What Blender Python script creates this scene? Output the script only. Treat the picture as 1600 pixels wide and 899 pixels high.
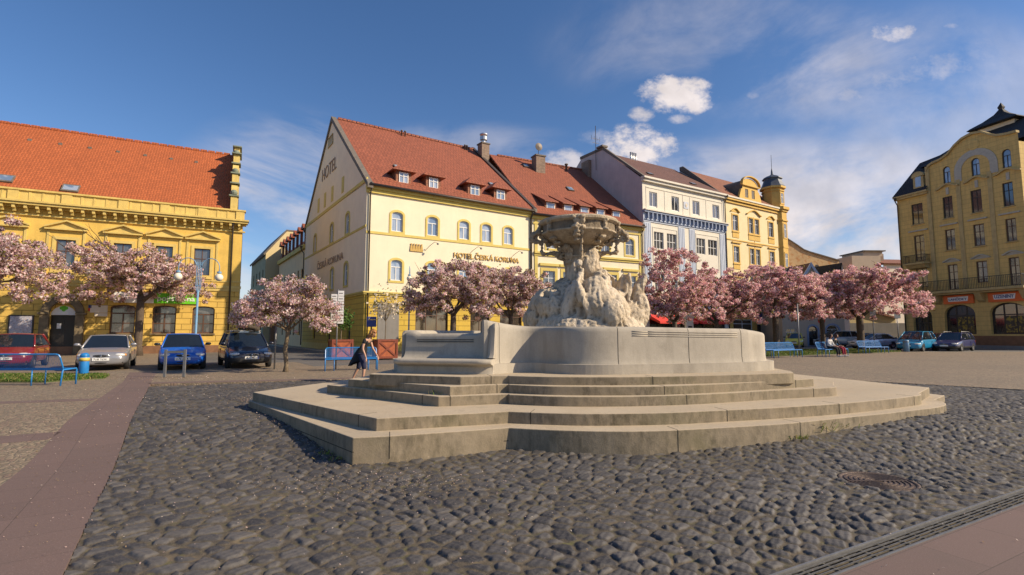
import bpy, bmesh, math, random
import numpy as np
from mathutils import Vector, Matrix, noise
R = math.radians
for o in list(bpy.data.objects): bpy.data.objects.remove(o)
scene = bpy.context.scene
COL = scene.collection
# ------------------------------------------------------------------ camera
cam = bpy.data.objects.new('camera', bpy.data.cameras.new('camera'))
COL.objects.link(cam)
cam.location = (0, 0, 1.72)
cam.rotation_euler = (R(90 + 5.055), 0, 0)
cam.data.sensor_width = 36
cam.data.lens = 797 / 1600 * 36
cam.data.clip_end = 6000
scene.camera = cam
# ------------------------------------------------------------------ sun and sky
SUN = Vector((0.968, -0.215, 0)).normalized() * math.cos(R(32.5)) + Vector((0, 0, math.sin(R(32.5))))
sl = bpy.data.lights.new('sun', 'SUN')
sl.energy = 5.0
sl.angle = R(0.6)
sl.color = (1.0, 0.83, 0.60)
so = bpy.data.objects.new('sun', sl)
COL.objects.link(so)
so.rotation_euler = SUN.to_track_quat('Z', 'Y').to_euler()
so.location = (30, -10, 40)
scene.view_settings.view_transform = 'Standard'
scene.view_settings.look = 'None'
scene.view_settings.gamma = 1
scene.view_settings.exposure = 0.36
SKY_STRENGTH = 0.090

world = bpy.data.worlds.new('World')
scene.world = world
world.use_nodes = True
wt = world.node_tree
wt.nodes.clear()


class NT:
    """tiny node helper"""
    def __init__(s, nt): s.nt = nt
    def n(s, t, **k):
        x = s.nt.nodes.new(t)
        for a, b in k.items():
            if a in x.inputs.keys(): s.set(x.inputs[a], b)
            else: setattr(x, a, b)
        return x
    def set(s, inp, v):
        if isinstance(v, bpy.types.NodeSocket): s.nt.links.new(v, inp)
        elif isinstance(v, (tuple, list)) and len(v) == 3 and inp.type == 'RGBA': inp.default_value = (*v, 1)
        else: inp.default_value = v
    def math(s, op, a, b=None, c=None, clamp=False):
        x = s.nt.nodes.new('ShaderNodeMath'); x.operation = op; x.use_clamp = clamp
        for i, v in enumerate((a, b, c)):
            if v is not None: s.set(x.inputs[i], v)
        return x.outputs[0]
    def mix(s, f, a, b, mode='MIX'):
        x = s.nt.nodes.new('ShaderNodeMix'); x.data_type = 'RGBA'; x.blend_type = mode
        s.set(x.inputs[0], f); s.set(x.inputs[6], a); s.set(x.inputs[7], b)
        return x.outputs[2]
    def sep(s, v):
        x = s.nt.nodes.new('ShaderNodeSeparateXYZ'); s.set(x.inputs[0], v); return x.outputs
    def comb(s, a, b, c):
        x = s.nt.nodes.new('ShaderNodeCombineXYZ')
        for i, v in enumerate((a, b, c)): s.set(x.inputs[i], v)
        return x.outputs[0]
    def noise(s, vec, scale, detail=4, rough=0.55, dist=0.0):
        x = s.nt.nodes.new('ShaderNodeTexNoise')
        s.set(x.inputs['Vector'], vec); x.inputs['Scale'].default_value = scale
        x.inputs['Detail'].default_value = detail; x.inputs['Roughness'].default_value = rough
        x.inputs['Distortion'].default_value = dist
        return x.outputs['Fac']
    def ramp(s, f, stops):
        x = s.nt.nodes.new('ShaderNodeValToRGB'); s.set(x.inputs[0], f)
        e = x.color_ramp.elements
        while len(e) < len(stops): e.new(0.5)
        for i, (p, c) in enumerate(stops):
            e[i].position = p; e[i].color = (*c, 1) if len(c) == 3 else c
        return x.outputs[0]
    def mapr(s, v, a, b, c=0.0, d=1.0, smooth=False):
        x = s.nt.nodes.new('ShaderNodeMapRange')
        if smooth: x.interpolation_type = 'SMOOTHSTEP'
        s.set(x.inputs[0], v)
        for i, q in enumerate((a, b, c, d)): x.inputs[i + 1].default_value = q
        return x.outputs[0]


W = NT(wt)
sky = W.n('ShaderNodeTexSky', sky_type='NISHITA', sun_disc=False)
sky.sun_elevation = R(32.5)
sky.sun_rotation = math.atan2(SUN.x, SUN.y)
sky.altitude = 200
sky.air_density = 1.0
sky.dust_density = 0.6
sky.ozone_density = 3.0
geo = W.n('ShaderNodeTexCoord')
dx, dy, dz = W.sep(geo.outputs['Generated'])
dyc = W.math('MAXIMUM', dy, 0.02)
u = W.math('DIVIDE', dx, dyc)
v = W.math('DIVIDE', dz, dyc)
uv = W.comb(u, v, 0.0)
front = W.mapr(dy, 0.05, 0.2)
n1 = W.noise(W.comb(W.math('MULTIPLY', u, 1.0), W.math('MULTIPLY', v, 1.5), 0.3), 9.0, 9, 0.68)
n2 = W.noise(uv, 30.0, 6, 0.6)
nz = W.math('ADD', W.math('MULTIPLY', W.math('SUBTRACT', n1, 0.5), 3.6), W.math('MULTIPLY', W.math('SUBTRACT', n2, 0.5), 1.6))
def pix(px, py): return ((px - 800) / 797, (520 - py) / 797 * 1.0)
clouds = [(1060, 134, 58, 30, 1.0, .45), (1008, 168, 24, 12, .8, .5), (1070, 176, 20, 8, .6, .6), (1000, 222, 64, 34, 1.0, .45), (885, 246, 44, 18, .75, .6), (945, 208, 40, 14, .35, .8),
          (1425, 28, 40, 17, .7, .6), (1492, 90, 62, 26, .42, .9), (1425, 112, 60, 22, .35, .9), (1340, 136, 42, 16, .42, .8), (1525, 18, 20, 6, .4, .8), (1190, 136, 12, 7, .3, .8), (462, 270, 22, 12, .45, .9), (1570, 60, 60, 30, .25, 1.0)]
tot = None
for (px, py, a, b, amp, soft) in clouds:
    u0, v0 = pix(px, py)
    du = W.math('DIVIDE', W.math('SUBTRACT', u, u0), a / 797 * 1.15)
    dv = W.math('DIVIDE', W.math('SUBTRACT', v, v0), b / 797 * 1.25)
    # flatter base: squash below the centre
    r2 = W.math('ADD', W.math('MULTIPLY', du, du), W.math('MULTIPLY', dv, dv))
    base = W.math('MINIMUM', W.math('SUBTRACT', 1.0, r2), 0.9)
    m = W.math('ADD', base, W.math('MULTIPLY', nz, 0.95))
    m = W.mapr(m, 0.0, 0.5 + soft * 1.2, 0.0, amp, True)
    gate = W.mapr(r2, 2.4, .8, 0.0, 1.0, True)
    m = W.math('MULTIPLY', m, gate)
    tot = m if tot is None else W.math('MAXIMUM', tot, m)
# thin high cloud: streaks on the left, veils low on the right and at the top right
def veil(px, py, a, b, amp, vec, lo, hi):
    u0, v0 = pix(px, py)
    du = W.math('DIVIDE', W.math('SUBTRACT', u, u0), a / 797)
    dv = W.math('DIVIDE', W.math('SUBTRACT', v, v0), b / 797)
    r2 = W.math('ADD', W.math('MULTIPLY', du, du), W.math('MULTIPLY', dv, dv))
    g = W.mapr(r2, 1.0, 0.0, 0.0, amp, True)
    return W.math('MULTIPLY', g, W.mapr(vec, lo, hi, 0.0, 1.0, True))
def streak(ang, sx, sy, sc, seed, dist=.4):
    ca, sa = math.cos(ang), math.sin(ang)
    a = W.math('ADD', W.math('MULTIPLY', u, ca), W.math('MULTIPLY', v, sa))
    b = W.math('SUBTRACT', W.math('MULTIPLY', v, ca), W.math('MULTIPLY', u, sa))
    return W.noise(W.comb(W.math('MULTIPLY', a, sx), W.math('MULTIPLY', b, sy), seed), sc, 7, 0.6, dist)
s1 = streak(-0.3, 1.0, 4.0, 3.2, 1.7)
s2 = streak(0.12, 1.0, 2.2, 3.0, 4.1)
s3 = streak(0.35, 1.0, 1.6, 2.4, 7.7)
veils = [veil(430, 330, 230, 190, .58, s1, .36, .7), veil(1240, 320, 480, 140, .75, s2, .3, .62), veil(1150, 50, 340, 160, .30, s3, .38, .7),
         veil(1480, 130, 340, 170, .36, s3, .35, .65), veil(700, 230, 260, 60, .3, s2, .4, .7), veil(1350, 420, 600, 120, .35, s2, .2, .6)]
vt = veils[0]
for q in veils[1:]: vt = W.math('ADD', vt, q, clamp=True)
alln = W.math('MULTIPLY', W.math('MAXIMUM', tot, vt), front)
mott = W.mapr(W.noise(uv, 12.0, 5), 0.35, 0.65, 0.82, 1.05)
cloudcol = W.n('ShaderNodeMix', data_type='RGBA')
skyc = W.n('ShaderNodeHueSaturation')
skyc.inputs['Saturation'].default_value = 1.18
skyc.inputs['Value'].default_value = 1.08
wt.links.new(sky.outputs[0], skyc.inputs['Color'])
cc = W.mix(1.0, (7.6, 6.9, 6.8), mott, 'MULTIPLY')
tinted = W.mix(1.0, skyc.outputs[0], (1.09, 1.0, 1.05), 'MULTIPLY')
mixed = W.mix(alln, tinted, cc)
bg = W.n('ShaderNodeBackground', Strength=SKY_STRENGTH)
wt.links.new(mixed, bg.inputs[0])
wo = W.n('ShaderNodeOutputWorld')
wt.links.new(bg.outputs[0], wo.inputs[0])

# ------------------------------------------------------------------ materials
MATS = {}
def newmat(name):
    m = bpy.data.materials.new(name); m.use_nodes = True
    nt = m.node_tree; nt.nodes.clear()
    N = NT(nt)
    out = N.n('ShaderNodeOutputMaterial')
    b = N.n('ShaderNodeBsdfPrincipled')
    nt.links.new(b.outputs[0], out.inputs[0])
    MATS[name] = m
    return m, N, b, out
def pm(name, col, rough=.6, var=.12, scale=3.0, bump=0.0, bscale=40.0, metal=0.0, streaks=0.0, spec=None, col2=None, c2=(.5, .7), coat=0):
    """procedural plain material: base colour broken up by noise, optional vertical weather streaks and bump"""
    m, N, b, out = newmat(name)
    tc = N.n('ShaderNodeTexCoord').outputs['Object']
    f = N.noise(tc, scale, 6, .6)
    lo = tuple(max(0, c * (1 - var)) for c in col); hi = tuple(min(1, c * (1 + var)) for c in col)
    c = N.mix(N.mapr(f, .3, .7), lo, hi)
    if col2:
        c = N.mix(N.mapr(N.noise(tc, scale * 2.3, 8, .65), c2[0], c2[1]), c, col2)
    if streaks:
        x, y, z = N.sep(tc)
        sv = N.comb(N.math('MULTIPLY', x, 3.0), N.math('MULTIPLY', y, 3.0), N.math('MULTIPLY', z, 0.25))
        s = N.mapr(N.noise(sv, 1.6, 6, .65), .45, .75)
        c = N.mix(N.math('MULTIPLY', s, streaks), c, tuple(k * .55 for k in col))
    N.set(b.inputs['Base Color'], c)
    b.inputs['Roughness'].default_value = rough
    b.inputs['Metallic'].default_value = metal
    if coat: b.inputs['Coat Weight'].default_value = coat; b.inputs['Coat Roughness'].default_value = .05
    if spec is not None: b.inputs['Specular IOR Level'].default_value = spec
    if bump:
        bn = N.n('ShaderNodeBump', Strength=bump, Distance=.02)
        N.set(bn.inputs['Height'], N.noise(tc, bscale, 5, .6))
        nt = m.node_tree; nt.links.new(bn.outputs[0], b.inputs['Normal'])
    return m
def tiles(name, col, dark, w=.22, h=.30, k=1.4):
    m, N, b, out = newmat(name)
    tc = N.n('ShaderNodeTexCoord').outputs['Object']
    x, y, z = N.sep(tc)
    vec = N.comb(x, N.math('MULTIPLY', z, k), 0.0)
    br = N.n('ShaderNodeTexBrick', offset=.5, squash=1.0)
    N.set(br.inputs['Vector'], vec)
    br.inputs['Scale'].default_value = 1.0
    br.inputs['Brick Width'].default_value = w; br.inputs['Row Height'].default_value = h
    br.inputs['Mortar Size'].default_value = .018; br.inputs['Mortar Smooth'].default_value = .3
    N.set(br.inputs['Color1'], tuple(c * .86 for c in col)); N.set(br.inputs['Color2'], tuple(min(1, c * 1.12) for c in col)); N.set(br.inputs['Mortar'], dark)
    big = N.mapr(N.noise(tc, .35, 6, .65), .35, .7)
    c = N.mix(N.math('MULTIPLY', big, .45), br.outputs['Color'], tuple(q * .62 for q in col))
    sp = N.mapr(N.noise(tc, 9.0, 4, .7), .62, .75)
    c = N.mix(N.math('MULTIPLY', sp, .5), c, dark)
    N.set(b.inputs['Base Color'], c); b.inputs['Roughness'].default_value = .75
    # sawtooth of overlapping courses plus the rounded tile
    zz = N.math('DIVIDE', N.math('MULTIPLY', z, k), h)
    saw = N.math('FRACT', zz)
    wav = N.math('ABSOLUTE', N.math('SINE', N.math('MULTIPLY', x, math.pi / w)))
    hgt = N.math('ADD', N.math('MULTIPLY', N.math('SUBTRACT', 1.0, saw), .8), N.math('MULTIPLY', wav, .5))
    bn = N.n('ShaderNodeBump', Strength=.8, Distance=.03)
    N.set(bn.inputs['Height'], hgt)
    m.node_tree.links.new(bn.outputs[0], b.inputs['Normal'])
    return m
def blocks(name, col, joint, w, h, var=.15, bump=.6, mort=.02, streaks=.25, stain=None):
    """rusticated / slabbed masonry in facade coordinates (x+y along the wall, z up)"""
    m, N, b, out = newmat(name)
    tc = N.n('ShaderNodeTexCoord').outputs['Object']
    x, y, z = N.sep(tc)
    vec = N.comb(N.math('ADD', x, y), z, 0.0)
    br = N.n('ShaderNodeTexBrick', offset=.5)
    N.set(br.inputs['Vector'], vec); br.inputs['Scale'].default_value = 1
    br.inputs['Brick Width'].default_value = w; br.inputs['Row Height'].default_value = h
    br.inputs['Mortar Size'].default_value = mort; br.inputs['Mortar Smooth'].default_value = .2
    N.set(br.inputs['Color1'], tuple(c * (1 - var) for c in col)); N.set(br.inputs['Color2'], tuple(min(1, c * (1 + var * .6)) for c in col)); N.set(br.inputs['Mortar'], joint)
    c = br.outputs['Color']
    f = N.mapr(N.noise(tc, 2.0, 7, .65), .4, .75)
    c = N.mix(N.math('MULTIPLY', f, .35), c, tuple(q * .6 for q in col))
    if streaks:
        sv = N.comb(N.math('MULTIPLY', x, 3.0), N.math('MULTIPLY', y, 3.0), N.math('MULTIPLY', z, .3))
        c = N.mix(N.math('MULTIPLY', N.mapr(N.noise(sv, 1.8, 6, .65), .45, .75), streaks), c, stain or tuple(q * .45 for q in col))
    N.set(b.inputs['Base Color'], c); b.inputs['Roughness'].default_value = .85
    bn = N.n('ShaderNodeBump', Strength=bump, Distance=.03)
    hh = N.math('ADD', N.math('SUBTRACT', 1.0, br.outputs['Fac']), N.math('MULTIPLY', N.noise(tc, 30, 4), .25))
    N.set(bn.inputs['Height'], hh)
    m.node_tree.links.new(bn.outputs[0], b.inputs['Normal'])
    return m
def glass(name, col=(.035, .04, .05), curtain=.0, rough=.06, tint=(.5, .52, .55)):
    """window pane: dark interior, pale curtain folds behind, glossy surface"""
    m, N, b, out = newmat(name)
    tc = N.n('ShaderNodeTexCoord').outputs['Object']
    x, y, z = N.sep(tc)
    a = N.math('ADD', x, y)
    fold = N.noise(N.comb(N.math('MULTIPLY', a, 14.0), N.math('MULTIPLY', z, .6), 0.0), 1.0, 3)
    room = N.noise(N.comb(N.math('MULTIPLY', a, .8), N.math('MULTIPLY', z, .5), 3.0), 1.0, 2)
    f = N.math('MULTIPLY', N.mapr(fold, .35, .65, .5, 1.0), N.mapr(room, .45, .5, 0.0, curtain))
    c = N.mix(f, col, tint)
    N.set(b.inputs['Base Color'], c)
    b.inputs['Roughness'].default_value = rough
    b.inputs['Specular IOR Level'].default_value = .9
    b.inputs['IOR'].default_value = 1.7
    bn = N.n('ShaderNodeBump', Strength=.05, Distance=.02)
    N.set(bn.inputs['Height'], N.noise(tc, 1.2, 2))
    m.node_tree.links.new(bn.outputs[0], b.inputs['Normal'])
    return m
def vcol(name, rough=.7, trans=0.0):
    m, N, b, out = newmat(name)
    at = N.n('ShaderNodeAttribute', attribute_name='tint')
    N.set(b.inputs['Base Color'], at.outputs['Color'])
    b.inputs['Roughness'].default_value = rough
    b.inputs['Specular IOR Level'].default_value = .2
    if trans:
        t = N.n('ShaderNodeBsdfTranslucent'); N.set(t.inputs['Color'], at.outputs['Color'])
        mx = N.n('ShaderNodeMixShader'); mx.inputs[0].default_value = trans
        m.node_tree.links.new(b.outputs[0], mx.inputs[1]); m.node_tree.links.new(t.outputs[0], mx.inputs[2])
        m.node_tree.links.new(mx.outputs[0], out.inputs[0])
    return m

# plaster and stone
M = {}
M['bank_yellow'] = pm('bank_yellow', (.68, .45, .10), .85, .13, 1.5, .25, 60, streaks=.22)
M['bank_trim'] = pm('bank_trim', (.62, .46, .14), .8, .12, 2.5, .2, 50, streaks=.35)
M['bank_block'] = blocks('bank_block', (.68, .45, .10), (.30, .18, .03), 1.1, .42, .08, .9, .022, .2)
M['stone_brown'] = pm('stone_brown', (.17, .13, .075), .8, .3, 4, .4, 30, streaks=.3)
M['cream'] = pm('cream', (.76, .68, .50), .85, .05, .8, .2, 60, streaks=.10)
M['cream_side'] = pm('cream_side', (.84, .70, .52), .85, .06, .8, .2, 60, streaks=.12)
M['hotel_trim'] = pm('hotel_trim', (.60, .47, .13), .8, .08, 2, streaks=.15)
M['hotel_base'] = blocks('hotel_base', (.60, .42, .065), (.36, .24, .04), 3.0, .40, .05, .8, .025, .2)
M['hotel_plinth'] = pm('hotel_plinth', (.42, .20, .045), .8, .15, 2, streaks=.3)
M['wing_cream'] = pm('wing_cream', (.80, .60, .34), .85, .06, .8, .2, 60, streaks=.15)
M['white_plaster'] = pm('white_plaster', (.66, .62, .53), .85, .05, 1, .2, 60, streaks=.18)
M['mauve_plaster'] = pm('mauve_plaster', (.50, .44, .43), .9, .08, 1, .3, 40, streaks=.25)
M['blue_plaster'] = pm('blue_plaster', (.52, .57, .66), .85, .06, 1, streaks=.15)
M['blue_trim'] = pm('blue_trim', (.24, .29, .40), .8, .1, 3)
M['turret_yellow'] = pm('turret_yellow', (.62, .40, .10), .8, .1, 2, .2, 40, streaks=.25)
M['turret_cream'] = pm('turret_cream', (.72, .60, .36), .85, .06, 1.5, .2, 50, streaks=.2)
M['right_yellow'] = blocks('right_yellow', (.66, .46, .16), (.40, .27, .09), 30.0, .42, .06, .3, .014, .4, (.2, .15, .07))
M['right_trim'] = pm('right_trim', (.46, .35, .16), .85, .15, 3, .3, 40, streaks=.4)
M['stucco_grey'] = pm('stucco_grey', (.42, .40, .34), .85, .12, 6, .8, 25)
M['right_base'] = pm('right_base', (.20, .10, .05), .7, .2, 3)
M['beige'] = pm('beige', (.50, .40, .30), .9, .06, 1, streaks=.2)
M['bare_orange'] = pm('bare_orange', (.60, .42, .22), .9, .12, .8, .4, 20, streaks=.3, col2=(.5, .25, .10), c2=(.5, .62))
M['offwhite'] = pm('offwhite', (.70, .62, .50), .85, .06, 1, streaks=.15)
M['pinkish'] = pm('pinkish', (.70, .56, .46), .85, .05, 1, streaks=.12)
M['green_wall'] = pm('green_wall', (.36, .36, .22), .9, .12, 1, streaks=.4)
M['rust_wall'] = pm('rust_wall', (.30, .17, .10), .9, .15, 1, streaks=.3)
M['gable_cream'] = pm('gable_cream', (.62, .50, .27), .9, .06, 1, streaks=.1)
M['grey_wall'] = pm('grey_wall', (.22, .21, .20), .9, .1, 1, streaks=.3)
# roofs
M['roof_orange'] = tiles('roof_orange', (.42, .11, .033), (.28, .07, .02), .18, .25, 1.37)
M['roof_red'] = tiles('roof_red', (.29, .085, .042), (.09, .028, .016), .30, .36, 1.5)
M['roof_brown'] = tiles('roof_brown', (.15, .07, .05), (.06, .03, .025), .30, .34, 1.5)
M['roof_dark'] = tiles('roof_dark', (.030, .027, .027), (.012, .012, .012), .25, .3, 1.5)
M['roof_sienna'] = tiles('roof_sienna', (.26, .10, .05), (.1, .04, .02), .28, .34, 1.5)
M['coping'] = pm('coping', (.14, .12, .10), .8, .25, 4, .3, 20)
M['copper_green'] = pm('copper_green', (.17, .20, .15), .7, .25, 4, .3, 20)
M['zinc'] = pm('zinc', (.10, .11, .125), .45, .15, 3, metal=.4)
M['gutter'] = pm('gutter', (.08, .065, .055), .5, .1, 5, metal=.3)
M['white_metal'] = pm('white_metal', (.7, .7, .68), .4, .04)
M['steel'] = pm('steel', (.5, .5, .5), .35, .08, metal=.8)
M['brick_chimney'] = blocks('brick_chimney', (.26, .17, .12), (.3, .27, .22), .25, .08, .3, .5, .012, .3)
# joinery
M['frame_white'] = pm('frame_white', (.72, .72, .70), .5, .04, 8)
M['frame_brown'] = pm('frame_brown', (.10, .05, .03), .5, .15, 8)
M['frame_dark'] = pm('frame_dark', (.035, .028, .025), .5, .15, 8)
M['pane_blue'] = glass('pane_blue', (.14, .20, .30), .75, .05, (.42, .47, .55))
M['pane_dark'] = glass('pane_dark', (.03, .033, .04), .32, .06, (.30, .30, .30))
M['pane_deep'] = glass('pane_deep', (.022, .022, .026), .10, .07, (.22, .2, .18))
M['pane_shop'] = glass('pane_shop', (.02, .02, .022), .25, .06, (.20, .15, .08))
M['door_dark'] = pm('door_dark', (.02, .016, .014), .35, .2, 6)
M['gold'] = pm('gold', (.42, .27, .07), .5, .25, 12, metal=.3)
M['letter_brown'] = pm('letter_brown', (.26, .18, .07), .6, .1)
M['letter_dim'] = pm('letter_dim', (.34, .23, .15), .7, .1)
M['green_sign'] = pm('green_sign', (.14, .56, .02), .4, .03)
M['white_paint'] = pm('white_paint', (.78, .78, .76), .5, .04, 4)
M['orange_sign'] = pm('orange_sign', (.70, .13, .02), .5, .08, 3)
M['navy'] = pm('navy', (.03, .05, .22), .5, .05)
M['red_awning'] = pm('red_awning', (.62, .03, .02), .7, .08, 3)
M['black_iron'] = pm('black_iron', (.03, .028, .025), .5, .2, 8)
# street
M['blue_paint'] = pm('blue_paint', (.02, .19, .50), .35, .10, 6, streaks=.1)
M['blue_lamp'] = pm('blue_lamp', (.16, .30, .45), .4, .1, 6)
M['yellow_band'] = pm('yellow_band', (.60, .42, .08), .5, .1)
M['grey_metal'] = pm('grey_metal', (.22, .22, .22), .45, .15, 8, metal=.5)
M['globe'] = pm('globe', (.74, .68, .55), .25, .06, 8)
M['planter_wood'] = pm('planter_wood', (.34, .085, .025), .55, .2, 9, .3, 30)
M['planter_edge'] = pm('planter_edge', (.20, .045, .018), .5, .2, 9)
M['soil'] = pm('soil', (.06, .045, .03), .95, .3, 8, .6, 20)
M['bark'] = pm('bark', (.095, .07, .05), .9, .35, 10, .9, 22)
M['bark_light'] = pm('bark_light', (.16, .12, .075), .9, .3, 10, .9, 22)
M['blossom'] = vcol('blossom', .7, .5)
M['leaves'] = vcol('leaves', .6, .3)
M['grate_metal'] = pm('grate_metal', (.15, .145, .135), .5, .3, 14, .3, 40, metal=.4)
M['iron_cover'] = pm('iron_cover', (.10, .07, .055), .6, .3, 14, .5, 40, metal=.3)
M['rubber'] = pm('rubber', (.018, .018, .018), .8, .2, 8)
M['rim'] = pm('rim', (.42, .42, .43), .3, .1, metal=.8)
M['car_glass'] = pm('car_glass', (.012, .016, .02), .04, .1, spec=.9)
M['lamp_glass'] = pm('lamp_glass', (.62, .62, .60), .12, .08, 10, spec=.9)
M['chrome'] = pm('chrome', (.6, .6, .6), .15, .05, metal=.95)
M['black_plastic'] = pm('black_plastic', (.02, .02, .02), .5, .2, 8)
M['plate'] = pm('plate', (.72, .72, .70), .4, .03)
M['indicator'] = pm('indicator', (.75, .28, .03), .3, .05)
M['red_lens'] = pm('red_lens', (.45, .02, .015), .2, .05)
M['skin'] = pm('skin', (.50, .29, .20), .55, .06, 10)
M['black_cloth'] = pm('black_cloth', (.012, .012, .016), .9, .2, 10)
M['navy_cloth'] = pm('navy_cloth', (.018, .022, .06), .9, .2, 10)
M['red_cloth'] = pm('red_cloth', (.28, .02, .04), .9, .15, 10)
M['white_cloth'] = pm('white_cloth', (.62, .60, .58), .9, .08, 10)
M['hair_ginger'] = pm('hair_ginger', (.30, .13, .035), .55, .3, 18, .6, 50)
M['hair_dark'] = pm('hair_dark', (.05, .02, .015), .55, .3, 18)
M['shoe'] = pm('shoe', (.55, .53, .5), .7, .1)
for nm, c in dict(car_red=(.19, .010, .012), car_silver=(.30, .30, .315), car_blue=(.008, .10, .46), car_navy=(.012, .014, .028), car_cyan=(.01, .22, .42), car_indigo=(.02, .025, .11),
                  car_grey=(.34, .35, .37), car_black=(.015, .015, .017), car_pale=(.40, .44, .52), car_lime=(.62, .60, .05), car_slate=(.06, .07, .09), car_maroon=(.25, .01, .02)).items():
    M[nm] = pm(nm, c, .32, .06, 2, metal=.35 if nm in ('car_silver', 'car_grey', 'car_pale') else 0, coat=.8)

# ------------------------------------------------------------------ mesh helpers
class MB:
    def __init__(s, fn=None): s.v = []; s.f = []; s.m = []; s.fn = fn
    def add(s, vs, fs, mi=0):
        n = len(s.v)
        if s.fn: vs = [s.fn(*p) for p in vs]
        s.v += [tuple(p) for p in vs]; s.f += [tuple(i + n for i in f) for f in fs]; s.m += [mi] * len(fs)
        return s
    def box(s, x0, x1, y0, y1, z0, z1, mi=0):
        v = [(x, y, z) for z in (z0, z1) for y in (y0, y1) for x in (x0, x1)]
        return s.add(v, [(0, 2, 3, 1), (4, 5, 7, 6), (0, 1, 5, 4), (2, 6, 7, 3), (0, 4, 6, 2), (1, 3, 7, 5)], mi)
    def extr(s, pts, vec, mi=0):
        n = len(pts); v = [tuple(p) for p in pts] + [(p[0] + vec[0], p[1] + vec[1], p[2] + vec[2]) for p in pts]
        return s.add(v, [tuple(range(n)), tuple(range(2 * n - 1, n - 1, -1))] + [(i, (i + 1) % n, (i + 1) % n + n, i + n) for i in range(n)], mi)
    def prism(s, poly, z0, z1, mi=0):
        return s.extr([(p[0], p[1], z0) for p in poly], (0, 0, z1 - z0), mi)
    def loft(s, rings, mi=0, caps=True, close=True):
        n = len(rings[0]); v = [p for r in rings for p in r]; f = []
        for k in range(len(rings) - 1):
            for i in range(n if close else n - 1):
                j = (i + 1) % n
                f.append((k * n + i, k * n + j, (k + 1) * n + j, (k + 1) * n + i))
        if caps: f += [tuple(range(n - 1, -1, -1)), tuple(range((len(rings) - 1) * n, len(rings) * n))]
        return s.add(v, f, mi)
    def tube(s, pts, rad, n=8, mi=0):
        P = [Vector(p) for p in pts]; rings = []
        if not hasattr(rad, '__len__'): rad = [rad] * len(P)
        up = Vector((0, 0, 1)); d0 = (P[1] - P[0]).normalized()
        if abs(d0.z) > .9: up = Vector((1, 0, 0))
        for i, p in enumerate(P):
            d = (P[min(i + 1, len(P) - 1)] - P[max(i - 1, 0)]).normalized()
            a = up.cross(d)
            if a.length < 1e-4: a = Vector((0, 1, 0)).cross(d)
            a.normalize(); b = d.cross(a).normalized(); up = d.cross(a) * 1.0
            up = b
            rings.append([tuple(p + (a * math.cos(t) + b * math.sin(t)) * rad[i]) for t in [2 * math.pi * k / n for k in range(n)]])
            up = b
        return s.loft(rings, mi)
    def lathe(s, prof, c=(0, 0, 0), n=16, mi=0, axis='z'):
        rings = []
        for r, z in prof:
            ring = []
            for k in range(n):
                t = 2 * math.pi * k / n
                if axis == 'z': ring.append((c[0] + r * math.cos(t), c[1] + r * math.sin(t), c[2] + z))
                elif axis == 'x': ring.append((c[0] + z, c[1] + r * math.cos(t), c[2] + r * math.sin(t)))
                else: ring.append((c[0] + r * math.cos(t), c[1] + z, c[2] + r * math.sin(t)))
            rings.append(ring)
        return s.loft(rings, mi)
    def ball(s, c, r, n=10, mi=0, sc=(1, 1, 1)):
        rings = []
        for i in range(1, n):
            a = math.pi * i / n
            rings.append([(c[0] + r * sc[0] * math.sin(a) * math.cos(2 * math.pi * k / (2 * n)), c[1] + r * sc[1] * math.sin(a) * math.sin(2 * math.pi * k / (2 * n)), c[2] + r * sc[2] * math.cos(a)) for k in range(2 * n)])
        return s.loft(rings, mi)
    def build(s, name, mats, parent=None, smooth=False, bevel=0, sub=0, mat_world=None):
        me = bpy.data.meshes.new(name)
        me.from_pydata(s.v, [], s.f); me.validate()
        if not isinstance(mats, (list, tuple)): mats = [mats]
        for m in mats: me.materials.append(M[m] if isinstance(m, str) else m)
        bm = bmesh.new(); bm.from_mesh(me)
        for f, mi in zip(bm.faces, s.m): f.material_index = mi; f.smooth = smooth
        bmesh.ops.recalc_face_normals(bm, faces=bm.faces)
        bm.to_mesh(me); bm.free()
        o = bpy.data.objects.new(name, me); COL.objects.link(o)
        if parent: o.parent = parent
        if bevel:
            b = o.modifiers.new('bevel', 'BEVEL'); b.width = bevel; b.segments = 2; b.limit_method = 'ANGLE'; b.angle_limit = R(40)
        if sub:
            b = o.modifiers.new('sub', 'SUBSURF'); b.levels = sub; b.render_levels = sub
        return o
def build_each(m, name, mats, parent, per=1, **k):
    """every shape collected in m becomes an object of its own"""
    out = []; n = 0
    # group faces by connectivity through shared vertex indices
    par = list(range(len(m.v)))
    def find(a):
        while par[a] != a: par[a] = par[par[a]]; a = par[a]
        return a
    for f in m.f:
        r0 = find(f[0])
        for i in f[1:]: par[find(i)] = r0
    groups = {}
    for f in m.f: groups.setdefault(find(f[0]), []).append(f)
    for fs in list(groups.values()):
        q = MB(); idx = sorted({i for f in fs for i in f}); mp = {a: b for b, a in enumerate(idx)}
        q.v = [m.v[i] for i in idx]; q.f = [tuple(mp[i] for i in f) for f in fs]; q.m = [0] * len(fs)
        out.append(q.build(name, mats, parent, **k))
    return out
def tag(o, label=None, cat=None, group=None, kind=None):
    if label: o['label'] = label
    if cat: o['category'] = cat
    if group: o['group'] = group
    if kind: o['kind'] = kind
    return o
def empty(name, loc, rz=0):
    o = bpy.data.objects.new(name, None); COL.objects.link(o)
    o.location = loc; o.rotation_euler = (0, 0, rz); o.empty_display_size = .3
    return o
def thing(name, loc, rz, label, cat, group=None): return tag(empty(name, loc, rz), label, cat, group)
def copy_tree(o, parent=None):
    c = o.copy(); COL.objects.link(c); c.parent = parent
    for ch in list(o.children): copy_tree(ch, c)
    return c
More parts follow.
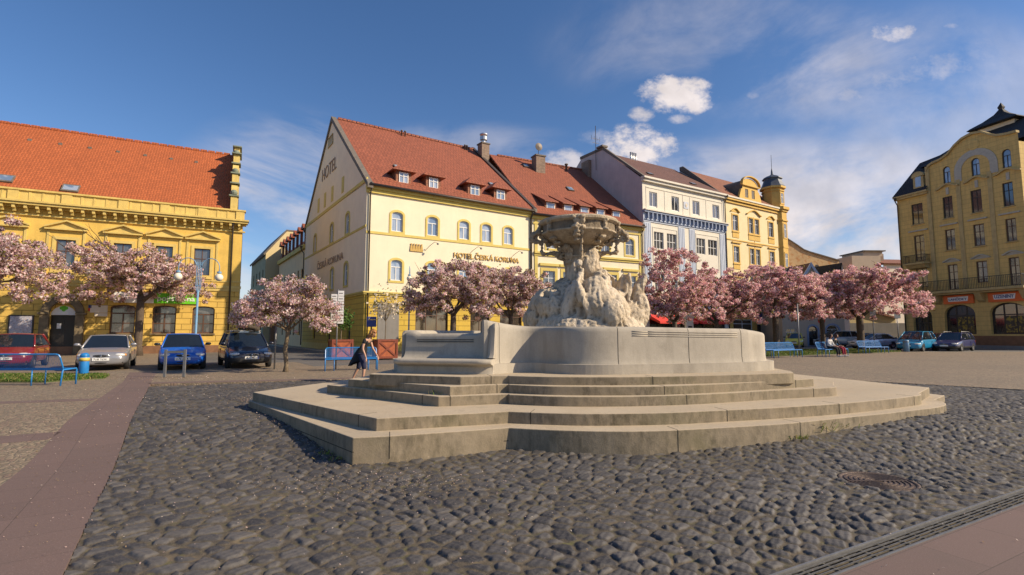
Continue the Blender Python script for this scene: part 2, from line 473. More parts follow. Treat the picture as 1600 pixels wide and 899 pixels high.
def applied(o):
    """bake modifiers into plain mesh data"""
    dg = bpy.context.evaluated_depsgraph_get(); dg.update()
    me = bpy.data.meshes.new_from_object(o.evaluated_get(dg), depsgraph=dg)
    old = o.data; o.modifiers.clear(); o.data = me
    return o
def text_mesh(name, s, w, h, mat, parent, mtx, depth=.02, fontscale=1.0, font=None):
    cu = bpy.data.curves.new(name, 'FONT'); cu.body = s; cu.size = 1; cu.extrude = .01; cu.offset = .012 if fontscale == 1 else fontscale
    t = bpy.data.objects.new(name, cu); COL.objects.link(t)
    dg = bpy.context.evaluated_depsgraph_get(); dg.update()
    me = bpy.data.meshes.new_from_object(t.evaluated_get(dg))
    bpy.data.objects.remove(t); bpy.data.curves.remove(cu)
    xs = [v.co.x for v in me.vertices]; ys = [v.co.y for v in me.vertices]
    x0, x1, y0, y1 = min(xs), max(xs), min(ys), max(ys)
    for v in me.vertices:
        p = Vector(((v.co.x - x0) / (x1 - x0) * w, (v.co.y - y0) / (y1 - y0) * h, v.co.z / .01 * depth / 2))
        v.co = mtx @ p
    me.materials.clear(); me.materials.append(M[mat])
    o = bpy.data.objects.new(name, me); COL.objects.link(o); o.parent = parent
    return o
def text_frame(origin, xdir, ydir):
    x = Vector(xdir).normalized(); y = Vector(ydir).normalized(); z = x.cross(y)
    m = Matrix(((x.x, y.x, z.x, origin[0]), (x.y, y.y, z.y, origin[1]), (x.z, y.z, z.z, origin[2]), (0, 0, 0, 1)))
    return m
def gz(x, y):
    t = min(1, max(0, (y - 6.4) / 3.0)); return .24 * t * t * (3 - 2 * t)
GZ = .24
F_ = 797.0; T_ = R(5.055)
def G(px, py, z=GZ):
    """ground point under a measured spot of the photograph (used as survey data)"""
    x = (px - 800) / F_; y = (449.5 - py) / F_
    r = (x, math.cos(T_) - math.sin(T_) * y, math.sin(T_) + math.cos(T_) * y)
    k = (z - 1.72) / r[2]
    return (r[0] * k, r[1] * k)
# ------------------------------------------------------------------ ground materials
def ground_mat(name, kind):
    m, N, b, out = newmat(name)
    tc = N.n('ShaderNodeTexCoord').outputs['Object']
    big = N.mapr(N.noise(tc, .25, 6, .6), .3, .7)
    if kind == 'setts':
        vo = N.n('ShaderNodeTexVoronoi', feature='F1'); N.set(vo.inputs['Vector'], tc); vo.inputs['Scale'].default_value = 13
        ve = N.n('ShaderNodeTexVoronoi', feature='DISTANCE_TO_EDGE'); N.set(ve.inputs['Vector'], tc); ve.inputs['Scale'].default_value = 13
        x, y, z = N.sep(vo.outputs['Color'])
        c = N.mix(x, (.19, .148, .105), (.33, .255, .172))
        c = N.mix(N.math('MULTIPLY', N.mapr(y, .6, .9), .5), c, (.22, .13, .10))
        joint = N.mapr(ve.outputs['Distance'], .02, .10, 1.0, 0.0)
        c = N.mix(N.math('MULTIPLY', joint, .7), c, (.10, .09, .055))
        c = N.mix(N.math('MULTIPLY', big, .4), c, (.13, .11, .085))
        hgt = N.mapr(ve.outputs['Distance'], 0.0, .25)
        bn = N.n('ShaderNodeBump', Strength=.7, Distance=.012)
    elif kind in ('slab', 'slabr'):
        mp = N.n('ShaderNodeMapping'); N.set(mp.inputs['Vector'], tc)
        mp.inputs['Rotation'].default_value = (0, 0, R(-33) if kind == 'slab' else R(-28))
        br = N.n('ShaderNodeTexBrick', offset=.0 if kind == 'slab' else .5); N.set(br.inputs['Vector'], mp.outputs[0]); br.inputs['Scale'].default_value = 1
        br.inputs['Brick Width'].default_value = .60 if kind == 'slab' else .9; br.inputs['Row Height'].default_value = .6 if kind == 'slab' else .45
        br.inputs['Mortar Size'].default_value = .004; br.inputs['Mortar Smooth'].default_value = .3
        N.set(br.inputs['Color1'], (.135, .090, .078)); N.set(br.inputs['Color2'], (.165, .108, .093)); N.set(br.inputs['Mortar'], (.07, .05, .04))
        c = N.mix(N.math('MULTIPLY', big, .5), br.outputs['Color'], (.125, .095, .083))
        sp = N.noise(tc, 130, 2, .5)
        c = N.mix(N.mapr(sp, .55, .72, 0, .5), c, (.29, .21, .18))
        c = N.mix(N.mapr(N.noise(tc, 90, 2, .5), .58, .75, 0, .5), c, (.07, .05, .045))
        c = N.mix(N.mapr(N.noise(tc, 1.7, 7, .7), .55, .8, 0, .45), c, (.11, .085, .07))
        hgt = N.math('ADD', N.math('MULTIPLY', br.outputs['Fac'], -1.0), N.math('MULTIPLY', sp, .25))
        bn = N.n('ShaderNodeBump', Strength=.35, Distance=.006)
    elif kind == 'asphalt':
        c = N.mix(big, (.085, .08, .075), (.14, .13, .12))
        sp = N.noise(tc, 60, 3)
        c = N.mix(N.mapr(sp, .5, .75, 0, .4), c, (.2, .19, .17))
        hgt = sp; bn = N.n('ShaderNodeBump', Strength=.3, Distance=.01)
    elif kind == 'cobble':
        at = N.n('ShaderNodeAttribute', attribute_name='tint')
        r, g, bb = N.sep(at.outputs['Color'])
        fine = N.noise(tc, 55, 6, .65)
        c = N.mix(r, (.030, .030, .034), (.100, .094, .090))
        c = N.mix(N.mapr(bb, 0.0, .4, .5, 0.0), c, (.05, .04, .03))
        c = N.mix(N.mapr(fine, .45, .75, 0, .55), c, (.13, .115, .10))
        pt = N.mapr(N.noise(tc, 1.3, 5, .6), .4, .68)
        grit = N.noise(tc, 140, 3, .7)
        jc = N.mix(N.mapr(grit, .35, .65), (.034, .029, .022), (.125, .102, .072))
        jc = N.mix(N.mapr(N.noise(tc, 2.3, 5, .65), .55, .72, 0, .8), jc, (.20, .15, .09))
        moss = N.mapr(N.noise(tc, 9.0, 5, .65), .52, .66)
        jc = N.mix(N.math('MULTIPLY', moss, N.math('ADD', .15, N.math('MULTIPLY', pt, .6))), jc, (.125, .125, .03))
        gf = N.math('ADD', g, N.math('MULTIPLY', N.math('SUBTRACT', grit, .5), .7), clamp=True)
        c = N.mix(gf, c, jc)
        # dust settled on some stones
        c = N.mix(N.math('MULTIPLY', N.mapr(N.noise(tc, 3.2, 6, .7), .52, .78), .28), c, (.135, .12, .105))
        hgt = N.math('ADD', fine, N.math('MULTIPLY', grit, .3)); bn = N.n('ShaderNodeBump', Strength=.6, Distance=.007)
        N.set(b.inputs['Roughness'], N.mapr(g, 0, 1, .68, .95))
    elif kind == 'grass':
        c = N.mix(N.mapr(N.noise(tc, 2.2, 6, .65), .38, .65), (.05, .085, .018), (.13, .12, .05))
        hgt = N.noise(tc, 40, 4); bn = N.n('ShaderNodeBump', Strength=.8, Distance=.03)
    elif kind == 'step':
        x, y, z = N.sep(tc)
        c = N.mix(N.mapr(N.noise(tc, 1.2, 6, .6), .3, .7), (.41, .33, .225), (.52, .435, .315))
        sp = N.noise(tc, 90, 3, .6)
        c = N.mix(N.mapr(sp, .52, .75, 0, .45), c, (.52, .44, .33))
        c = N.mix(N.mapr(N.noise(tc, 60, 3, .6), .55, .8, 0, .5), c, (.20, .16, .11))
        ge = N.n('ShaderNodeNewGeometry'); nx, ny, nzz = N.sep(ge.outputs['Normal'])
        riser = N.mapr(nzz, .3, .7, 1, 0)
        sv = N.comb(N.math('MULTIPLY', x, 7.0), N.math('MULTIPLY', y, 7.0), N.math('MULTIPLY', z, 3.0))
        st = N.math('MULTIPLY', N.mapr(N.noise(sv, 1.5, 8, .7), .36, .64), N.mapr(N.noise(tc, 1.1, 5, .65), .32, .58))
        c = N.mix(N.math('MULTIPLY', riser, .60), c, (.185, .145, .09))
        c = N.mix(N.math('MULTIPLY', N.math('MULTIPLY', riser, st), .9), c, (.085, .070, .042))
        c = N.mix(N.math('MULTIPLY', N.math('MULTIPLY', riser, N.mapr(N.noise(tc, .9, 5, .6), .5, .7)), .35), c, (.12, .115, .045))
        c = N.mix(N.math('MULTIPLY', N.mapr(N.noise(tc, .6, 7, .7), .45, .75), .5), c, (.20, .165, .125))
        c = N.mix(N.mapr(N.noise(tc, 4.5, 7, .75), .58, .70, 0, .5), c, (.17, .14, .10))
        hgt = N.math('ADD', sp, N.math('MULTIPLY', N.noise(tc, 8, 5, .6), 2.0)); bn = N.n('ShaderNodeBump', Strength=.5, Distance=.008)
    elif kind in ('granite', 'granite_warm', 'tufa', 'bowl'):
        base = dict(granite=((.33, .295, .24), (.43, .385, .315)), granite_warm=((.44, .38, .29), (.53, .46, .35)), tufa=((.46, .35, .22), (.72, .62, .48)), bowl=((.36, .265, .165), (.56, .455, .32)))[kind]
        c = N.mix(N.mapr(N.noise(tc, 1.4, 6, .6), .3, .7), *base)
        sp = N.noise(tc, 80, 3, .6)
        c = N.mix(N.mapr(sp, .5, .75, 0, .35), c, tuple(k * 1.25 for k in base[1]))
        c = N.mix(N.mapr(N.noise(tc, 65, 3, .6), .55, .8, 0, .4), c, tuple(k * .5 for k in base[0]))
        x, y, z = N.sep(tc)
        sv = N.comb(N.math('MULTIPLY', x, 4.0), N.math('MULTIPLY', y, 4.0), N.math('MULTIPLY', z, .7))
        st = N.mapr(N.noise(sv, 1.3, 7, .7), .48, .72)
        dark = (.20, .175, .14) if kind.startswith('granite') else (.10, .07, .04)
        c = N.mix(N.math('MULTIPLY', st, .42 if kind.startswith('granite') else (.45 if kind == 'tufa' else .8)), c, dark)
        if kind.startswith('granite'): c = N.mix(N.mapr(N.noise(tc, 3.3, 8, .75), .52, .72, 0, .5), c, (.27, .235, .185))
        if kind == 'tufa':
            c = N.mix(N.mapr(N.noise(tc, 2.0, 5, .6), .55, .7, 0, .5), c, (.62, .57, .50))
        if kind in ('tufa', 'bowl'):   # crease shade painted into the hollows of the carving, raised edges coloured lighter
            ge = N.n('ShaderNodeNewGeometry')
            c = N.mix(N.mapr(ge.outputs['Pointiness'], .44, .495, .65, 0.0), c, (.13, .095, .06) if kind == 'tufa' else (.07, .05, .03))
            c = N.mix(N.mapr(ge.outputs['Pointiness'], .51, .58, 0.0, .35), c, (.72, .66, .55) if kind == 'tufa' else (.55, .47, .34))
        hgt = N.math('ADD', N.math('MULTIPLY', sp, .4), N.math('MULTIPLY', N.noise(tc, 9 if kind in ('tufa', 'bowl') else 5, 7, .65), 2.0))
        bn = N.n('ShaderNodeBump', Strength=.35 if kind.startswith('granite') else .9, Distance=.008 if kind.startswith('granite') else .04)
    elif kind == 'earth':
        c = N.mix(big, (.10, .08, .055), (.15, .12, .08)); hgt = N.noise(tc, 30, 4); bn = N.n('ShaderNodeBump', Strength=.4, Distance=.02)
    N.set(b.inputs['Base Color'], c)
    if kind != 'cobble': b.inputs['Roughness'].default_value = .85 if kind != 'asphalt' else .75
    N.set(bn.inputs['Height'], hgt); m.node_tree.links.new(bn.outputs[0], b.inputs['Normal'])
    M[name] = m
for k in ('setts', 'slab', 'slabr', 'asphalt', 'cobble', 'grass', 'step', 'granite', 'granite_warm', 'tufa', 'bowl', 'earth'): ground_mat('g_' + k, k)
M['joint'] = pm('joint', (.035, .03, .022), .95, .2, 20)
M['hill'] = pm('hill', (.10, .14, .17), .95, .15, .02)

def sheet(name, polys, dz, mat):
    bm = bmesh.new()
    for poly in polys:
        vs = [bm.verts.new((x, y, 0)) for x, y in poly]; bm.faces.new(vs)
    yy = 6.4
    while yy < 9.45:
        bmesh.ops.bisect_plane(bm, geom=bm.verts[:] + bm.edges[:] + bm.faces[:], plane_co=(0, yy, 0), plane_no=(0, 1, 0)); yy += .3
    for v in bm.verts: v.co.z = gz(v.co.x, v.co.y) + dz
    bmesh.ops.recalc_face_normals(bm, faces=bm.faces)
    for f in bm.faces:
        if f.normal.z < 0: f.normal_flip()
    if name != 'ground':
        be = [e for e in bm.edges if len(e.link_faces) == 1]
        g = bmesh.ops.extrude_edge_only(bm, edges=be)
        for v in [q for q in g['geom'] if isinstance(q, bmesh.types.BMVert)]: v.co.z -= .085
    me = bpy.data.meshes.new(name); bm.to_mesh(me); bm.free(); me.materials.append(M[mat])
    o = bpy.data.objects.new(name, me); COL.objects.link(o)
    return tag(o, kind='structure')

sheet('ground', [[(-2500, -500), (2500, -500), (2500, 3000), (-2500, 3000)]], -.09, 'g_earth')
sheet('plaza_paving', [[(15.8, 11.1), (80, 45.2), (80, 60), (15.8, 60)], [(13.4, 13.4), (15.8, 11.1), (15.8, 60), (13.4, 60)], [(9.8, 16.9), (13.4, 13.4), (13.4, 60), (9.8, 60)],
                       [(8, 18.6), (9.8, 16.9), (9.8, 60), (8, 60)], [(1.5, 20), (8, 18.6), (8, 60), (1.5, 60)], [(-6, 16.2), (1.5, 20), (1.5, 60), (-6, 60)],
                       [(-10.49, 14.99), (-6, 16.2), (-6, 60), (-10.49, 60)], [(-11.6, 15.43), (-10.49, 14.99), (-10.49, 60), (-11.6, 60)], [(-60, 18.4), (-13.7, 18.4), (-11.6, 15.43), (-11.6, 60), (-60, 60)],
                       [(-60, 60), (80, 60), (80, 140), (-60, 140)]], 0, 'g_setts')
sheet('sett_paving', [[(-3.52, 2.3), (-11.63, 15.43), (-13.7, 18.4), (-60, 18.4), (-60, 2.3)]], 0, 'g_setts')
sheet('red_paving', [[(-2.23, 2.3), (-10.49, 14.99), (-11.63, 15.43), (-3.52, 2.3)]], .004, 'g_slab')
sheet('red_paving_far', [[(-10.49, 14.99), (-13.3, 19.3), (-14.3, 19.3), (-11.63, 15.43)]], .004, 'g_slab')
bd = Vector((.95, .30)).normalized()
def band(px, py, w, L=40):
    p = Vector((px, py)); n = Vector((-bd.y, bd.x)) * w / 2
    a = p - n; b = p + n; c = b - bd * L; d = a - bd * L
    return [tuple(a), tuple(b), tuple(c), tuple(d)]
sheet('paving_band', [band(-9.25, 11.50, .42), band(-7.05, 8.05, .40)], .004, 'g_slab')
sheet('paving_band_far', [[(-10.6, 15.0), (-6, 16.25), (1.5, 20.05), (1.5, 20.5), (-6, 16.7), (-10.7, 15.45)]], .004, 'g_slab')
dr = Vector((.883, .469)).normalized(); dn = Vector((dr.y, -dr.x))
def dline(a, off):
    p = Vector((1.89, 3.80)) + dr * a + dn * off; return (p.x, p.y)
sheet('red_paving_near', [[dline(-4, .20), dline(60, .20), (70, 2.0), (2, 0.5), (-2.0, 1.6)]], .0, 'g_slabr')
road = lambda a, d: (-10.49 + .832 * a + .555 * d, 36.15 + .555 * a - .832 * d)
sheet('road', [[road(-6, 8.2), road(14, 8.2), road(14, 12.2), road(-6, 12.2)]], .004, 'g_asphalt')
sheet('side_street', [[road(-10, 8.2), road(-1.6, 8.2), road(-1.6, -90), road(-10, -90)]], .008, 'g_asphalt')
sheet('road_behind_lawn', [[(-1, 37.5), (4, 33.2), (28, 46.4), (24, 54)], [(28, 46.4), (30.6, 39.8), (46, 39.8), (50, 66), (24, 54)]], .004, 'g_asphalt')
sheet('parking_kerb_line', [[(30.2, 39.9), (60, 39.9), (60, 40.2), (30.2, 40.2)]], .006, 'g_granite')

# raised kerb of the pavement in front of the hotel
k = MB()
for a0, a1 in ((-1.3, 14),):
    p = [road(a0, 8.0), road(a1, 8.0), road(a1, 8.2), road(a0, 8.2)]
    k.prism(p, GZ - .05, GZ + .12)
p = [road(-1.5, 8.2), road(-1.3, 8.2), road(-1.3, -60), road(-1.5, -60)]
k.prism(p, GZ - .05, GZ + .12)
tag(k.build('kerb', 'g_granite'), kind='structure')
k = MB(); k.prism([road(-1.3, 8.0), road(14, 8.0), road(14, .0), road(-1.3, 0)], GZ - .04, GZ + .11)
tag(k.build('pavement', 'g_setts'), kind='structure')

# hills far away at the end of the side street
hm = MB(); rng = random.Random(5)
for (x0, x1, y, h) in ((-1300, 100, 1100, 48), (-1500, -350, 800, 26)):
    pts = []
    n = 60
    for i in range(n + 1):
        t = i / n; x = x0 + (x1 - x0) * t
        z = h * math.sin(math.pi * t) ** .8 * (0.8 + .35 * noise.noise((x * .004, y * .01, 0)) + .06 * noise.noise((x * .03, 0, 0)))
        pts.append((x, max(0, z)))
    rings = [[(x, y - 160, 0) for x, z in pts], [(x, y - 60, z * .6) for x, z in pts], [(x, y, z) for x, z in pts], [(x, y + 100, z * .7) for x, z in pts], [(x, y + 250, 0) for x, z in pts]]
    hm.loft(rings, caps=False, close=False)
tag(hm.build('hills', 'hill', smooth=True), kind='structure')

# ------------------------------------------------------------------ cobblestones: every stone in relief
def cobbles():
    NX, NY = 1350, 860
    Y = np.exp(np.linspace(math.log(3.0), math.log(20.2), NY))
    U = np.linspace(-1, 1, NX)
    XX = U[None, :] * (1.08 * Y[:, None] + 2.6); YY = np.repeat(Y[:, None], NX, 1)
    XX = np.clip(XX, -14, 17.5) if False else XX
    CX, CY = .20, .140
    ang = R(14); ca, sa = math.cos(ang), math.sin(ang)
    # gentle warp so that the courses wander
    wx = XX + .10 * np.sin(YY * 1.3 + XX * .7) + .05 * np.sin(YY * 3.1 - XX * 2.2)
    wy = YY + .09 * np.sin(XX * 1.1 + 1.0) + .05 * np.sin(XX * 2.7 + YY * 1.9)
    a = (wx * ca + wy * sa) / CX; b = (-wx * sa + wy * ca) / CY
    ia = np.floor(a).astype(np.int64); ib = np.floor(b).astype(np.int64)
    def h(i, j, k):
        v = np.sin(i * 127.1 + j * 311.7 + k * 74.7) * 43758.5453
        return v - np.floor(v)
    # metric: cells in metres
    best = np.full(a.shape, 9e9); sec = np.full(a.shape, 9e9)
    bx = np.zeros(a.shape); by = np.zeros(a.shape); sx = np.zeros(a.shape); sy = np.zeros(a.shape); bi = np.zeros(a.shape); bj = np.zeros(a.shape)
    for di in (-1, 0, 1):
        for dj in (-1, 0, 1):
            ci = ia + di; cj = ib + dj
            px = ci + .5 + (h(ci, cj, 0) - .5) * .78 + .5 * (cj % 2); py = cj + .5 + (h(ci, cj, 1) - .5) * .72
            w = (h(ci, cj, 5) - .5) * .10
            ddx = (a - px) * CX; ddy = (b - py) * CY
            d = np.sqrt(ddx ** 2 + ddy ** 2) - w * .62
            nb = d < best
            ns = (~nb) & (d < sec)
            sec = np.where(nb, best, np.where(ns, d, sec)); sx = np.where(nb, bx, np.where(ns, px, sx)); sy = np.where(nb, by, np.where(ns, py, sy))
            best = np.where(nb, d, best); bx = np.where(nb, px, bx); by = np.where(nb, py, by); bi = np.where(nb, ci, bi); bj = np.where(nb, cj, bj)
    edge = (sec - best) * .5
    gap = .008 + .009 * h(bi, bj, 7) + .003 * np.sin(XX * 47) * np.sin(YY * 41)
    e = np.clip((edge - gap) / .027, 0, 1)
    dome = 1 - (1 - e) ** 2.4
    r1, r2, r3, r4 = h(bi, bj, 2), h(bi, bj, 3), h(bi, bj, 4), h(bi, bj, 6)
    lx = (a - bx) * CX; ly = (b - by) * CY
    H = dome * (.023 + .012 * (r1 - .5)) + (r2 - .5) * .008 + lx * (r3 - .5) * .09 + ly * (r4 - .5) * .12
    H += dome * .0035 * np.sin(lx * 70 + r1 * 9) * np.sin(ly * 85 + r2 * 9)
    und = .010 * np.sin(XX * .9 + 2) * np.sin(YY * .8) + .006 * np.sin(XX * 2.3) * np.sin(YY * 1.9 + 1)
    fill = .0055 + .006 * np.sin(XX * 1.7 + 3) * np.sin(YY * 2.1) + .003 * np.sin(XX * 60) * np.sin(YY * 55)
    j = np.clip((fill + .004 - H) / .006, 0, 1)
    H = np.maximum(H, fill)
    t = np.clip((YY - 6.4) / 3.0, 0, 1); g = .24 * t * t * (3 - 2 * t)
    Z = g + H - .023 + und
    # lies around the manhole cover level
    dm = np.hypot(XX - 4.29, YY - 6.16); Z = np.where(dm < .40, g - .05, Z)
    # inside test of the paved polygon
    poly = [(-2.23, 2.3), (-10.49, 14.99), (-6, 16.2), (1.5, 20), (8, 18.6), (9.8, 16.9), (13.4, 13.4), (15.8, 11.1), dline(0, 0), dline(-4, 0)]
    ins = np.ones(XX.shape, bool)
    n = len(poly)
    for i in range(n):
        x0, y0 = poly[i]; x1, y1 = poly[(i + 1) % n]
        ins &= ((x1 - x0) * (YY - y0) - (y1 - y0) * (XX - x0)) <= .004
    # not needed under the middle of the fountain
    under = (np.hypot((XX - 2.2) / 4.6, (YY - 12.3) / 3.6) < 1)
    ins &= ~under
    idx = np.arange(NX * NY).reshape(NY, NX)
    q = ins[:-1, :-1] & ins[1:, :-1] & ins[:-1, 1:] & ins[1:, 1:]
    quads = np.stack([idx[:-1, :-1][q], idx[:-1, 1:][q], idx[1:, 1:][q], idx[1:, :-1][q]], 1)
    used = np.zeros(NX * NY, bool); used[quads.ravel()] = True
    remap = np.cumsum(used) - 1
    co = np.stack([XX.ravel(), YY.ravel(), Z.ravel()], 1)[used].astype(np.float32)
    quads = remap[quads].astype(np.int32)
    me = bpy.data.meshes.new('cobblestones')
    me.vertices.add(len(co)); me.vertices.foreach_set('co', co.ravel())
    me.loops.add(quads.size); me.loops.foreach_set('vertex_index', quads.ravel())
    me.polygons.add(len(quads)); me.polygons.foreach_set('loop_start', np.arange(0, quads.size, 4, dtype=np.int32))
    me.polygons.foreach_set('loop_total', np.full(len(quads), 4, np.int32))
    me.update(calc_edges=True)
    me.polygons.foreach_set('use_smooth', np.ones(len(quads), bool))
    col = me.color_attributes.new('tint', 'FLOAT_COLOR', 'POINT')
    c = np.stack([h(bi, bj, 8).ravel()[used], j.ravel()[used], e.ravel()[used], np.ones(len(co))], 1).astype(np.float32)
    col.data.foreach_set('color', c.ravel())
    me.materials.append(M['g_cobble'])
    o = bpy.data.objects.new('cobblestones', me); COL.objects.link(o)
    tag(o, kind='structure')
cobbles()

# drainage channel along the edge of the red slabs
dg = thing('drainage_channel', (1.89, 3.80, 0), math.atan2(dr.y, dr.x), 'long narrow iron drain grating between dark cobbles and red slabs', 'drain')
def gline(z=0): pass
def dpt(a, off, dz):
    # local x along, local -y towards the slabs
    w = Vector((1.89, 3.80)) + dr * a + dn * off
    return (a, -off, gz(w.x, w.y) + dz)
def dstrip(mb, o0, o1, z0, z1, a0=-4, a1=22, step=.5, mi=0):
    rings = []
    a = a0
    while a <= a1 + 1e-6:
        rings.append([dpt(a, o0, z0), dpt(a, o1, z0), dpt(a, o1, z1), dpt(a, o0, z1)]); a += step
    mb.loft(rings, mi)
m = MB(); dstrip(m, -.005, .195, -.16, -.13); m.build('channel', 'joint', dg)
m = MB(); dstrip(m, -.012, .004, -.06, .012); dstrip(m, .186, .198, -.06, .006); m.build('frame', 'grey_metal', dg)
m = MB()
for i in range(5): dstrip(m, .020 + i * .036, .029 + i * .036, -.011, -.003)
a = -4
while a < 14:
    p0 = dpt(a, .004, -.036); p1 = dpt(a, .186, -.036)
    m.add([(p0[0], p0[1], p0[2]), (p0[0] + .02, p0[1], p0[2]), (p1[0] + .02, p1[1], p1[2]), (p1[0], p1[1], p1[2]),
           (p0[0], p0[1], p0[2] + .02), (p0[0] + .02, p0[1], p0[2] + .02), (p1[0] + .02, p1[1], p1[2] + .02), (p1[0], p1[1], p1[2] + .02)],
          [(0, 1, 2, 3), (4, 5, 6, 7), (0, 1, 5, 4), (1, 2, 6, 5), (2, 3, 7, 6), (3, 0, 4, 7)])
    a += .25
m.build('grate', 'grate_metal', dg)

# round manhole cover with concentric ribs
mh = thing('manhole_cover', (4.29, 6.16, -.02), 0, 'round rusty manhole cover with ribbed rings set in the cobbles', 'manhole cover')
m = MB(); m.lathe([(.36, -.03), (.40, -.03), (.40, .012), (.365, .012), (.36, .0)], n=40); m.build('frame', 'iron_cover', mh, True)
m = MB(); m.lathe([(0, -.02), (.355, -.02), (.355, 0.002), (0, 0.002)], n=40)
for r in (.06, .11, .16, .21, .26, .31):
    m.lathe([(r, .0), (r + .025, .0), (r + .022, .012), (r + .003, .012), (r, .0)], n=40)
m.box(-.34, .34, -.012, .012, 0, .014)
m.build('lid', 'iron_cover', mh)

# ------------------------------------------------------------------ fountain
fo = thing('fountain', (2.2, 11.5, 0), 0, 'large stone fountain with curved basin, craggy rock and round bowl on stepped plinth', 'fountain')
fo_o = Vector((2.2, 11.5, 0))
def fl(x, y, z): return (x - 2.2, y - 11.5, z)
tiers = [
    (.355, [(388, 626), (551, 684.3), (609, 681.6), (794.5, 668.5)], [(797, 668.6), (840, 670.9), (889, 672.8), (940, 673.9), (993, 674.0), (1059, 672.2), (1140, 667.6), (1220, 662.6), (1290, 655.8), (1345, 650), (1389, 645.6), (1431, 640.6), (1462, 637), (1477.6, 633.0), (1474, 628), (1460, 625)], [(1476, 618)], [(609, 'L'), (1059, 'A'), (1250, 'A')]),
    (.53, [(395, 613), (588, 654), (794.5, 643.2)], [(797, 643.3), (860, 645.6), (932, 646.7), (1040, 645.2), (1134, 641), (1220, 636.7), (1310, 631), (1380, 624.6), (1428, 619.2), (1439, 617), (1436, 614.5)], [(1452, 605.7)], [(568, 'S'), (829, 'A'), (1136, 'A'), (1311, 'A'), (1428, 'A')]),
    (.69, [(511, 601.5), (685, 620), (794, 615.8)], [(796, 616.8), (850, 619), (904, 620), (985, 619.6), (1070, 617.4), (1150, 613.6), (1220, 609.4), (1271, 607.2), (1304.7, 605.2), (1303, 602.5)], [(1302.7, 596.7)], [(664, 'S'), (703, 'L'), (1073, 'A'), (1271, 'A')]),
    (.835, [(544, 592.6), (703, 604.3), (794, 600.4)], [(796, 601.2), (835, 602.8), (875, 603.8), (955, 604.2), (1036, 603.4), (1130, 599.8), (1220, 595), (1271, 592)], [(1264, 588)], [(776, 'L'), (1038, 'A'), (1243, 'A')]),
    (.975, [(577, 584.6), (719.6, 588.8), (794, 587.0)], [(796, 587.4), (835, 588.4), (875, 589), (950, 589.2), (1019, 588.6), (1120, 586.4), (1220, 583.4), (1240, 582.6)], [(1236, 580)], [(767, 'L'), (1020, 'A')]),
]
backs = [[(8.4, 16.2), (2.5, 18.4), (-3.6, 16.4)], [(7.9, 15.8), (2.5, 17.8), (-3.2, 15.8)], [(6.6, 14.9), (2.5, 16.4), (-2.4, 14.6)], [(6.2, 14.6), (2.5, 16.0), (-2.2, 14.3)], [(5.9, 14.3), (2.5, 15.6), (-2.0, 14.0)]]
def smooth_open(P, n=4):
    out = []; Q = [tuple(2 * a - b for a, b in zip(P[0], P[1]))] + list(P) + [tuple(2 * a - b for a, b in zip(P[-1], P[-2]))]
    for i in range(1, len(Q) - 2):
        p0, p1, p2, p3 = Q[i - 1:i + 3]
        for s in range(n):
            t = s / n
            out.append(tuple(.5 * ((2 * b) + (c - a) * t + (2 * a - 5 * b + 4 * c - d) * t * t + (3 * b - a - 3 * c + d) * t ** 3) for a, b, c, d in zip(p0, p1, p2, p3)))
    return out + [tuple(P[-1])]
zprev = -.25
for k, (zt, left, arc, right, joints) in enumerate(tiers):
    arc_s = smooth_open(arc, 5)
    pts = [G(px, py, zt) for px, py in left + arc_s + right]
    poly = pts + backs[k]
    zb = (-.25 if k == 0 else tiers[k - 1][0] - .06)
    m = MB()
    m.prism([(x - 2.2, y - 11.5) for x, y in poly], zb, zt)
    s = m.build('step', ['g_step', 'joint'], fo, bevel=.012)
    # joints between the slabs
    jm = MB()
    def pt_at(px):
        best = None
        seq = left + arc_s
        for (xa, ya), (xb, yb) in zip(seq, seq[1:]):
            if xa <= px <= xb and xb > xa:
                t = (px - xa) / (xb - xa); a = G(xa, ya, zt); b = G(xb, yb, zt)
                # perspective-correct enough for short segments
                p = Vector((a[0] + (b[0] - a[0]) * t, a[1] + (b[1] - a[1]) * t)); d = Vector((b[0] - a[0], b[1] - a[1])).normalized()
                return p, d
        return None, None
    for px, kind in joints:
        p, d = pt_at(px)
        if p is None: continue
        n = Vector((d.y, -d.x)); w = .006
        a = p + n * .0025; bq = p - n * .30
        jm.box(0, 0, 0, 0, 0, 0) if False else None
        c = [a - d * w, a + d * w, a + d * w - n * .03, a - d * w - n * .03]
        jm.prism([(q.x - 2.2, q.y - 11.5) for q in c], (zb + .05) if k else .06, zt - .004)
        c = [a - d * w * .8, a + d * w * .8, bq + d * w * .8, bq - d * w * .8]
        c = [q - n * .008 if i < 2 else q for i, q in enumerate(c)]
        jm.prism([(q.x - 2.2, q.y - 11.5) for q in c], zt - .03, zt + .0015)
    if k == 0:   # two courses at the low left corner
        a = Vector(G(388, 626, zt)); b = Vector(G(551, 684.3, zt)); c = Vector(G(794.5, 668.5, zt))
        for p0, p1 in ((a, b), (b, c)):
            d = (p1 - p0).normalized(); n = Vector((d.y, -d.x)); ca_ = .002
            quad = [p0 + n * ca_, p1 + n * ca_, p1 - n * .01, p0 - n * .01]
            jm.prism([(q.x - 2.2, q.y - 11.5) for q in quad], .165, .176)
    build_each(jm, 'joint', 'joint', s)

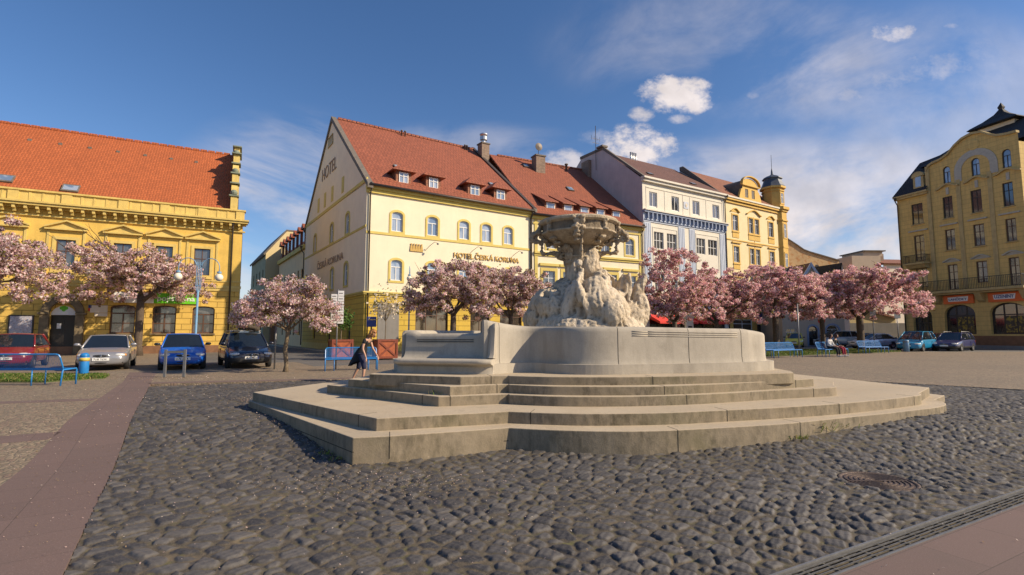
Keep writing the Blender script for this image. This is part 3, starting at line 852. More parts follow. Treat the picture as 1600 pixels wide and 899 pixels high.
# curved basin wall
path = [(758, 585.2, .985), (768, 585.0, .985), (780, 584.3, .965), (794, 583.3, .935), (808, 582.4, .905), (823, 581.8, .88), (838, 581.8, .865), (856, 583.0, .86), (880, 584.8, .86), (915, 585.9, .86), (961, 585.9, .86), (1020, 584.6, .855), (1085, 583.2, .84), (1140, 581.7, .83), (1175, 580.5, .825), (1190, 579.6, .80)]
pw = [(*G(px, py, .975), h) for px, py, h in path]
pw += [(5.25, 10.35, .76), (5.45, 10.9, .76), (5.5, 12.2, .78), (4.9, 13.5, .8), (3.4, 14.4, .8), (1.2, 14.6, .8), (-.8, 13.9, .8), (-1.9, 12.8, .8), (-2.3, 11.5, .8), (-2.4, 10.6, .8), (-2.3, 10.05, .78)]
pw = smooth_open(pw, 5)
prof = [(.0, .0), (-.012, .012), (-.045, .035), (-.085, .085), (-.118, .16), (-.138, .24), (-.147, .31), (-.15, .6), (-.15, .88), (-.158, .945), (-.185, .985), (-.23, 1.0), (-.40, 1.0), (-.45, .98), (-.47, .92), (-.47, .0)]
rings = []
NN = len(pw)
for i in range(NN):
    a = Vector(pw[max(0, i - 1)][:2]); b = Vector(pw[min(NN - 1, i + 1)][:2]); d = (b - a).normalized(); n = Vector((d.y, -d.x)); p = Vector(pw[i][:2]); hh = pw[i][2]
    # heights of the flare stay in metres, the rest scales with the wall
    rings.append([(p.x + n.x * o - 2.2, p.y + n.y * o - 11.5, .97 + (z * .9 if z < .31 else .28 + (z - .31) / .69 * (hh - .28))) for o, z in prof])
m = MB(); m.loft(rings)
bw = m.build('basin_wall', 'g_granite', fo, smooth=True); es_ = bw.modifiers.new('es', 'EDGE_SPLIT'); es_.split_angle = R(50)
# mouldings and joints of the wall
def wall_pt(px, off, z):
    """point on the outer face of the wall near the measured column px"""
    best = None
    for i in range(NN):
        x, y, hh = pw[i]
        q = 800 + 797 * x / (y * math.cos(T_) + (.975 - 1.72) * math.sin(T_))
        if y < 10.3 and (best is None or abs(q - px) < best[0]): best = (abs(q - px), i)
    i = best[1]
    a = Vector(pw[max(0, i - 1)][:2]); b = Vector(pw[min(NN - 1, i + 1)][:2]); d = (b - a).normalized(); n = Vector((d.y, -d.x))
    return (pw[i][0] + n.x * off - 2.2, pw[i][1] + n.y * off - 11.5, z), pw[i][2]
m = MB()
for dz in (.085, .125, .165):
    pts = []
    for px in range(1000, 1166, 8):
        p, hh = wall_pt(px, -.150, 0); pts.append((p[0], p[1], .97 + hh - dz))
    m.tube(pts, .011, 6)
build_each(m, 'moulding', 'g_granite', bw, smooth=True)
m = MB()
for px in (787, 973, 1082, 1168):
    pts = []
    for o, z in prof[:11]:
        p, hh = wall_pt(px, o + .0005, 0); pts.append((p[0], p[1], .97 + (z * .9 if z < .31 else .28 + (z - .31) / .69 * (hh - .28))))
    m.tube(pts, .0045, 5)
build_each(m, 'joint', 'joint', bw)
m = MB(); m.prism([(x - 2.2 , y - 11.5) for x, y, _ in pw], .9, 1.15); m.build('basin_floor', 'g_granite', fo)

# stone bench on the left side
fb = Vector(G(624, 583, .975)); nb = Vector(G(757, 585.6, .975))
e_ = (fb - nb).normalized(); on = Vector((-e_.y, e_.x))
if on.y > 0: on = -on
Lb = (fb - nb).length
bp = [(.40, 0), (.385, .05), (.37, .13), (.42, .165), (.52, .175), (.56, .20), (.565, .235), (.545, .262), (.50, .27), (.16, .27), (.07, .29), (.02, .35), (0, .48)]
rings = []
nst = 44; RB_ = .30
for i in range(nst + 1):
    t = (i / nst) ** 1.25; s = -.13 + (Lb + .21) * t
    endf = 1 - max(0, (t - .93) / .07) ** 2 * .10
    bend = RB_ - math.sqrt(max(0, RB_ ** 2 - (RB_ - max(0, s + .02)) ** 2)) if s < RB_ - .02 else 0
    bend = min(bend, .25)
    if t < .5: top = .735 + .20 * min(1, max(0, 1 - (s + .10) / .42)) ** 1.6
    else: top = .735 - .02 * (t - .5)
    if t > .86: top += .055 * math.sin((t - .86) / .14 * math.pi * .75)
    seatd = 1 - .14 * min(1.9, max(0, 1 - (s + .10) / .22)) ** 2
    ring = []
    for d, z in bp: ring.append(((d * seatd if d > .1 else d + bend * (1 if z > .28 else .8)) * endf if d > .1 else d + bend * (1 if z > .28 else .8), z))
    bk_ = bend * .85
    # upper scroll of the backrest rolls outwards at both ends
    ring += [(-.015 + bk_, top - .13), (-.01 + bk_, top - .06), (-.04 + bk_, top - .015), (-.10, top), (-.20, top), (-.27, top - .03), (-.30, top - .10), (-.30, 0)]
    q = nb - on * .42 + e_ * s
    rings.append([(q.x + on.x * d - 2.2, q.y + on.y * d - 11.5, .972 + z) for d, z in ring])
m = MB(); m.loft(rings); sb_ = m.build('stone_bench', 'g_granite', fo, smooth=True); es_ = sb_.modifiers.new('es', 'EDGE_SPLIT'); es_.split_angle = R(55)
# backrest grooves
m = MB()
for zz in (.575, .615):
    m.tube([((nb - on * (.42 - .004) + e_ * s).x - 2.2, (nb - on * (.42 - .004) + e_ * s).y - 11.5, .972 + zz) for s in (.34, .6, 1.0, Lb - .16)], .006, 5)
build_each(m, 'groove', 'joint', fo)

# rock ------------------------------------------------------------
YC = 12.0
def rp(px, py, dy=0):
    Y = YC + dy; return Vector(((px - 800) / 797 * Y, Y, 1.72 + (520 - py) * Y / 797))
def blob_mesh(name, blobs, voxel, mat, parent, disp, seed=0):
    m = MB()
    for (c, r, rot) in blobs:
        ring = MB(); ring.ball((0, 0, 0), 1, 8)
        Rm = Matrix.Rotation(rot, 3, 'Y')
        vs = []
        for v in ring.v:
            q = Rm @ Vector((v[0] * r[0], v[1] * r[1], v[2] * r[2]))
            vs.append((q.x + c[0] - 2.2, q.y + c[1] - 11.5, q.z + c[2]))
        m.add(vs, ring.f)
    o = m.build(name, mat, parent, smooth=True)
    rm = o.modifiers.new('r', 'REMESH'); rm.mode = 'VOXEL'; rm.voxel_size = voxel
    sm = o.modifiers.new('s', 'SMOOTH'); sm.iterations = 2; sm.factor = .5
    applied(o)
    me = o.data
    n = len(me.vertices)
    co = np.empty(n * 3, np.float32); me.vertices.foreach_get('co', co); co = co.reshape(-1, 3)
    nr = np.array([v.normal[:] for v in me.vertices], np.float32)
    d = np.array([disp(Vector(c), Vector(nn)) for c, nn in zip(co, nr)], np.float32)
    co = co + nr * d[:, None]
    me.vertices.foreach_set('co', co.ravel()); me.update()
    me.materials.clear(); me.materials.append(M[mat])
    me.polygons.foreach_set('use_smooth', np.ones(len(me.polygons), bool))
    return o
S = 12.0 / 797
def bl(px, py, rx, rz, ry=.5, dy=0, rot=0): return (rp(px, py, dy), (rx * S, ry, rz * S), R(rot))
rock = [bl(915, 512, 92, 30, 1.25), bl(860, 482, 36, 34, .85, .1, 8), bl(876, 458, 16, 20, .5, .1, -20), bl(845, 500, 30, 26, .7, .15), bl(885, 470, 30, 34, .75, .1, 20), bl(930, 482, 46, 40, .8, -.35), bl(903, 432, 20, 44, .40, 0, -4), bl(920, 425, 17, 44, .32, -.1, 10),
        bl(893, 418, 9, 22, .28), bl(882, 452, 16, 20, .4, .1, -25), bl(932, 452, 20, 34, .45, -.3, 22), bl(893, 465, 11, 44, .25, -.7, 20), bl(912, 478, 8, 42, .20, -.9, -14), bl(950, 488, 34, 34, .5, -.45), bl(985, 495, 26, 26, .45, -.1), bl(1000, 486, 15, 30, .35, 0, 4),
        bl(972, 452, 10, 26, .16, 0, 14), bl(982, 450, 6, 25, .12, -.12, 4), bl(1004, 448, 6, 24, .12, 0, 22), bl(996, 456, 8, 26, .16, .05, 14), bl(965, 466, 16, 16, .3, 0, 30), bl(947, 428, 15, 6, .14, .1, 32), bl(936, 418, 7, 7, .12, .05, 10), bl(960, 442, 5, 14, .12, .1, -16),
        bl(885, 511, 26, 9, .4, -.75), bl(903, 450, 6, 34, .12, -.45, 14), bl(928, 470, 24, 40, .25, -.75, 8), bl(955, 492, 22, 26, .3, -.95, -14)]
def rdisp(c, n):
    p = c * 1.0
    q = Vector((p.x * 3.4, p.y * 3.4, p.z * 1.3))
    rid = 1 - abs(noise.noise(q)) * 2
    rid2 = 1 - abs(noise.noise(Vector((p.x * 9, p.y * 9, p.z * 3.0)))) * 2
    cav = noise.noise(p * 2.1 + Vector((5, 3, 1)))
    fine = noise.noise(p * 16) * .012 + noise.noise(p * 34) * .006
    wv = Vector((p.x + .12 * noise.noise(p * 2.2), p.y + .12 * noise.noise(p * 2.2 + Vector((4, 4, 4))), p.z))
    st = 1 - 2.2 * abs(noise.noise(Vector((wv.x * 6.5, wv.y * 6.5, wv.z * .9))))
    st2 = 1 - 2.2 * abs(noise.noise(Vector((wv.x * 15, wv.y * 15, wv.z * 1.8 + 3))))
    hole = max(0, noise.noise(p * 3.1 + Vector((5, 3, 1))) - .30)
    sc_ = .5 + .9 * max(0, noise.noise(p * 1.3 + Vector((7, 7, 7))) + .3)
    return (.036 * st + .016 * st2) * sc_ + .020 * rid - .40 * hole + fine - .045
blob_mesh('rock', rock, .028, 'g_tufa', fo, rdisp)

# bowl ------------------------------------------------------------
bc = rp(905, 400)
bx, by = bc.x - 2.2, bc.y - 11.5
def ZP(py): return 1.72 + (520 - py) * 12.0 / 797
BS = .87
prof = [(.0, ZP(440)), (.36, ZP(438)), (.39, ZP(404)), (.43, ZP(403.8)), (.43, ZP(402)), (.36, ZP(401.5)), (.35, ZP(393)), (.40, ZP(385)), (.52, ZP(383)), (.72, ZP(379)), (.88, ZP(374)), (.97, ZP(369)), (1.03, ZP(367.5)), (1.03, ZP(365.5)), (.985, ZP(364.5)), (.99, ZP(354)), (1.02, ZP(353)), (1.08, ZP(351)), (1.09, ZP(348)), (1.06, ZP(345.8)), (.96, ZP(346)), (.92, ZP(350)), (.6, ZP(362)), (0, ZP(366))]
prof = [(r_ * BS, z_) for r_, z_ in prof]
m = MB(); m.lathe(prof, (bx, by, 0), 64)
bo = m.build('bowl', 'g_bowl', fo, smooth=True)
es_ = bo.modifiers.new('es', 'EDGE_SPLIT'); es_.split_angle = R(38)
orn = []
def ob(ang, rad, z, rx, rr, rz, tw=0):
    rad *= BS; rx *= .85; rr *= .85; a = R(ang); return (Vector((bc.x + rad * math.cos(a), bc.y + rad * math.sin(a), z)), (rr * abs(math.cos(a)) + rx * abs(math.sin(a)), rr * abs(math.sin(a)) + rx * abs(math.cos(a)), rz), tw)
for ang in (-100, -12, 184, 80, -55, 34, 128, -145):
    big = ang in (-100, -12, 184, 80)
    for (rad, py, rx, rr, rz) in ((1.05, 350, .14, .05, .05), (1.05, 357, .075, .06, .09), (1.05, 364, .12, .07, .05), (1.0, 370, .07, .08, .06), (.92, 376, .09, .10, .05), (.80, 382, .06, .12, .05)) if big else ((1.02, 352, .10, .04, .05), (1.015, 359, .05, .04, .10), (1.01, 366, .09, .05, .04), (.90, 377, .05, .10, .04), (.74, 383, .04, .11, .04)):
        orn.append(ob(ang, rad, ZP(py), rx, rr, rz))
for sgn, a0 in ((-1, 187), (1, -14)):   # scrolled handles with open loops under the rim
    for (rad, py, q) in ((1.12, 364, .075), (1.21, 366, .06), (1.28, 369, .055), (1.31, 374, .05), (1.27, 378, .05), (1.19, 379, .045), (1.17, 373, .04), (1.08, 378, .045), (1.02, 382, .04), (1.0, 388, .04), (1.02, 393, .045), (.98, 397, .05), (.88, 398, .045), (.78, 396, .05), (.68, 396, .055), (.58, 398, .07), (.48, 402, .09), (.86, 390, .03), (.88, 385, .03)):
        orn.append(ob(a0, rad, ZP(py), q, q * 1.25, q))
for (rad, py, q, h) in ((1.06, 350, .09, .05), (1.04, 356, .05, .07), (1.0, 364, .075, .06), (.96, 371, .05, .08), (.90, 377, .04, .08), (.84, 384, .038, .10), (.77, 392, .036, .11), (.70, 400, .045, .09), (.64, 406, .06, .06)):
    orn.append(ob(-92, rad, ZP(py), q, q, h))
for k_, ang in enumerate((-140, 190)):
    for (rad, py, q) in ((.38, 394, .09), (.36, 402, .10), (.33, 410, .09), (.46, 389, .08)): orn.append(ob(ang, rad, ZP(py), q, q, q * 1.1))
def odisp(c, n):
    return .022 * noise.noise(c * 11) + .024 * noise.noise(c * 22 + Vector((3, 1, 2))) + .012 * noise.noise(c * 44)
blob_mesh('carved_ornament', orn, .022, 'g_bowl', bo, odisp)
m = MB(); a = rp(905, 411, -.55)
m.lathe([(0, -.10), (.075, -.10), (.085, 0), (.075, .04), (.05, .04), (.05, 0), (0, 0)], (a.x - 2.2, a.y - 11.5, a.z), 16, axis='y')
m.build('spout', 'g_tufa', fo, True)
# ------------------------------------------------------------------ buildings
class House:
    def __init__(s, name, label, cat, o, ang, W, D, group=None):
        s.root = thing(name, (o[0], o[1], GZ), R(ang), label, cat, group); s.W = W; s.D = D
    def fn(s, face):
        W, D = s.W, s.D
        return {'front': lambda a, d, z: (a, -d, z), 'left': lambda a, d, z: (-d, a, z), 'right': lambda a, d, z: (W + d, a, z), 'back': lambda a, d, z: (a, D + d, z), None: lambda a, d, z: (a, d, z)}[face]
    def mb(s, face=None): return MB(s.fn(face))
    def part(s, m, name, mat, **k): return m.build(name, mat, s.root, **k)
def arch_pts(a0, a1, z, rise, n=8):
    """points from (a1,z) over the crown back to (a0,z)"""
    c = (a0 + a1) / 2; h = (a1 - a0) / 2
    return [(c + h * math.cos(math.pi * i / n), z + rise * math.sin(math.pi * i / n)) for i in range(n + 1)]
def wall(H, face, a0, a1, z0, z1, ops, mat, deep=.16, name='wall', d=0.0, mb=None):
    """facade with real openings: ops = (a0, a1, z0, z1 springing, rise)"""
    m = mb or H.mb(face)
    tops = [(o[0], o[1], o[2], o[3] + (o[4] if len(o) > 4 else 0), o[3], (o[4] if len(o) > 4 else 0)) for o in ops]
    A = sorted({a0, a1} | {q for o in tops for q in o[:2] if a0 < q < a1}); Z = sorted({z0, z1} | {q for o in tops for q in (o[2], o[3]) if z0 < q < z1})
    for i in range(len(A) - 1):
        for j in range(len(Z) - 1):
            ca, cz = (A[i] + A[i + 1]) / 2, (Z[j] + Z[j + 1]) / 2
            if any(o[0] < ca < o[1] and o[2] < cz < o[3] for o in tops): continue
            m.add([(A[i], d, Z[j]), (A[i + 1], d, Z[j]), (A[i + 1], d, Z[j + 1]), (A[i], d, Z[j + 1])], [(0, 1, 2, 3)])
    for (x0, x1, y0, yt, ys, rise) in tops:
        if rise:
            ap = arch_pts(x0, x1, ys, rise)
            half = len(ap) // 2
            m.add([(p[0], d, p[1]) for p in ap[:half + 1]] + [(x1, d, yt)], [tuple(range(half + 2))])
            m.add([(p[0], d, p[1]) for p in ap[half:]] + [(x0, d, yt)], [tuple(range(half + 2))])
            loop = [(x0, y0), (x1, y0)] + ap
        else: loop = [(x0, y0), (x1, y0), (x1, yt), (x0, yt)]
        n = len(loop)
        m.add([(p[0], d, p[1]) for p in loop] + [(p[0], d - deep, p[1]) for p in loop], [(i, (i + 1) % n, (i + 1) % n + n, i + n) for i in range(n)])
    if mb is None: return H.part(m, name, mat)
def window(H, face, a0, a1, z0, zs, rise=0, fr='frame_white', pane='pane_blue', cols=2, trans=.66, deep=.13, sur=None, sw=.14, sill=None, fw=.06, rows=(), hood=None, sd=.04, mull=.05, d=0, name='window'):
    w = H.mb(face); D0 = d - deep
    def ring(m, off0, off1, da, db, closed=True):
        """frame between the outline grown by off0 and by off1"""
        def loop(o):
            if rise: return [(a0 - o, z0 - o), (a1 + o, z0 - o)] + [(p[0], p[1]) for p in arch_pts(a0 - o, a1 + o, zs, rise + o)]
            return [(a0 - o, z0 - o), (a1 + o, z0 - o), (a1 + o, zs + o), (a0 - o, zs + o)]
        A, B_ = loop(off0), loop(off1); n = len(A)
        vs = [(p[0], da, p[1]) for p in A] + [(p[0], da, p[1]) for p in B_] + [(p[0], db, p[1]) for p in A] + [(p[0], db, p[1]) for p in B_]
        f = []
        for i in range(n):
            j = (i + 1) % n
            f += [(i, j, j + n, i + n), (i + 2 * n, j + 2 * n, j + 3 * n, i + 3 * n), (i, j, j + 2 * n, i + 2 * n), (i + n, j + n, j + 3 * n, i + 3 * n)]
        m.add(vs, f)
    ring(w, 0, -fw, D0 + .045, D0 - .02)
    zt = zs + rise
    if cols > 1:
        for c in range(1, cols):
            x = a0 + (a1 - a0) * c / cols
            w.box(x - mull / 2, x + mull / 2, D0 - .015, D0 + .035, z0 + fw * .8, z0 + (zt - z0) * trans if rise and cols == 2 else zt - fw * .8)
    if trans: zt_ = z0 + (zt - z0) * trans; w.box(a0 + fw * .8, a1 - fw * .8, D0 - .012, D0 + .04, zt_ - mull / 2, zt_ + mull / 2)
    for q in rows: zt_ = z0 + (zt - z0) * q; w.box(a0 + fw * .8, a1 - fw * .8, D0 - .012, D0 + .028, zt_ - mull * .35, zt_ + mull * .35)
    o = H.part(w, name, fr)
    p = H.mb(face)
    lp = [(a0 + .01, z0 + .01), (a1 - .01, z0 + .01)] + (arch_pts(a0 + .01, a1 - .01, zs, rise - .01) if rise else [(a1 - .01, zs - .01), (a0 + .01, zs - .01)])
    p.add([(q[0], D0, q[1]) for q in lp], [tuple(range(len(lp)))])
    p.build('pane', pane, o)
    if sur:
        t = H.mb(face)
        ring(t, sw, .0, d + sd, d - .03)
        t.build('surround', sur, o)
    if sill:
        t = H.mb(face); e = sw if sur else .08
        t.box(a0 - e, a1 + e, d - .1, d + .12, z0 - (sw if sur else 0) - .09, z0 - (sw if sur else 0) - .003); t.build('sill', sill, o)
    if hood:
        t = H.mb(face); c = (a0 + a1) / 2
        kind, hz, hw, hh, hm = hood
        if kind == 'ped':
            t.extr([(c - hw, d - .02, hz), (c + hw, d - .02, hz), (c + hw, d - .02, hz + .10), (c, d - .02, hz + hh), (c - hw, d - .02, hz + .10)], (0, .07, 0))
            t.box(c - hw - .04, c + hw + .04, d - .02, d + .24, hz - .07, hz + .03)
            for sg in (-1, 1):
                t.extr([(c + sg * (hw + .08), d - .02, hz + .06), (c, d - .02, hz + hh), (c, d - .02, hz + hh + .11), (c + sg * (hw + .08), d - .02, hz + .17)], (0, .26, 0))
        elif kind == 'flat': t.box(c - hw, c + hw, d - .02, d + .16, hz, hz + hh)
        elif kind == 'curve':
            n = 12; lo = [(c - hw + 2 * hw * i / n, hz + hh * math.sin(math.pi * i / n) ** 1.6) for i in range(n + 1)]
            t.loft([[(x, d - .02, z), (x, d + .18, z), (x, d + .18, z + .1), (x, d - .02, z + .1)] for x, z in lo])
            t.extr([(x, d - .02, z) for x, z in lo] + [(c + hw, d - .02, hz - .02), (c - hw, d - .02, hz - .02)], (0, .05, 0))
        t.build('hood', hm, o)
    return o
def gable_roof(H, x0, x1, ye, ze, yr, zr, yb, mat, th=.16, name='roof', zb=None):
    zb = ze if zb is None else zb
    m = MB()
    m.extr([(x0, ye, ze), (x0, yr, zr), (x0, yb, zb), (x0, yb, zb - th), (x0, yr, zr - th * 1.3), (x0, ye, ze - th)], (x1 - x0, 0, 0))
    return H.part(m, name, mat)
def drainpipe(H, face, a, z0, z1, d=.12, r=.055, swan=True, parent=None):
    m = H.mb(face)
    pts = [(a, d, z0), (a, d, z1 - .5)] + ([(a, d + .25, z1 - .15), (a, d + .3, z1)] if swan else [(a, d, z1)])
    m.tube(pts, r, 8)
    m.lathe([(r, 0), (r * 2.4, .25), (r * 2.4, .32), (0, .32)], (a, d + (.3 if swan else 0), z1 - .05), 8)
    return H.part(m, 'drainpipe', 'gutter', smooth=True)

# ---- yellow bank building on the left
B1 = House('bank_building', 'ochre yellow two storey building with bright orange roof and stone arched door', 'building', (-42.14, 27.83), 28, 24.0, 12)
upc = [1.2, 4.2, 7.4, 10.45, 13.50, 16.60, 19.05, 21.42]
ops = [(c - .52, c + .52, 5.75, 7.75) for c in upc]
wall(B1, 'front', 0, 24, 4.9, 9.72, ops, 'bank_yellow')
loc_ = [1.2, 4.2, 9.3, 16.85, 19.28, 21.70]
lops = [(c - .72, c + .72, 1.42, 3.22, .22) for c in loc_] + [(12.98, 14.32, .06, 2.62, .66), (6.0, 7.6, .06, 2.6, .2)]
wall(B1, 'front', 0, 24, 0, 4.9, lops, 'bank_block', deep=.32)
for c in upc:
    window(B1, 'front', c - .52, c + .52, 5.75, 7.75, 0, 'frame_brown', 'pane_dark', 2, .62, sur='bank_trim', sw=.2, sill='bank_trim', hood=('ped', 8.45, 1.08, .52, 'bank_trim'), deep=.14)
for c in loc_:
    window(B1, 'front', c - .72, c + .72, 1.42, 3.22, .22, 'frame_brown', 'pane_dark', 3 if False else 2, .70, rows=(.36,), sill='stone_brown', deep=.3, fw=.09, mull=.09)
# apron posts between the lower windows
m = B1.mb('front')
for c in upc:
    for sg in (-1, 1): m.box(c + sg * .95 - .07, c + sg * .95 + .07, -.02, .05, 5.3, 8.35)
build_each(m, 'pilaster_strip', 'bank_trim', B1.root)
m = B1.mb('front'); m.box(-.1, 24.08, -.05, .12, 4.82, 5.02); m.box(-.05, 24.04, -.05, .07, 4.6, 4.82); m.box(-.05, 24.05, -.05, .05, 5.3, 5.42); B1.part(m, 'string_course', 'bank_trim')
m = B1.mb('front'); m.box(-.05, 24.06, -.05, .10, 0, .55); B1.part(m, 'plinth', 'right_base')
# corbelled cornice and attic parapet
m = B1.mb('front'); m.box(-.2, 24.35, -.05, .62, 9.82, 9.97); m.box(-.2, 24.42, -.05, .72, 9.98, 10.10); m.box(-.1, 24.2, -.05, .14, 9.2, 9.30); m.box(-.1, 24.25, -.05, .24, 9.70, 9.81)
B1.part(m, 'cornice', 'bank_trim')
m = B1.mb('front'); a = .25
while a < 24.2: m.extr([(a - .08, -.02, 9.38), (a - .08, .30, 9.40), (a - .08, .36, 9.56), (a - .08, .54, 9.60), (a - .08, .54, 9.80), (a - .08, -.02, 9.80)], (.16, 0, 0)); a += .588
build_each(m, 'corbel', 'bank_trim', B1.root)
m = B1.mb('front'); m.box(-.1, 24.1, -.4, .10, 10.10, 10.82); m.box(-.1, 24.18, -.45, .22, 10.83, 10.95)
for c in (.3, 2.7, 5.4, 8.2, 10.68, 13.4, 16.5, 18.95, 21.3, 23.8): m.box(c - .28, c + .28, .08, .17, 10.12, 10.81)
c = .7
while c < 23.5: m.box(c - .06, c + .06, .08, .13, 10.2, 10.75); c += 1.35 / 2
B1.part(m, 'parapet', 'bank_trim')
# side and back walls
m = MB(); m.box(23.5, 24, .0, 12, 10.0, 10.89); m.add([(24, 0, 0), (24, 12, 0), (24, 12, 10.0), (24, 0, 10.0)], [(0, 1, 2, 3)]); m.add([(0, 12, 0), (24, 12, 0), (24, 12, 10.9), (0, 12, 10.9)], [(0, 1, 2, 3)])
m.add([(0, 0, 0), (0, 12, 0), (0, 12, 10.9), (0, 6, 17.1), (0, 0, 10.9)], [(0, 1, 2, 3, 4)]); B1.part(m, 'side_wall', 'bank_yellow')
gable_roof(B1, -.3, 23.12, .25, 10.98, 6.1, 17.15, 12.4, 'roof_orange', name='roof')
m = MB()
for i in range(39): m.box(.2 + i * .58, .2 + i * .58 + .5, 5.98, 6.24, 17.08, 17.24)
B1.part(m, 'ridge_tiles', 'roof_orange')
m = MB()
for i in range(13): m.box(1 + i * 1.75, 1.22 + i * 1.75, 4.6, 4.85, 15.58, 15.74)
build_each(m, 'roof_vent', 'coping', B1.root)
# scrolled gable end
gp = [(-.05, 10.9), (-.05, 12.1), (.25, 12.25), (.30, 12.9), (.7, 13.3), (1.0, 13.5), (1.0, 14.4), (1.3, 14.5), (1.35, 14.9), (1.9, 15.5), (2.5, 15.7), (2.5, 16.7), (3.1, 16.9), (3.6, 17.2), (4.3, 17.3), (4.3, 18.0), (7.7, 18.0), (7.7, 17.3), (8.9, 16.9), (9.5, 15.7), (10.1, 15.5), (11, 14.0), (12, 12.2), (12.05, 10.9)]
gp = [(y, 10.9 + (z - 10.9) * .90) for y, z in gp]
m = MB(); m.extr([(23.10, y, z) for y, z in gp], (.42, 0, 0)); B1.part(m, 'gable', 'bank_trim')
m = MB()
for (y0, y1, z) in ((-.15, .45, 12.1), (.55, 1.45, 13.42), (.9, 1.6, 14.42), (2.0, 3.2, 15.68), (2.3, 3.1, 16.72), (4.1, 7.9, 18.0)):
    z = 10.9 + (z - 10.9) * .90; m.box(22.97, 23.66, y0, y1, z + .002, z + .13)
m.ball((23.3, .1, 12.3), .26, 6); m.ball((23.3, 1.2, 14.35), .24, 6); m.ball((23.3, 2.75, 16.35), .24, 6)
build_each(m, 'gable_coping', 'copper_green', B1.root, bevel=.03)
def skylight(H, x, y, w, h, slope_pt, par=None, nm='skylight', fr='coping'):
    """roof window lying on the slope; slope_pt(y)->z"""
    m = MB(); z0, z1 = slope_pt(y), slope_pt(y + h)
    m.extr([(x, y, z0 + .05), (x + w, y, z0 + .05), (x + w, y + h, z1 + .05), (x, y + h, z1 + .05)], (0, -.06, .07)); o = H.part(m, nm, fr)
    m = MB(); e = .08; k = (z1 - z0) / h
    m.add([(x + e, y + e - .062, z0 + .125 + k * e), (x + w - e, y + e - .062, z0 + .125 + k * e), (x + w - e, y + h - e - .062, z1 + .125 - k * e), (x + e, y + h - e - .062, z1 + .125 - k * e)], [(0, 1, 2, 3)])
    m.build('pane', 'pane_blue', o)
s1f = lambda y: 10.98 + (y - .25) * 1.0547
skylight(B1, 12.9, .35, .95, .55, s1f); skylight(B1, 9.4, .6, .95, .55, s1f)
drainpipe(B1, 'front', 23.35, .2, 9.6)
# arched doorway
def arch_ring(m, c, z, r0, r1, d0, d1, n=14, spring=None):
    A = [(c + r1 * math.cos(math.pi * i / n), z + r1 * math.sin(math.pi * i / n)) for i in range(n + 1)]; B_ = [(c + r0 * math.cos(math.pi * i / n), z + r0 * math.sin(math.pi * i / n)) for i in range(n + 1)]
    m.loft([[(a[0], d0, a[1]), (a[0], d1, a[1]), (b[0], d1, b[1]), (b[0], d0, b[1])] for a, b in zip(A, B_)])
m = B1.mb('front'); m.box(12.50, 12.97, -.2, .30, 0, 2.66); m.box(14.33, 14.80, -.2, .30, 0, 2.66); m.box(12.4, 12.97, -.2, .38, 2.67, 2.82); m.box(14.33, 14.9, -.2, .38, 2.67, 2.82)
arch_ring(m, 13.65, 2.83, .68, 1.12, -.2, .32); B1.part(m, 'door_surround', 'stone_brown', bevel=.02)
m = B1.mb('front'); m.box(12.98, 14.32, -.30, -.24, .06, 2.64); m.box(13.62, 13.68, -.24, -.22, .1, 2.6)
for x in (13.1, 13.8):
    for z in (.2, 1.0, 1.8): m.box(x, x + .45, -.24, -.225, z, z + .65)
do = B1.part(m, 'door', 'door_dark')
m = B1.mb('front'); m.box(13.3, 13.52, -.225, -.218, 1.75, 2.1); m.build('notice', 'white_paint', do)
m = B1.mb('front')
pts = [(13.65 + .66 * math.cos(math.pi * i / 14), 2.66 + .7 * math.sin(math.pi * i / 14)) for i in range(15)]
m.extr([(p[0], -.1, p[1]) for p in pts], (0, .04, 0)); fl_ = B1.part(m, 'fanlight_sign', 'white_paint')
m = B1.mb('front')
for (x, z) in ((13.52, 3.12), (13.76, 3.12), (13.64, 3.0), (13.64, 3.22)): m.lathe([(0, -.055), (.11, -.055), (.11, -.05), (0, -.05)], (x, 0, z), 10, axis='y')
m.build('clover_emblem', 'green_sign', fl_)
# the green shop board and its white part
m = B1.mb('front'); m.box(18.62, 21.32, .02, .12, 3.58, 4.32); gs = B1.part(m, 'sign_board', 'green_sign')
m = B1.mb('front'); m.box(16.3, 18.60, .02, .12, 3.58, 4.32); B1.part(m, 'sign_board', 'white_paint')
text_mesh('lettering', 'pojišťovna', 2.3, .52, 'white_paint', gs, text_frame((18.82, -.135, 3.66), (1, 0, 0), (0, 0, 1)))
m = B1.mb('front'); m.box(15.05, 16.0, .02, .06, 2.85, 3.35); m.box(15.3, 16.0, .02, .05, 2.6, 2.82); B1.part(m, 'name_plate', 'offwhite')
m = B1.mb('front'); m.box(14.95, 15.12, .02, .06, 3.16, 3.36); hn = B1.part(m, 'house_number_plate', 'navy')
m = B1.mb('front'); m.box(14.95, 15.12, .02, .055, 2.95, 3.14); B1.part(m, 'house_number_plate', 'red_awning')
m = B1.mb('front'); m.box(6.0, 7.6, -.30, -.24, .06, 2.8); m.box(6.77, 6.83, -.24, -.22, .1, 2.7); B1.part(m, 'door', 'door_dark')
# poster case
M['poster'] = pm('poster', (.30, .34, .42), .5, .7, 9, col2=(.55, .42, .38), c2=(.45, .6))
m = B1.mb('front'); m.box(10.95, 12.2, .02, .10, 1.32, 2.62); pc = B1.part(m, 'poster_case', 'frame_dark')
m = B1.mb('front'); m.box(11.03, 12.12, .10, .106, 1.4, 2.54); m.build('poster', 'poster', pc)

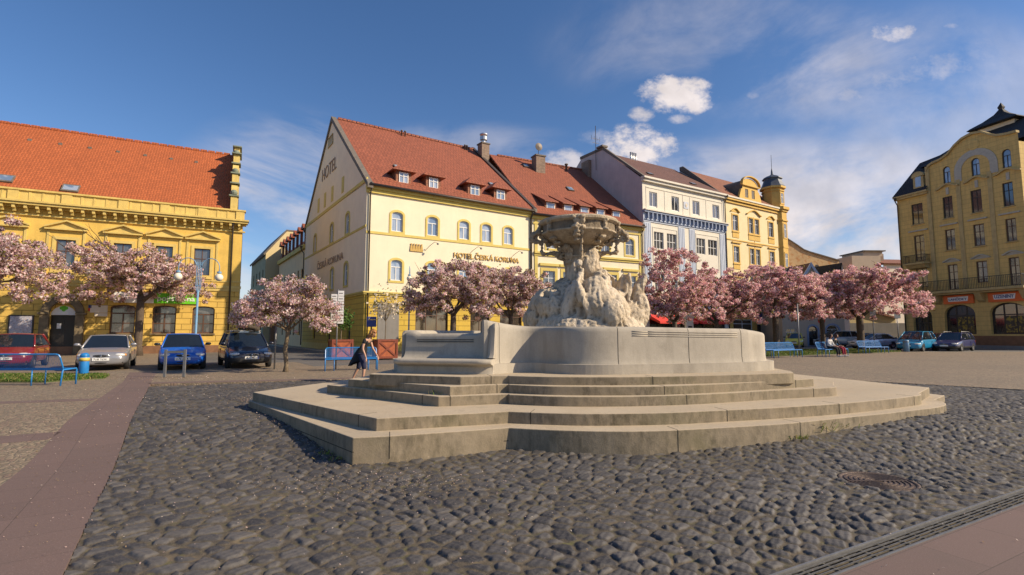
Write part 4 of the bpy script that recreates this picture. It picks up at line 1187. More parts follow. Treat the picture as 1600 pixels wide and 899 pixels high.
# ---- hotel
HO = House('hotel_building', 'cream gabled hotel with yellow base, red tiled roof and arched windows', 'building', (-10.49, 36.15), 33.69, 14.72, 20.2)
fw_ = [2.32, 5.20, 7.96, 10.06, 12.22]
ops = [(c - .44, c + .44, 8.96, 10.22, .22) for c in fw_] + [(c - .44, c + .44, 5.3, 6.62, .22) for c in fw_]
wall(HO, 'front', 0, 14.72, 4.40, 12.15, ops, 'cream')
for c in fw_:
    for z in (8.96, 5.3):
        window(HO, 'front', c - .44, c + .44, z, z + (1.26 if z > 8 else 1.32), .22, 'frame_white', 'pane_blue', 2, .66, sur='hotel_trim', sw=.17, deep=.12, fw=.07, mull=.06)
gops = [(3.9, 6.6, .9, 3.4), (8.6, 10.4, .15, 3.2), (11.4, 13.6, .9, 3.4)]
wall(HO, 'front', 0, 14.72, 0, 4.2, gops, 'hotel_base', deep=.2)
for (a0, a1, z0, z1) in gops:
    window(HO, 'front', a0, a1, z0, z1, 0, 'frame_brown', 'pane_shop', 3 if a1 - a0 > 2.5 else 2, .75, deep=.18, fw=.09)
m = HO.mb('front'); m.box(1.0, 2.6, -.02, .03, .95, 3.6); HO.part(m, 'shop_shutter', 'grey_wall')
m = HO.mb('front'); m.box(-.08, 14.7, -.05, .10, 4.20, 4.30); m.box(-.14, 14.7, -.05, .18, 4.31, 4.42); m.box(0, 14.7, -.05, .05, 8.62, 8.80); m.box(-.06, 14.7, -.05, .07, 0, .5)
HO.part(m, 'string_course', 'hotel_trim')
m = HO.mb('front'); m.box(-.05, 14.72, -.05, .14, 11.60, 11.85); m.box(-.08, 14.72, -.05, .28, 11.86, 12.12); HO.part(m, 'eaves_cornice', 'hotel_trim')
# gable side
sw_ = [4.75, 9.55, 15.75]
sops = [(c - .5, c + .5, 9.35, 10.75, .25) for c in sw_] + [(c - .5, c + .5, 5.2, 6.75, .25) for c in (4.8, 9.0)]
wall(HO, 'left', 0, 20.2, 4.40, 12.6, sops, 'cream_side')
for c in sw_: window(HO, 'left', c - .5, c + .5, 9.35, 10.75, .25, 'frame_white', 'pane_blue', 2, .66, sur='hotel_trim', sw=.17, deep=.14)
for c in (4.8, 9.0): window(HO, 'left', c - .5, c + .5, 5.2, 6.75, .25, 'frame_white', 'pane_blue', 2, .66, sur='hotel_trim', sw=.17, deep=.14)
sg = [(3.2, 4.1, .2, 2.7), (9, 10, .2, 2.7), (14.5, 15.5, .9, 2.8)]
wall(HO, 'left', 0, 20.2, 0, 4.2, sg, 'hotel_base', deep=.2)
for q in sg: window(HO, 'left', *q, 0, 'frame_brown', 'pane_dark', 2, .7, deep=.18)
m = HO.mb('left'); m.box(-.08, 20.2, -.05, .10, 4.20, 4.30); m.box(-.14, 20.2, -.05, .18, 4.31, 4.42); m.box(0, 20.2, -.05, .05, 9.08, 9.24); m.box(0, 20.2, -.05, .06, 12.45, 12.72); m.box(0, 20.2, -.05, .06, 0, .55)
HO.part(m, 'string_course', 'hotel_trim')
YR, ZR = 10.6, 21.0
m = HO.mb('left'); m.add([(0, 0, 12.6), (20.2, 0, 12.6), (20.2, 0, 12.7), (YR, 0, ZR - .1), (0, 0, 12.7 - .4)], [(0, 1, 2, 3, 4)]); HO.part(m, 'gable', 'cream_side')
m = HO.mb('left')
for c in (14.82, 12.34, 9.74, 6.42): m.box(c - .32, c + .32, -.02, .035, 13.05, 14.4)
build_each(m, 'blind_window', 'hotel_trim', HO.root)
m = MB(); m.add([(14.72, 0, 0), (14.72, 20.2, 0), (14.72, 20.2, 12.2), (14.72, YR, ZR - .3), (14.72, 0, 12.0)], [(0, 1, 2, 3, 4)]); m.add([(0, 20.2, 0), (14.72, 20.2, 0), (14.72, 20.2, 12.2), (0, 20.2, 12.2)], [(0, 1, 2, 3)]); HO.part(m, 'back_wall', 'cream_side')
gable_roof(HO, .12, 14.72, -.42, 12.25, YR, ZR, 20.6, 'roof_red')
m = MB(); m.extr([(-.12, -.5, 12.2), (-.12, YR, ZR + .12), (-.12, 20.7, 12.3), (-.12, 20.7, 12.05), (-.12, YR, ZR - .32), (-.12, -.5, 11.85)], (.42, 0, 0)); HO.part(m, 'verge_coping', 'coping')
hs = lambda y: 12.25 + (y + .42) * (ZR - 12.25) / (YR + .42)
m = MB()
for i in range(34): m.box(.5 + i * .42, .5 + i * .42 + .36, YR - .14, YR + .14, ZR - .04, ZR + .14)
HO.part(m, 'ridge_tiles', 'roof_red')
m = MB(); m.tube([(.05, -.50, 12.12), (14.7, -.50, 12.10)], .09, 8); HO.part(m, 'gutter', 'gutter', smooth=True)
m = MB(); rng = random.Random(2)
for r_ in (0.0, .45):
    for i in range(24): x = .5 + i * .6 + rng.random() * .1; m.box(x, x + .05, .1 + r_, .14 + r_, hs(.1 + r_) + .0, hs(.1 + r_) + .10)
build_each(m, 'snow_guard', 'roof_red', HO.root)
# hipped dormers
def dormer(H, a0, a1, zb, zt, yf, slope, roofm='roof_red', wallm='roof_sienna', over=.34):
    """window a0..a1, zb..zt in a face at depth yf"""
    e = .24
    y_b = yf + 2.4
    m = MB(); m.box(a0 - e, a1 + e, yf, y_b + .8, zb - .5, zt + .16); o = H.part(m, 'dormer', wallm)
    m = MB(); c = (a0 + a1) / 2; w = (a1 - a0) / 2 + e + over; z = zt + .14; h = .78
    m.add([(c - w, yf - over, z), (c + w, yf - over, z), (c, yf + .55, z + h), (c, y_b + .9, z + h), (c + w, y_b + .6, z), (c - w, y_b + .6, z),
           (c - w, yf - over, z - .06), (c + w, yf - over, z - .06), (c + w, y_b + .6, z - .06), (c - w, y_b + .6, z - .06)],
          [(0, 1, 2), (1, 4, 3, 2), (5, 0, 2, 3), (4, 5, 3), (0, 1, 7, 6), (1, 4, 8, 7), (5, 0, 6, 9), (6, 7, 8, 9)])
    m.build('dormer_roof', roofm, o)
    m = MB(); f = .06
    for (x0, x1, z0, z1) in ((a0, a0 + f, zb, zt), (a1 - f, a1, zb, zt), (a0 + f, a1 - f, zb, zb + f), (a0 + f, a1 - f, zt - f, zt), (c - .03, c + .03, zb + f, zt - f), (a0 + f, a1 - f, zb + (zt - zb) * .62, zb + (zt - zb) * .62 + .04)):
        m.box(x0, x1, yf - .06, yf + .02, z0, z1)
    m.build('dormer_window', 'frame_white', o)
    m = MB(); m.add([(a0, yf - .012, zb), (a1, yf - .012, zb), (a1, yf - .012, zt), (a0, yf - .012, zt)], [(0, 1, 2, 3)]); m.build('pane', 'pane_blue', o)
for a0, a1 in ((2.56, 3.30), (5.03, 5.80), (8.76, 9.58), (11.30, 12.12)): dormer(HO, a0, a1, 12.85, 13.68, .45, hs)
for x, y in ((3.0, 2.55), (9.9, 2.5), (12.0, 2.6)): skylight(HO, x, y, .5, .45, hs)
m = MB()
for x in (6.4, 6.75, 13.35, 13.6): m.lathe([(.07, -.2), (.07, .45), (.11, .45), (.11, .55), (0, .55)], (x, YR - .6, hs(YR - .6)), 8)
build_each(m, 'vent_pipe', 'coping', HO.root, smooth=True)
# party wall rib and chimney
m = MB(); m.extr([(14.60, -.5, 12.30), (14.60, YR + .2, ZR + .35), (14.60, YR + .2, ZR + .05), (14.60, -.5, 12.0)], (.34, 0, 0)); HO.part(m, 'party_wall_coping', 'gutter')
m = MB(); m.box(14.6, 15.5, 8.6, 9.5, 18.6, 21.1); ch = HO.part(m, 'chimney', 'brick_chimney'); m = MB(); m.box(14.52, 15.58, 8.52, 9.58, 21.1, 21.22); m.build('chimney_cap', 'coping', ch)
m = MB(); m.lathe([(.20, 0), (.20, .35), (.38, .4), (.38, .75), (.3, .8), (.42, .95), (.42, 1.05), (0, 1.05)], (15.05, 9.05, 21.22), 12); m.build('chimney_cowl', 'steel', ch)
drainpipe(HO, 'front', .22, .3, 12.0); drainpipe(HO, 'front', 14.55, .3, 12.0, r=.08)
text_mesh('lettering', 'HOTEL ČESKÁ KORUNA', 6.25, .56, 'gold', HO.root, text_frame((7.05, -.06, 7.42), (1, 0, 0), (0, 0, 1)), .05)
text_mesh('lettering', 'ČESKÁ KORUNA', 8.8, .82, 'letter_dim', HO.root, text_frame((-.05, 14.4, 7.4), (0, -1, 0), (0, 0, 1)), .03, -.008)
text_mesh('lettering', 'HOTEL', 5.0, 1.15, 'letter_dim', HO.root, text_frame((-.05, 13.6, 15.75), (0, -1, 0), (0, 0, 1)), .03, -.008)
def crown(H, fn_, s, mat='gold'):
    m = MB(fn_)
    m.box(-1 * s, 1 * s, 0, .05, -.55 * s, -.3 * s)
    for i in range(5):
        x = (-.8 + i * .4) * s
        m.extr([(x - .2 * s, 0, -.3 * s), (x + .2 * s, 0, -.3 * s), (x + .14 * s, 0, .25 * s), (x, 0, .5 * s), (x - .14 * s, 0, .25 * s)], (0, .045, 0))
        m.lathe([(0, 0), (.12 * s, 0), (.12 * s, .06), (0, .06)], (x, 0, .5 * s), 8, axis='y')
    return H.part(m, 'crown_emblem', mat)
crown(HO, lambda a, d, z: (3.88 + a, -d - .02, 7.88 + z), .52); crown(HO, lambda a, d, z: (-d - .02, 10.9 + a, 18.9 + z), .85)
m = HO.mb('front')
for c in (4.6, 8.4, 12.4): m.tube([(c, .02, 7.75), (c + .25, .3, 8.1), (c + .45, .75, 8.35), (c + .62, .85, 8.25)], .02, 6); m.ball((c + .66, .85, 8.2), .09, 5)
HO.part(m, 'sign_lamp', 'grey_metal')

# hotel lower wing down the side street, with mansard dormers
WG = House('hotel_side_wing', 'long shaded cream side wing behind the hotel gable with row of small red dormers', 'building', road(-.0 + 0, -20.2), 33.69, 10, 16)
WG.root.location = (-10.49 + .832 * .1 - .555 * 20.25, 36.15 + .555 * .1 + .832 * 20.25, GZ)
wo_ = [(c - .4, c + .4, 6.3, 8.3) for c in (1.6, 3.6, 5.6, 7.6, 9.6, 11.6, 13.6)] + [(c - .4, c + .4, 1.2, 3.4) for c in (2.0, 5, 7, 9, 12)]
wall(WG, 'left', 0, 16, 0, 10.3, wo_, 'wing_cream')
for q in wo_: window(WG, 'left', *q, 0, 'frame_dark', 'pane_dark', 2, .7)
m = WG.mb('left'); m.box(-.02, 16, -.1, .28, 10.3, 10.75); m.box(0, 16, -.05, .05, 4.3, 4.45); WG.part(m, 'cornice', 'hotel_trim')
m = MB(); m.extr([(0, 0, 10.75), (10, 0, 10.75), (8.4, 0, 13.9), (1.6, 0, 13.9)], (0, 16, 0)); WG.part(m, 'roof', 'roof_red')
for c in (1.2, 3.4, 5.6, 7.8, 10.0, 12.2, 14.4):
    m = WG.mb('left'); m.box(c - .55, c + .55, -1.6, .02, 10.95, 12.6); dd = WG.part(m, 'dormer', 'roof_red')
    m = WG.mb('left'); m.extr([(c - .8, .25, 12.55), (c + .8, .25, 12.55), (c, .25, 13.15)], (0, -1.9, 0)); m.build('dormer_roof', 'roof_red', dd)
    m = WG.mb('left'); m.box(c - .35, c + .35, .02, .035, 11.2, 12.4); m.build('pane', 'pane_dark', dd)
m = MB(); m.box(0, 10, 15.9, 16, 0, 10.7); WG.part(m, 'back_wall', 'cream_side')
drainpipe(WG, 'left', .4, .2, 10.3)
# greenish house further down the street
GB = House('street_house', 'tall shaded grey green house far down the side street with steep roof', 'building', (0, 0), 33.69, 9, 16)
GB.root.location = (-10.49 - .832 * 1.4 - .555 * 37.3, 36.15 - .555 * 1.4 + .832 * 37.3, GZ)
go_ = [(c - .45, c + .45, z, z + 1.7) for c in (2, 5, 8, 11) for z in (1.2, 4.6, 8.2)]
wall(GB, 'left', 0, 14, 0, 12.0, go_, 'green_wall')
for q in go_: window(GB, 'left', *q, 0, 'frame_dark', 'pane_dark', 2, .7)
m = MB(); m.add([(0, 0, 0), (10, 0, 0), (10, 0, 14.6), (5, 0, 15.2), (2.4, 0, 15.2), (0, 0, 12.0)], [tuple(range(6))]); m.add([(0, 14, 0), (10, 14, 0), (10, 14, 12), (0, 14, 12)], [(0, 1, 2, 3)])
GB.part(m, 'gable_wall', 'gable_cream')
m = MB(); m.extr([(-.3, -.05, 11.8), (2.4, -.05, 15.3), (6.4, -.05, 15.3), (10.5, -.05, 11.8), (10.4, -.05, 11.6), (6.3, -.05, 15.1), (2.5, -.05, 15.1), (-.2, -.05, 11.6)], (0, 14.1, 0)); GB.part(m, 'roof', 'coping')
LH = House('low_street_house', 'low rust brown house between hotel wing and green house', 'building', (0, 0), 33.69, 8, 2)
LH.root.location = (-10.49 - .832 * .6 - .555 * 36.4, 36.15 - .555 * .6 + .832 * 36.4, GZ)
m = MB(); m.box(0, 8, 0, .85, 0, 7.2); LH.part(m, 'wall', 'rust_wall'); m = MB(); m.extr([(-.2, -.05, 7.2), (8, -.05, 7.2), (8, -.05, 9.6), (2.4, -.05, 9.6)], (0, .9, 0)); LH.part(m, 'roof', 'roof_brown')

# ---- second wing of the hotel
H2 = House('hotel_second_wing', 'cream row house with yellow trim and five small shed dormers behind fountain bowl', 'building', (1.66, 44.25), 26.57, 12.68, 16)
u2 = [2.1, 5.05, 8.0, 10.95]
ops = [(c - .52, c + .52, 8.98, 10.35, .26) for c in u2] + [(c - .62, c + .62, 5.2, 6.95) for c in (1.82, 3.9, 6.6, 8.7, 11.0)]
wall(H2, 'front', 0, 12.68, 4.4, 11.75, ops, 'cream')
for c in u2: window(H2, 'front', c - .52, c + .52, 8.98, 10.35, .26, 'frame_white', 'pane_dark', 2, .64, sur='hotel_trim', sw=.17, deep=.12)
for c in (1.82, 3.9, 6.6, 8.7, 11.0): window(H2, 'front', c - .62, c + .62, 5.2, 6.95, 0, 'frame_white', 'pane_dark', 2, .64, sur='hotel_trim', sw=.26, deep=.12, hood=('flat', 7.38, .98, .22, 'hotel_trim'))
g2 = [(1, 3.4, .6, 3.3), (5, 7.4, .2, 3.3), (9, 11.5, .6, 3.3)]
wall(H2, 'front', 0, 12.68, 0, 4.2, g2, 'hotel_base', deep=.2)
for q in g2: window(H2, 'front', *q, 0, 'frame_white', 'pane_shop', 3, .78, deep=.18, fw=.09)
m = H2.mb('front'); m.box(0, 12.68, -.05, .16, 4.2, 4.42); m.box(.3, 12.4, -.05, .10, 8.25, 8.42); m.box(.3, 12.4, -.05, .20, 8.43, 8.60); m.box(.2, 12.5, -.05, .08, 11.05, 11.2); m.box(0, 12.68, -.05, .24, 11.5, 11.78)
for a in (.35, 12.1): m.box(a, a + .3, -.02, .06, 4.45, 11.45)
H2.part(m, 'string_course', 'hotel_trim')
Z2R = 20.2
gable_roof(H2, 0, 12.62, -.42, 11.95, 9.0, Z2R, 16.4, 'roof_red')
h2s = lambda y: 11.95 + (y + .42) * (Z2R - 11.95) / 9.42
m = MB()
for i in range(29): m.box(.9 + i * .4, .9 + i * .4 + .35, 8.88, 9.12, Z2R - .04, Z2R + .13)
H2.part(m, 'ridge_tiles', 'roof_red')
m = MB(); m.tube([(.05, -.50, 11.85), (12.6, -.50, 11.83)], .09, 8); H2.part(m, 'gutter', 'gutter', smooth=True)
m = MB(); m.add([(12.66, 0, 0), (12.66, 16, 0), (12.66, 16, 11.8), (12.66, 9, 20), (12.66, 0, 11.7)], [(0, 1, 2, 3, 4)]); m.add([(0, 16, 0), (12.68, 16, 0), (12.68, 16, 11.8), (0, 16, 11.8)], [(0, 1, 2, 3)]); H2.part(m, 'back_wall', 'cream_side')
def shed(H, a0, a1, zb, zt, yf, sl):
    e = .16
    m = MB(); m.add([(a0 - e, yf, zb - .2), (a1 + e, yf, zb - .2), (a1 + e, yf, zt + .1), (a0 - e, yf, zt + .1), (a0 - e, yf + 2.6, zt + 1.5), (a1 + e, yf + 2.6, zt + 1.5), (a0 - e, yf + 2.6, zb), (a1 + e, yf + 2.6, zb)], [(0, 1, 2, 3), (3, 2, 5, 4), (0, 3, 4, 6), (1, 7, 5, 2)])
    o = H.part(m, 'dormer', 'roof_sienna')
    m = MB(); m.extr([(a0 - .30, yf - .3, zt + .02), (a1 + .30, yf - .3, zt + .02), (a1 + .10, yf + 2.75, zt + 1.62), (a0 - .55, yf + 2.75, zt + 1.62)], (0, 0, .09)); m.build('dormer_roof', 'roof_red', o)
    m = MB(); f = .07
    for (x0, x1, z0, z1) in ((a0, a0 + f, zb, zt), (a1 - f, a1, zb, zt), (a0 + f, a1 - f, zb, zb + f), (a0 + f, a1 - f, zt - f, zt)): m.box(x0, x1, yf - .05, yf + .02, z0, z1)
    m.build('dormer_window', 'frame_white', o)
    m = MB(); m.add([(a0, yf - .012, zb), (a1, yf - .012, zb), (a1, yf - .012, zt), (a0, yf - .012, zt)], [(0, 1, 2, 3)]); m.build('pane', 'pane_blue', o)
for a0 in (1.95, 3.85, 5.68, 7.53, 9.42): shed(H2, a0, a0 + .86, 12.72, 13.32, .6, h2s)
skylight(H2, 6.6, 4.0, .7, .6, h2s); skylight(H2, 3.3, 7.4, .6, .5, h2s)
m = MB(); m.box(4.4, 5.5, 6.8, 7.8, 17.6, 20.1); ch = H2.part(m, 'chimney', 'brick_chimney'); m = MB(); m.box(4.32, 5.58, 6.72, 7.88, 20.1, 20.24); m.build('chimney_cap', 'coping', ch)
m = MB(); m.tube([(4.95, 7.3, 20.2), (4.95, 7.3, 21.2)], .03, 6); m.lathe([(0, -.05), (.42, 0), (.42, .03), (0, -.02)], (4.9, 7.1, 21.2), 14, axis='y'); m.build('satellite_dish', 'gutter', ch)
m = MB(); m.lathe([(.12, -.3), (.12, .5), (.2, .5), (.2, .62), (0, .62)], (9.1, 8.3, 19.7), 8); H2.part(m, 'vent_pipe', 'coping', smooth=True)
m = MB(); m.box(11.6, 12.6, 7.6, 9.0, 18.4, 21.0); H2.part(m, 'chimney', 'brick_chimney')
drainpipe(H2, 'front', 12.45, .3, 11.8)

# ---- white and blue house
H3 = House('blue_white_house', 'white four storey house with pale blue striped pilasters and dark dentil band', 'building', (13.03, 49.94), 31.97, 13.1, 15)
up3 = [(.96, 2.1), (4.25, 5.4), (7.55, 8.7), (10.9, 12.08)]
lo3 = [(1.5, 2.9), (3.4, 4.85), (8.02, 9.45), (9.95, 11.5)]
ops = [(a, b, 14.15, 15.7) for a, b in up3] + [(a, b, 9.93, 11.65) for a, b in lo3] + [(a, b, 5.6, 7.4) for a, b in lo3]
wall(H3, 'front', 0, 13.1, 4.2, 16.6, ops, 'white_plaster')
for a, b in up3: window(H3, 'front', a, b, 14.15, 15.7, 0, 'frame_white', 'pane_dark', 2, 0, sur=None, deep=.14, fw=.1)
for a, b in lo3:
    for z, h in ((9.93, 1.72), (5.6, 1.8)): window(H3, 'front', a, b, z, z + h, 0, 'frame_white', 'pane_dark', 3, .5, deep=.14, fw=.05)
g3 = [(.6, 4.4, .4, 3.0), (5.0, 6.4, .05, 3.0), (7.0, 12.4, .4, 3.0)]
wall(H3, 'front', 0, 13.1, 0, 4.2, g3, 'white_plaster', deep=.2)
for q in g3: window(H3, 'front', *q, 0, 'frame_dark', 'pane_shop', 3, .8, deep=.18, fw=.1)
m = H3.mb('front'); m.extr([(.4, 0, 3.3), (.4, 1.5, 2.55), (.4, 1.5, 2.35), (.4, 0, 2.9)], (5.6, 0, 0)); H3.part(m, 'awning', 'red_awning')
m = H3.mb('front'); m.extr([(6.6, 0, 3.3), (6.6, 1.5, 2.55), (6.6, 1.5, 2.35), (6.6, 0, 2.9)], (4.4, 0, 0)); H3.part(m, 'awning', 'red_awning')
for (a, b) in ((.1, 1.05), (5.15, 6.1), (6.85, 7.75), (11.95, 13.0)):
    m = H3.mb('front'); m.box(a, b, -.02, .05, 4.3, 12.5); pl_ = H3.part(m, 'pilaster', 'blue_plaster')
    m = H3.mb('front')
    for i in range(4): x = a + (b - a) * (i + .5) / 4; m.box(x - .03, x + .03, .05, .07, 4.5, 12.4)
    fl2 = m.build('fluting', 'blue_trim', pl_)
m = H3.mb('front'); m.box(-.02, 13.12, -.02, .08, 12.55, 13.5); H3.part(m, 'frieze', 'blue_plaster')
m = H3.mb('front'); x = .45
while x < 12.9: m.box(x - .07, x + .07, .08, .34, 12.86, 13.42); x += .62
m.box(.1, 13.0, .08, .16, 12.70, 12.80); m.box(-.1, 13.2, -.02, .36, 13.44, 13.60); H3.part(m, 'dentil_band', 'blue_trim')
m = H3.mb('front'); m.box(-.1, 13.2, -.02, .46, 13.62, 13.74); m.box(-.1, 13.2, -.05, .30, 16.6, 16.85); m.box(-.15, 13.2, -.05, .48, 16.86, 17.05); m.box(.5, 12.7, -.02, .05, 16.05, 16.15)
for a in (.5, 3.2, 6.0, 7.1, 9.8, 12.6): m.box(a - .03, a + .03, -.02, .03, 13.9, 16.05)
for (a, b) in ((1.3, 5.0), (7.9, 11.75)):
    m.box(a, b, -.02, .04, 12.05, 12.13); m.box(a, a + .08, -.02, .04, 8.2, 12.05); m.box(b - .08, b, -.02, .04, 8.2, 12.05); m.box(a + .08, b - .08, -.02, .04, 8.2, 8.28)
build_each(m, 'cornice', 'white_plaster', H3.root)
m = H3.mb('front'); m.box(6.12, 6.86, -.01, .05, 14.6, 15.35); em = H3.part(m, 'emblem_panel', 'blue_plaster')
m = H3.mb('front'); m.extr([(6.49, .05, 14.7), (6.7, .05, 14.97), (6.49, .05, 15.25), (6.28, .05, 14.97)], (0, .03, 0)); m.lathe([(.0, .05), (.1, .05), (.1, .1), (0, .1)], (6.49, 0, 14.97), 8, axis='y'); m.build('emblem', 'offwhite', em)
m = MB(); m.add([(0, 0, 0), (0, 15, 0), (0, 15, 17.0), (0, 9.4, 21.6), (0, 5.7, 21.6), (0, 0, 16.9)], [tuple(range(6))]); m.add([(13.1, 0, 0), (13.1, 15, 0), (13.1, 15, 17.0), (13.1, 8, 22.0), (13.1, 7, 22.0), (13.1, 0, 16.9)], [tuple(range(6))]); m.add([(0, 15, 0), (13.1, 15, 0), (13.1, 15, 17), (0, 15, 17)], [(0, 1, 2, 3)])
H3.part(m, 'side_wall', 'mauve_plaster')
gable_roof(H3, .2, 13.0, -.3, 17.05, 7.2, 22.1, 15.3, 'roof_brown')
m = MB(); m.extr([(-.08, -.4, 17.0), (-.08, 5.6, 21.9), (-.08, 9.5, 21.9), (-.08, 9.5, 21.6), (-.08, 5.7, 21.6), (-.08, -.4, 16.75)], (.32, 0, 0)); H3.part(m, 'verge_coping', 'coping')
m = MB(); m.box(-.3, .5, 5.4, 6.4, 21.85, 22.05); H3.part(m, 'coping_slab', 'coping')
m = MB(); m.tube([(-.2, 6.6, 19.5), (-.2, 6.6, 24.6)], .035, 6); m.tube([(-.8, 6.6, 23.1), (.4, 6.6, 23.1)], .02, 5); m.tube([(-.65, 6.6, 22.6), (.25, 6.6, 22.6)], .02, 5)
for x in (-.8, -.4, 0, .4): m.tube([(x, 6.6, 22.9), (x, 6.6, 23.4)], .015, 5)
H3.part(m, 'roof_antenna', 'gutter')
m = MB()
for i in range(4): m.lathe([(.11, 0), (.11, 1.5), (0, 1.5)], (5.6 + i * .28, 7.0, 21.3), 8)
build_each(m, 'flue_pipe', 'steel', H3.root, smooth=True)
h3s = lambda y: 17.05 + (y + .3) * (22.1 - 17.05) / 7.5
skylight(H3, 1.8, .8, .8, .4, h3s); skylight(H3, 8.6, .8, .8, .4, h3s)
drainpipe(H3, 'front', 13.0, .3, 16.7)

# ---- turret house
H4 = House('turret_house', 'cream and ochre corner house with curved dormer gable and slim corner turret', 'building', (24.15, 56.88), 33.27, 12.0, 12)
w4 = [(1.35, 2.42), (4.55, 5.45), (5.75, 6.65), (8.72, 9.75)]
ops = [(a, b, 13.2, 15.0) for a, b in w4] + [(a, b, 9.5, 11.35) for a, b in w4] + [(a, b, 5.6, 7.4) for a, b in w4]
wall(H4, 'front', 0, 11.3, 4.2, 16.8, ops, 'turret_cream')
for z, h, hd in ((13.2, 1.8, 'curve'), (9.5, 1.85, 'flat'), (5.6, 1.8, 'flat')):
    for i, (a, b) in enumerate(w4):
        hood = None
        if i in (0, 3): hood = (hd, z + h + .35, .85, .38 if hd == 'curve' else .14, 'turret_yellow')
        o = window(H4, 'front', a, b, z, z + h, 0, 'frame_white', 'pane_dark', 2, .66, sur='turret_yellow', sw=.15, sill='turret_yellow', deep=.14, hood=hood)
m = H4.mb('front')
n = 12; lo = [(4.1 + 3.0 * i / n, 15.4 + .55 * math.sin(math.pi * i / n) ** 1.6) for i in range(n + 1)]
m.loft([[(x, -.02, z), (x, .2, z), (x, .2, z + .12), (x, -.02, z + .12)] for x, z in lo]); m.box(4.1, 7.1, -.02, .16, 11.72, 11.86)
for a, b in ((1.25, 2.5), (4.4, 6.8), (8.6, 9.9)): m.box(a, b, -.02, .05, 12.35, 12.9); m.box(a, b, -.02, .05, 8.7, 9.2)
m.box(5.45 + .15, 5.75 - .15, -.02, .05, 9.3, 15.2)
build_each(m, 'window_trim', 'turret_yellow', H4.root)
g4 = [(.8, 4.6, .4, 3.0), (5.4, 8.0, .2, 3.0), (8.6, 10.6, .4, 3.0)]
wall(H4, 'front', 0, 11.3, 0, 4.2, g4, 'turret_yellow', deep=.2)
for q in g4: window(H4, 'front', *q, 0, 'frame_white', 'pane_shop', 2, .8, deep=.18, fw=.1)
m = H4.mb('front'); m.box(5.2, 8.2, .02, .14, 3.1, 3.8); sb = H4.part(m, 'sign_board', 'navy')
m = H4.mb('front'); m.box(0, 11.3, -.02, .3, 4.2, 4.4); m.box(-.02, 11.3, -.05, .16, 16.3, 16.55); m.box(-.02, 11.3, -.05, .34, 16.6, 16.82); m.box(0, 11.3, -.02, .08, 12.0, 12.12)
build_each(m, 'cornice', 'turret_yellow', H4.root)
m = H4.mb('front'); m.box(-.02, 11.3, -.05, .42, 16.83, 17.02); H4.part(m, 'gutter', 'white_plaster')
gable_roof(H4, .1, 12.5, -.1, 17.02, 5.5, 21.6, 12.2, 'roof_sienna')
m = MB(); m.add([(0, 0, 0), (0, 12, 0), (0, 12, 17), (0, 5.5, 21.8), (0, 0, 16.9)], [tuple(range(5))]); m.add([(0, 12, 0), (13.2, 12, 0), (13.2, 12, 17), (0, 12, 17)], [(0, 1, 2, 3)]); m.add([(13.1, 1, 0), (13.1, 12, 0), (13.1, 12, 17), (13.1, 1, 17)], [(0, 1, 2, 3)]); H4.part(m, 'side_wall', 'mauve_plaster')
m = MB(); m.extr([(-.05, -.1, 17.0), (-.05, 5.5, 21.95), (-.05, 6, 21.95), (-.05, 6, 21.5), (-.05, -.1, 16.7)], (.2, 0, 0)); H4.part(m, 'verge_coping', 'coping')
# curved dormer gable
m = MB(lambda a, d, z: (a, .25 - d, z))
wall(H4, 'front', 3.35, 7.85, 17.02, 17.5, [], 'turret_yellow', mb=m)
wall(H4, 'front', 4.0, 7.2, 17.5, 19.1, [(4.5, 5.15, 17.55, 18.6), (5.85, 6.5, 17.55, 18.6)], 'turret_yellow', mb=m)
for sg_ in (0, 1):
    f = (lambda x: x) if sg_ == 0 else (lambda x: 11.2 - x)
    m.extr([(f(3.35), 0, 17.5), (f(4.0), 0, 17.5), (f(4.0), 0, 18.6), (f(3.75), 0, 18.45), (f(3.55), 0, 18.0)], (0, -.25, 0))
m.extr([(4.0, 0, 19.1)] + [(5.6 + 1.6 * math.cos(math.pi * (1 - i / 10)), 0, 19.1 + .85 * math.sin(math.pi * i / 10)) for i in range(11)], (0, -.3, 0))
dg4 = H4.part(m, 'dormer_gable', 'turret_yellow')
m = MB(lambda a, d, z: (a, .25 - d, z)); lo = [(5.6 + 1.85 * math.cos(math.pi * (1 - i / 12)), 19.1 + 1.0 * math.sin(math.pi * i / 12)) for i in range(13)]
m.loft([[(x, -.1, z), (x, .25, z), (x, .25, z + .13), (x, -.1, z + .13)] for x, z in lo]); m.box(3.8, 7.4, -.05, .2, 18.95, 19.08); m.build('pediment', 'turret_yellow', dg4)
m = MB(); m.extr([(4.0, .3, 17)] + [(4.0, .3, 19.1)] + [(5.6 + 1.6 * math.cos(math.pi * (1 - i / 8)), .3, 19.1 + .8 * math.sin(math.pi * i / 8)) for i in range(1, 8)] + [(7.2, .3, 19.1), (7.2, .3, 17)], (0, 3.4, 0)); m.build('dormer_roof', 'coping', dg4)
for a, b in ((4.5, 5.15), (5.85, 6.5)):
    H4f = House.__new__(House); H4f.root = H4.root; H4f.W = 12; H4f.D = 12
    window(H4, 'front', a, b, 17.55, 18.6, 0, 'frame_white', 'pane_dark', 2, .6, d=-.25, deep=.1)
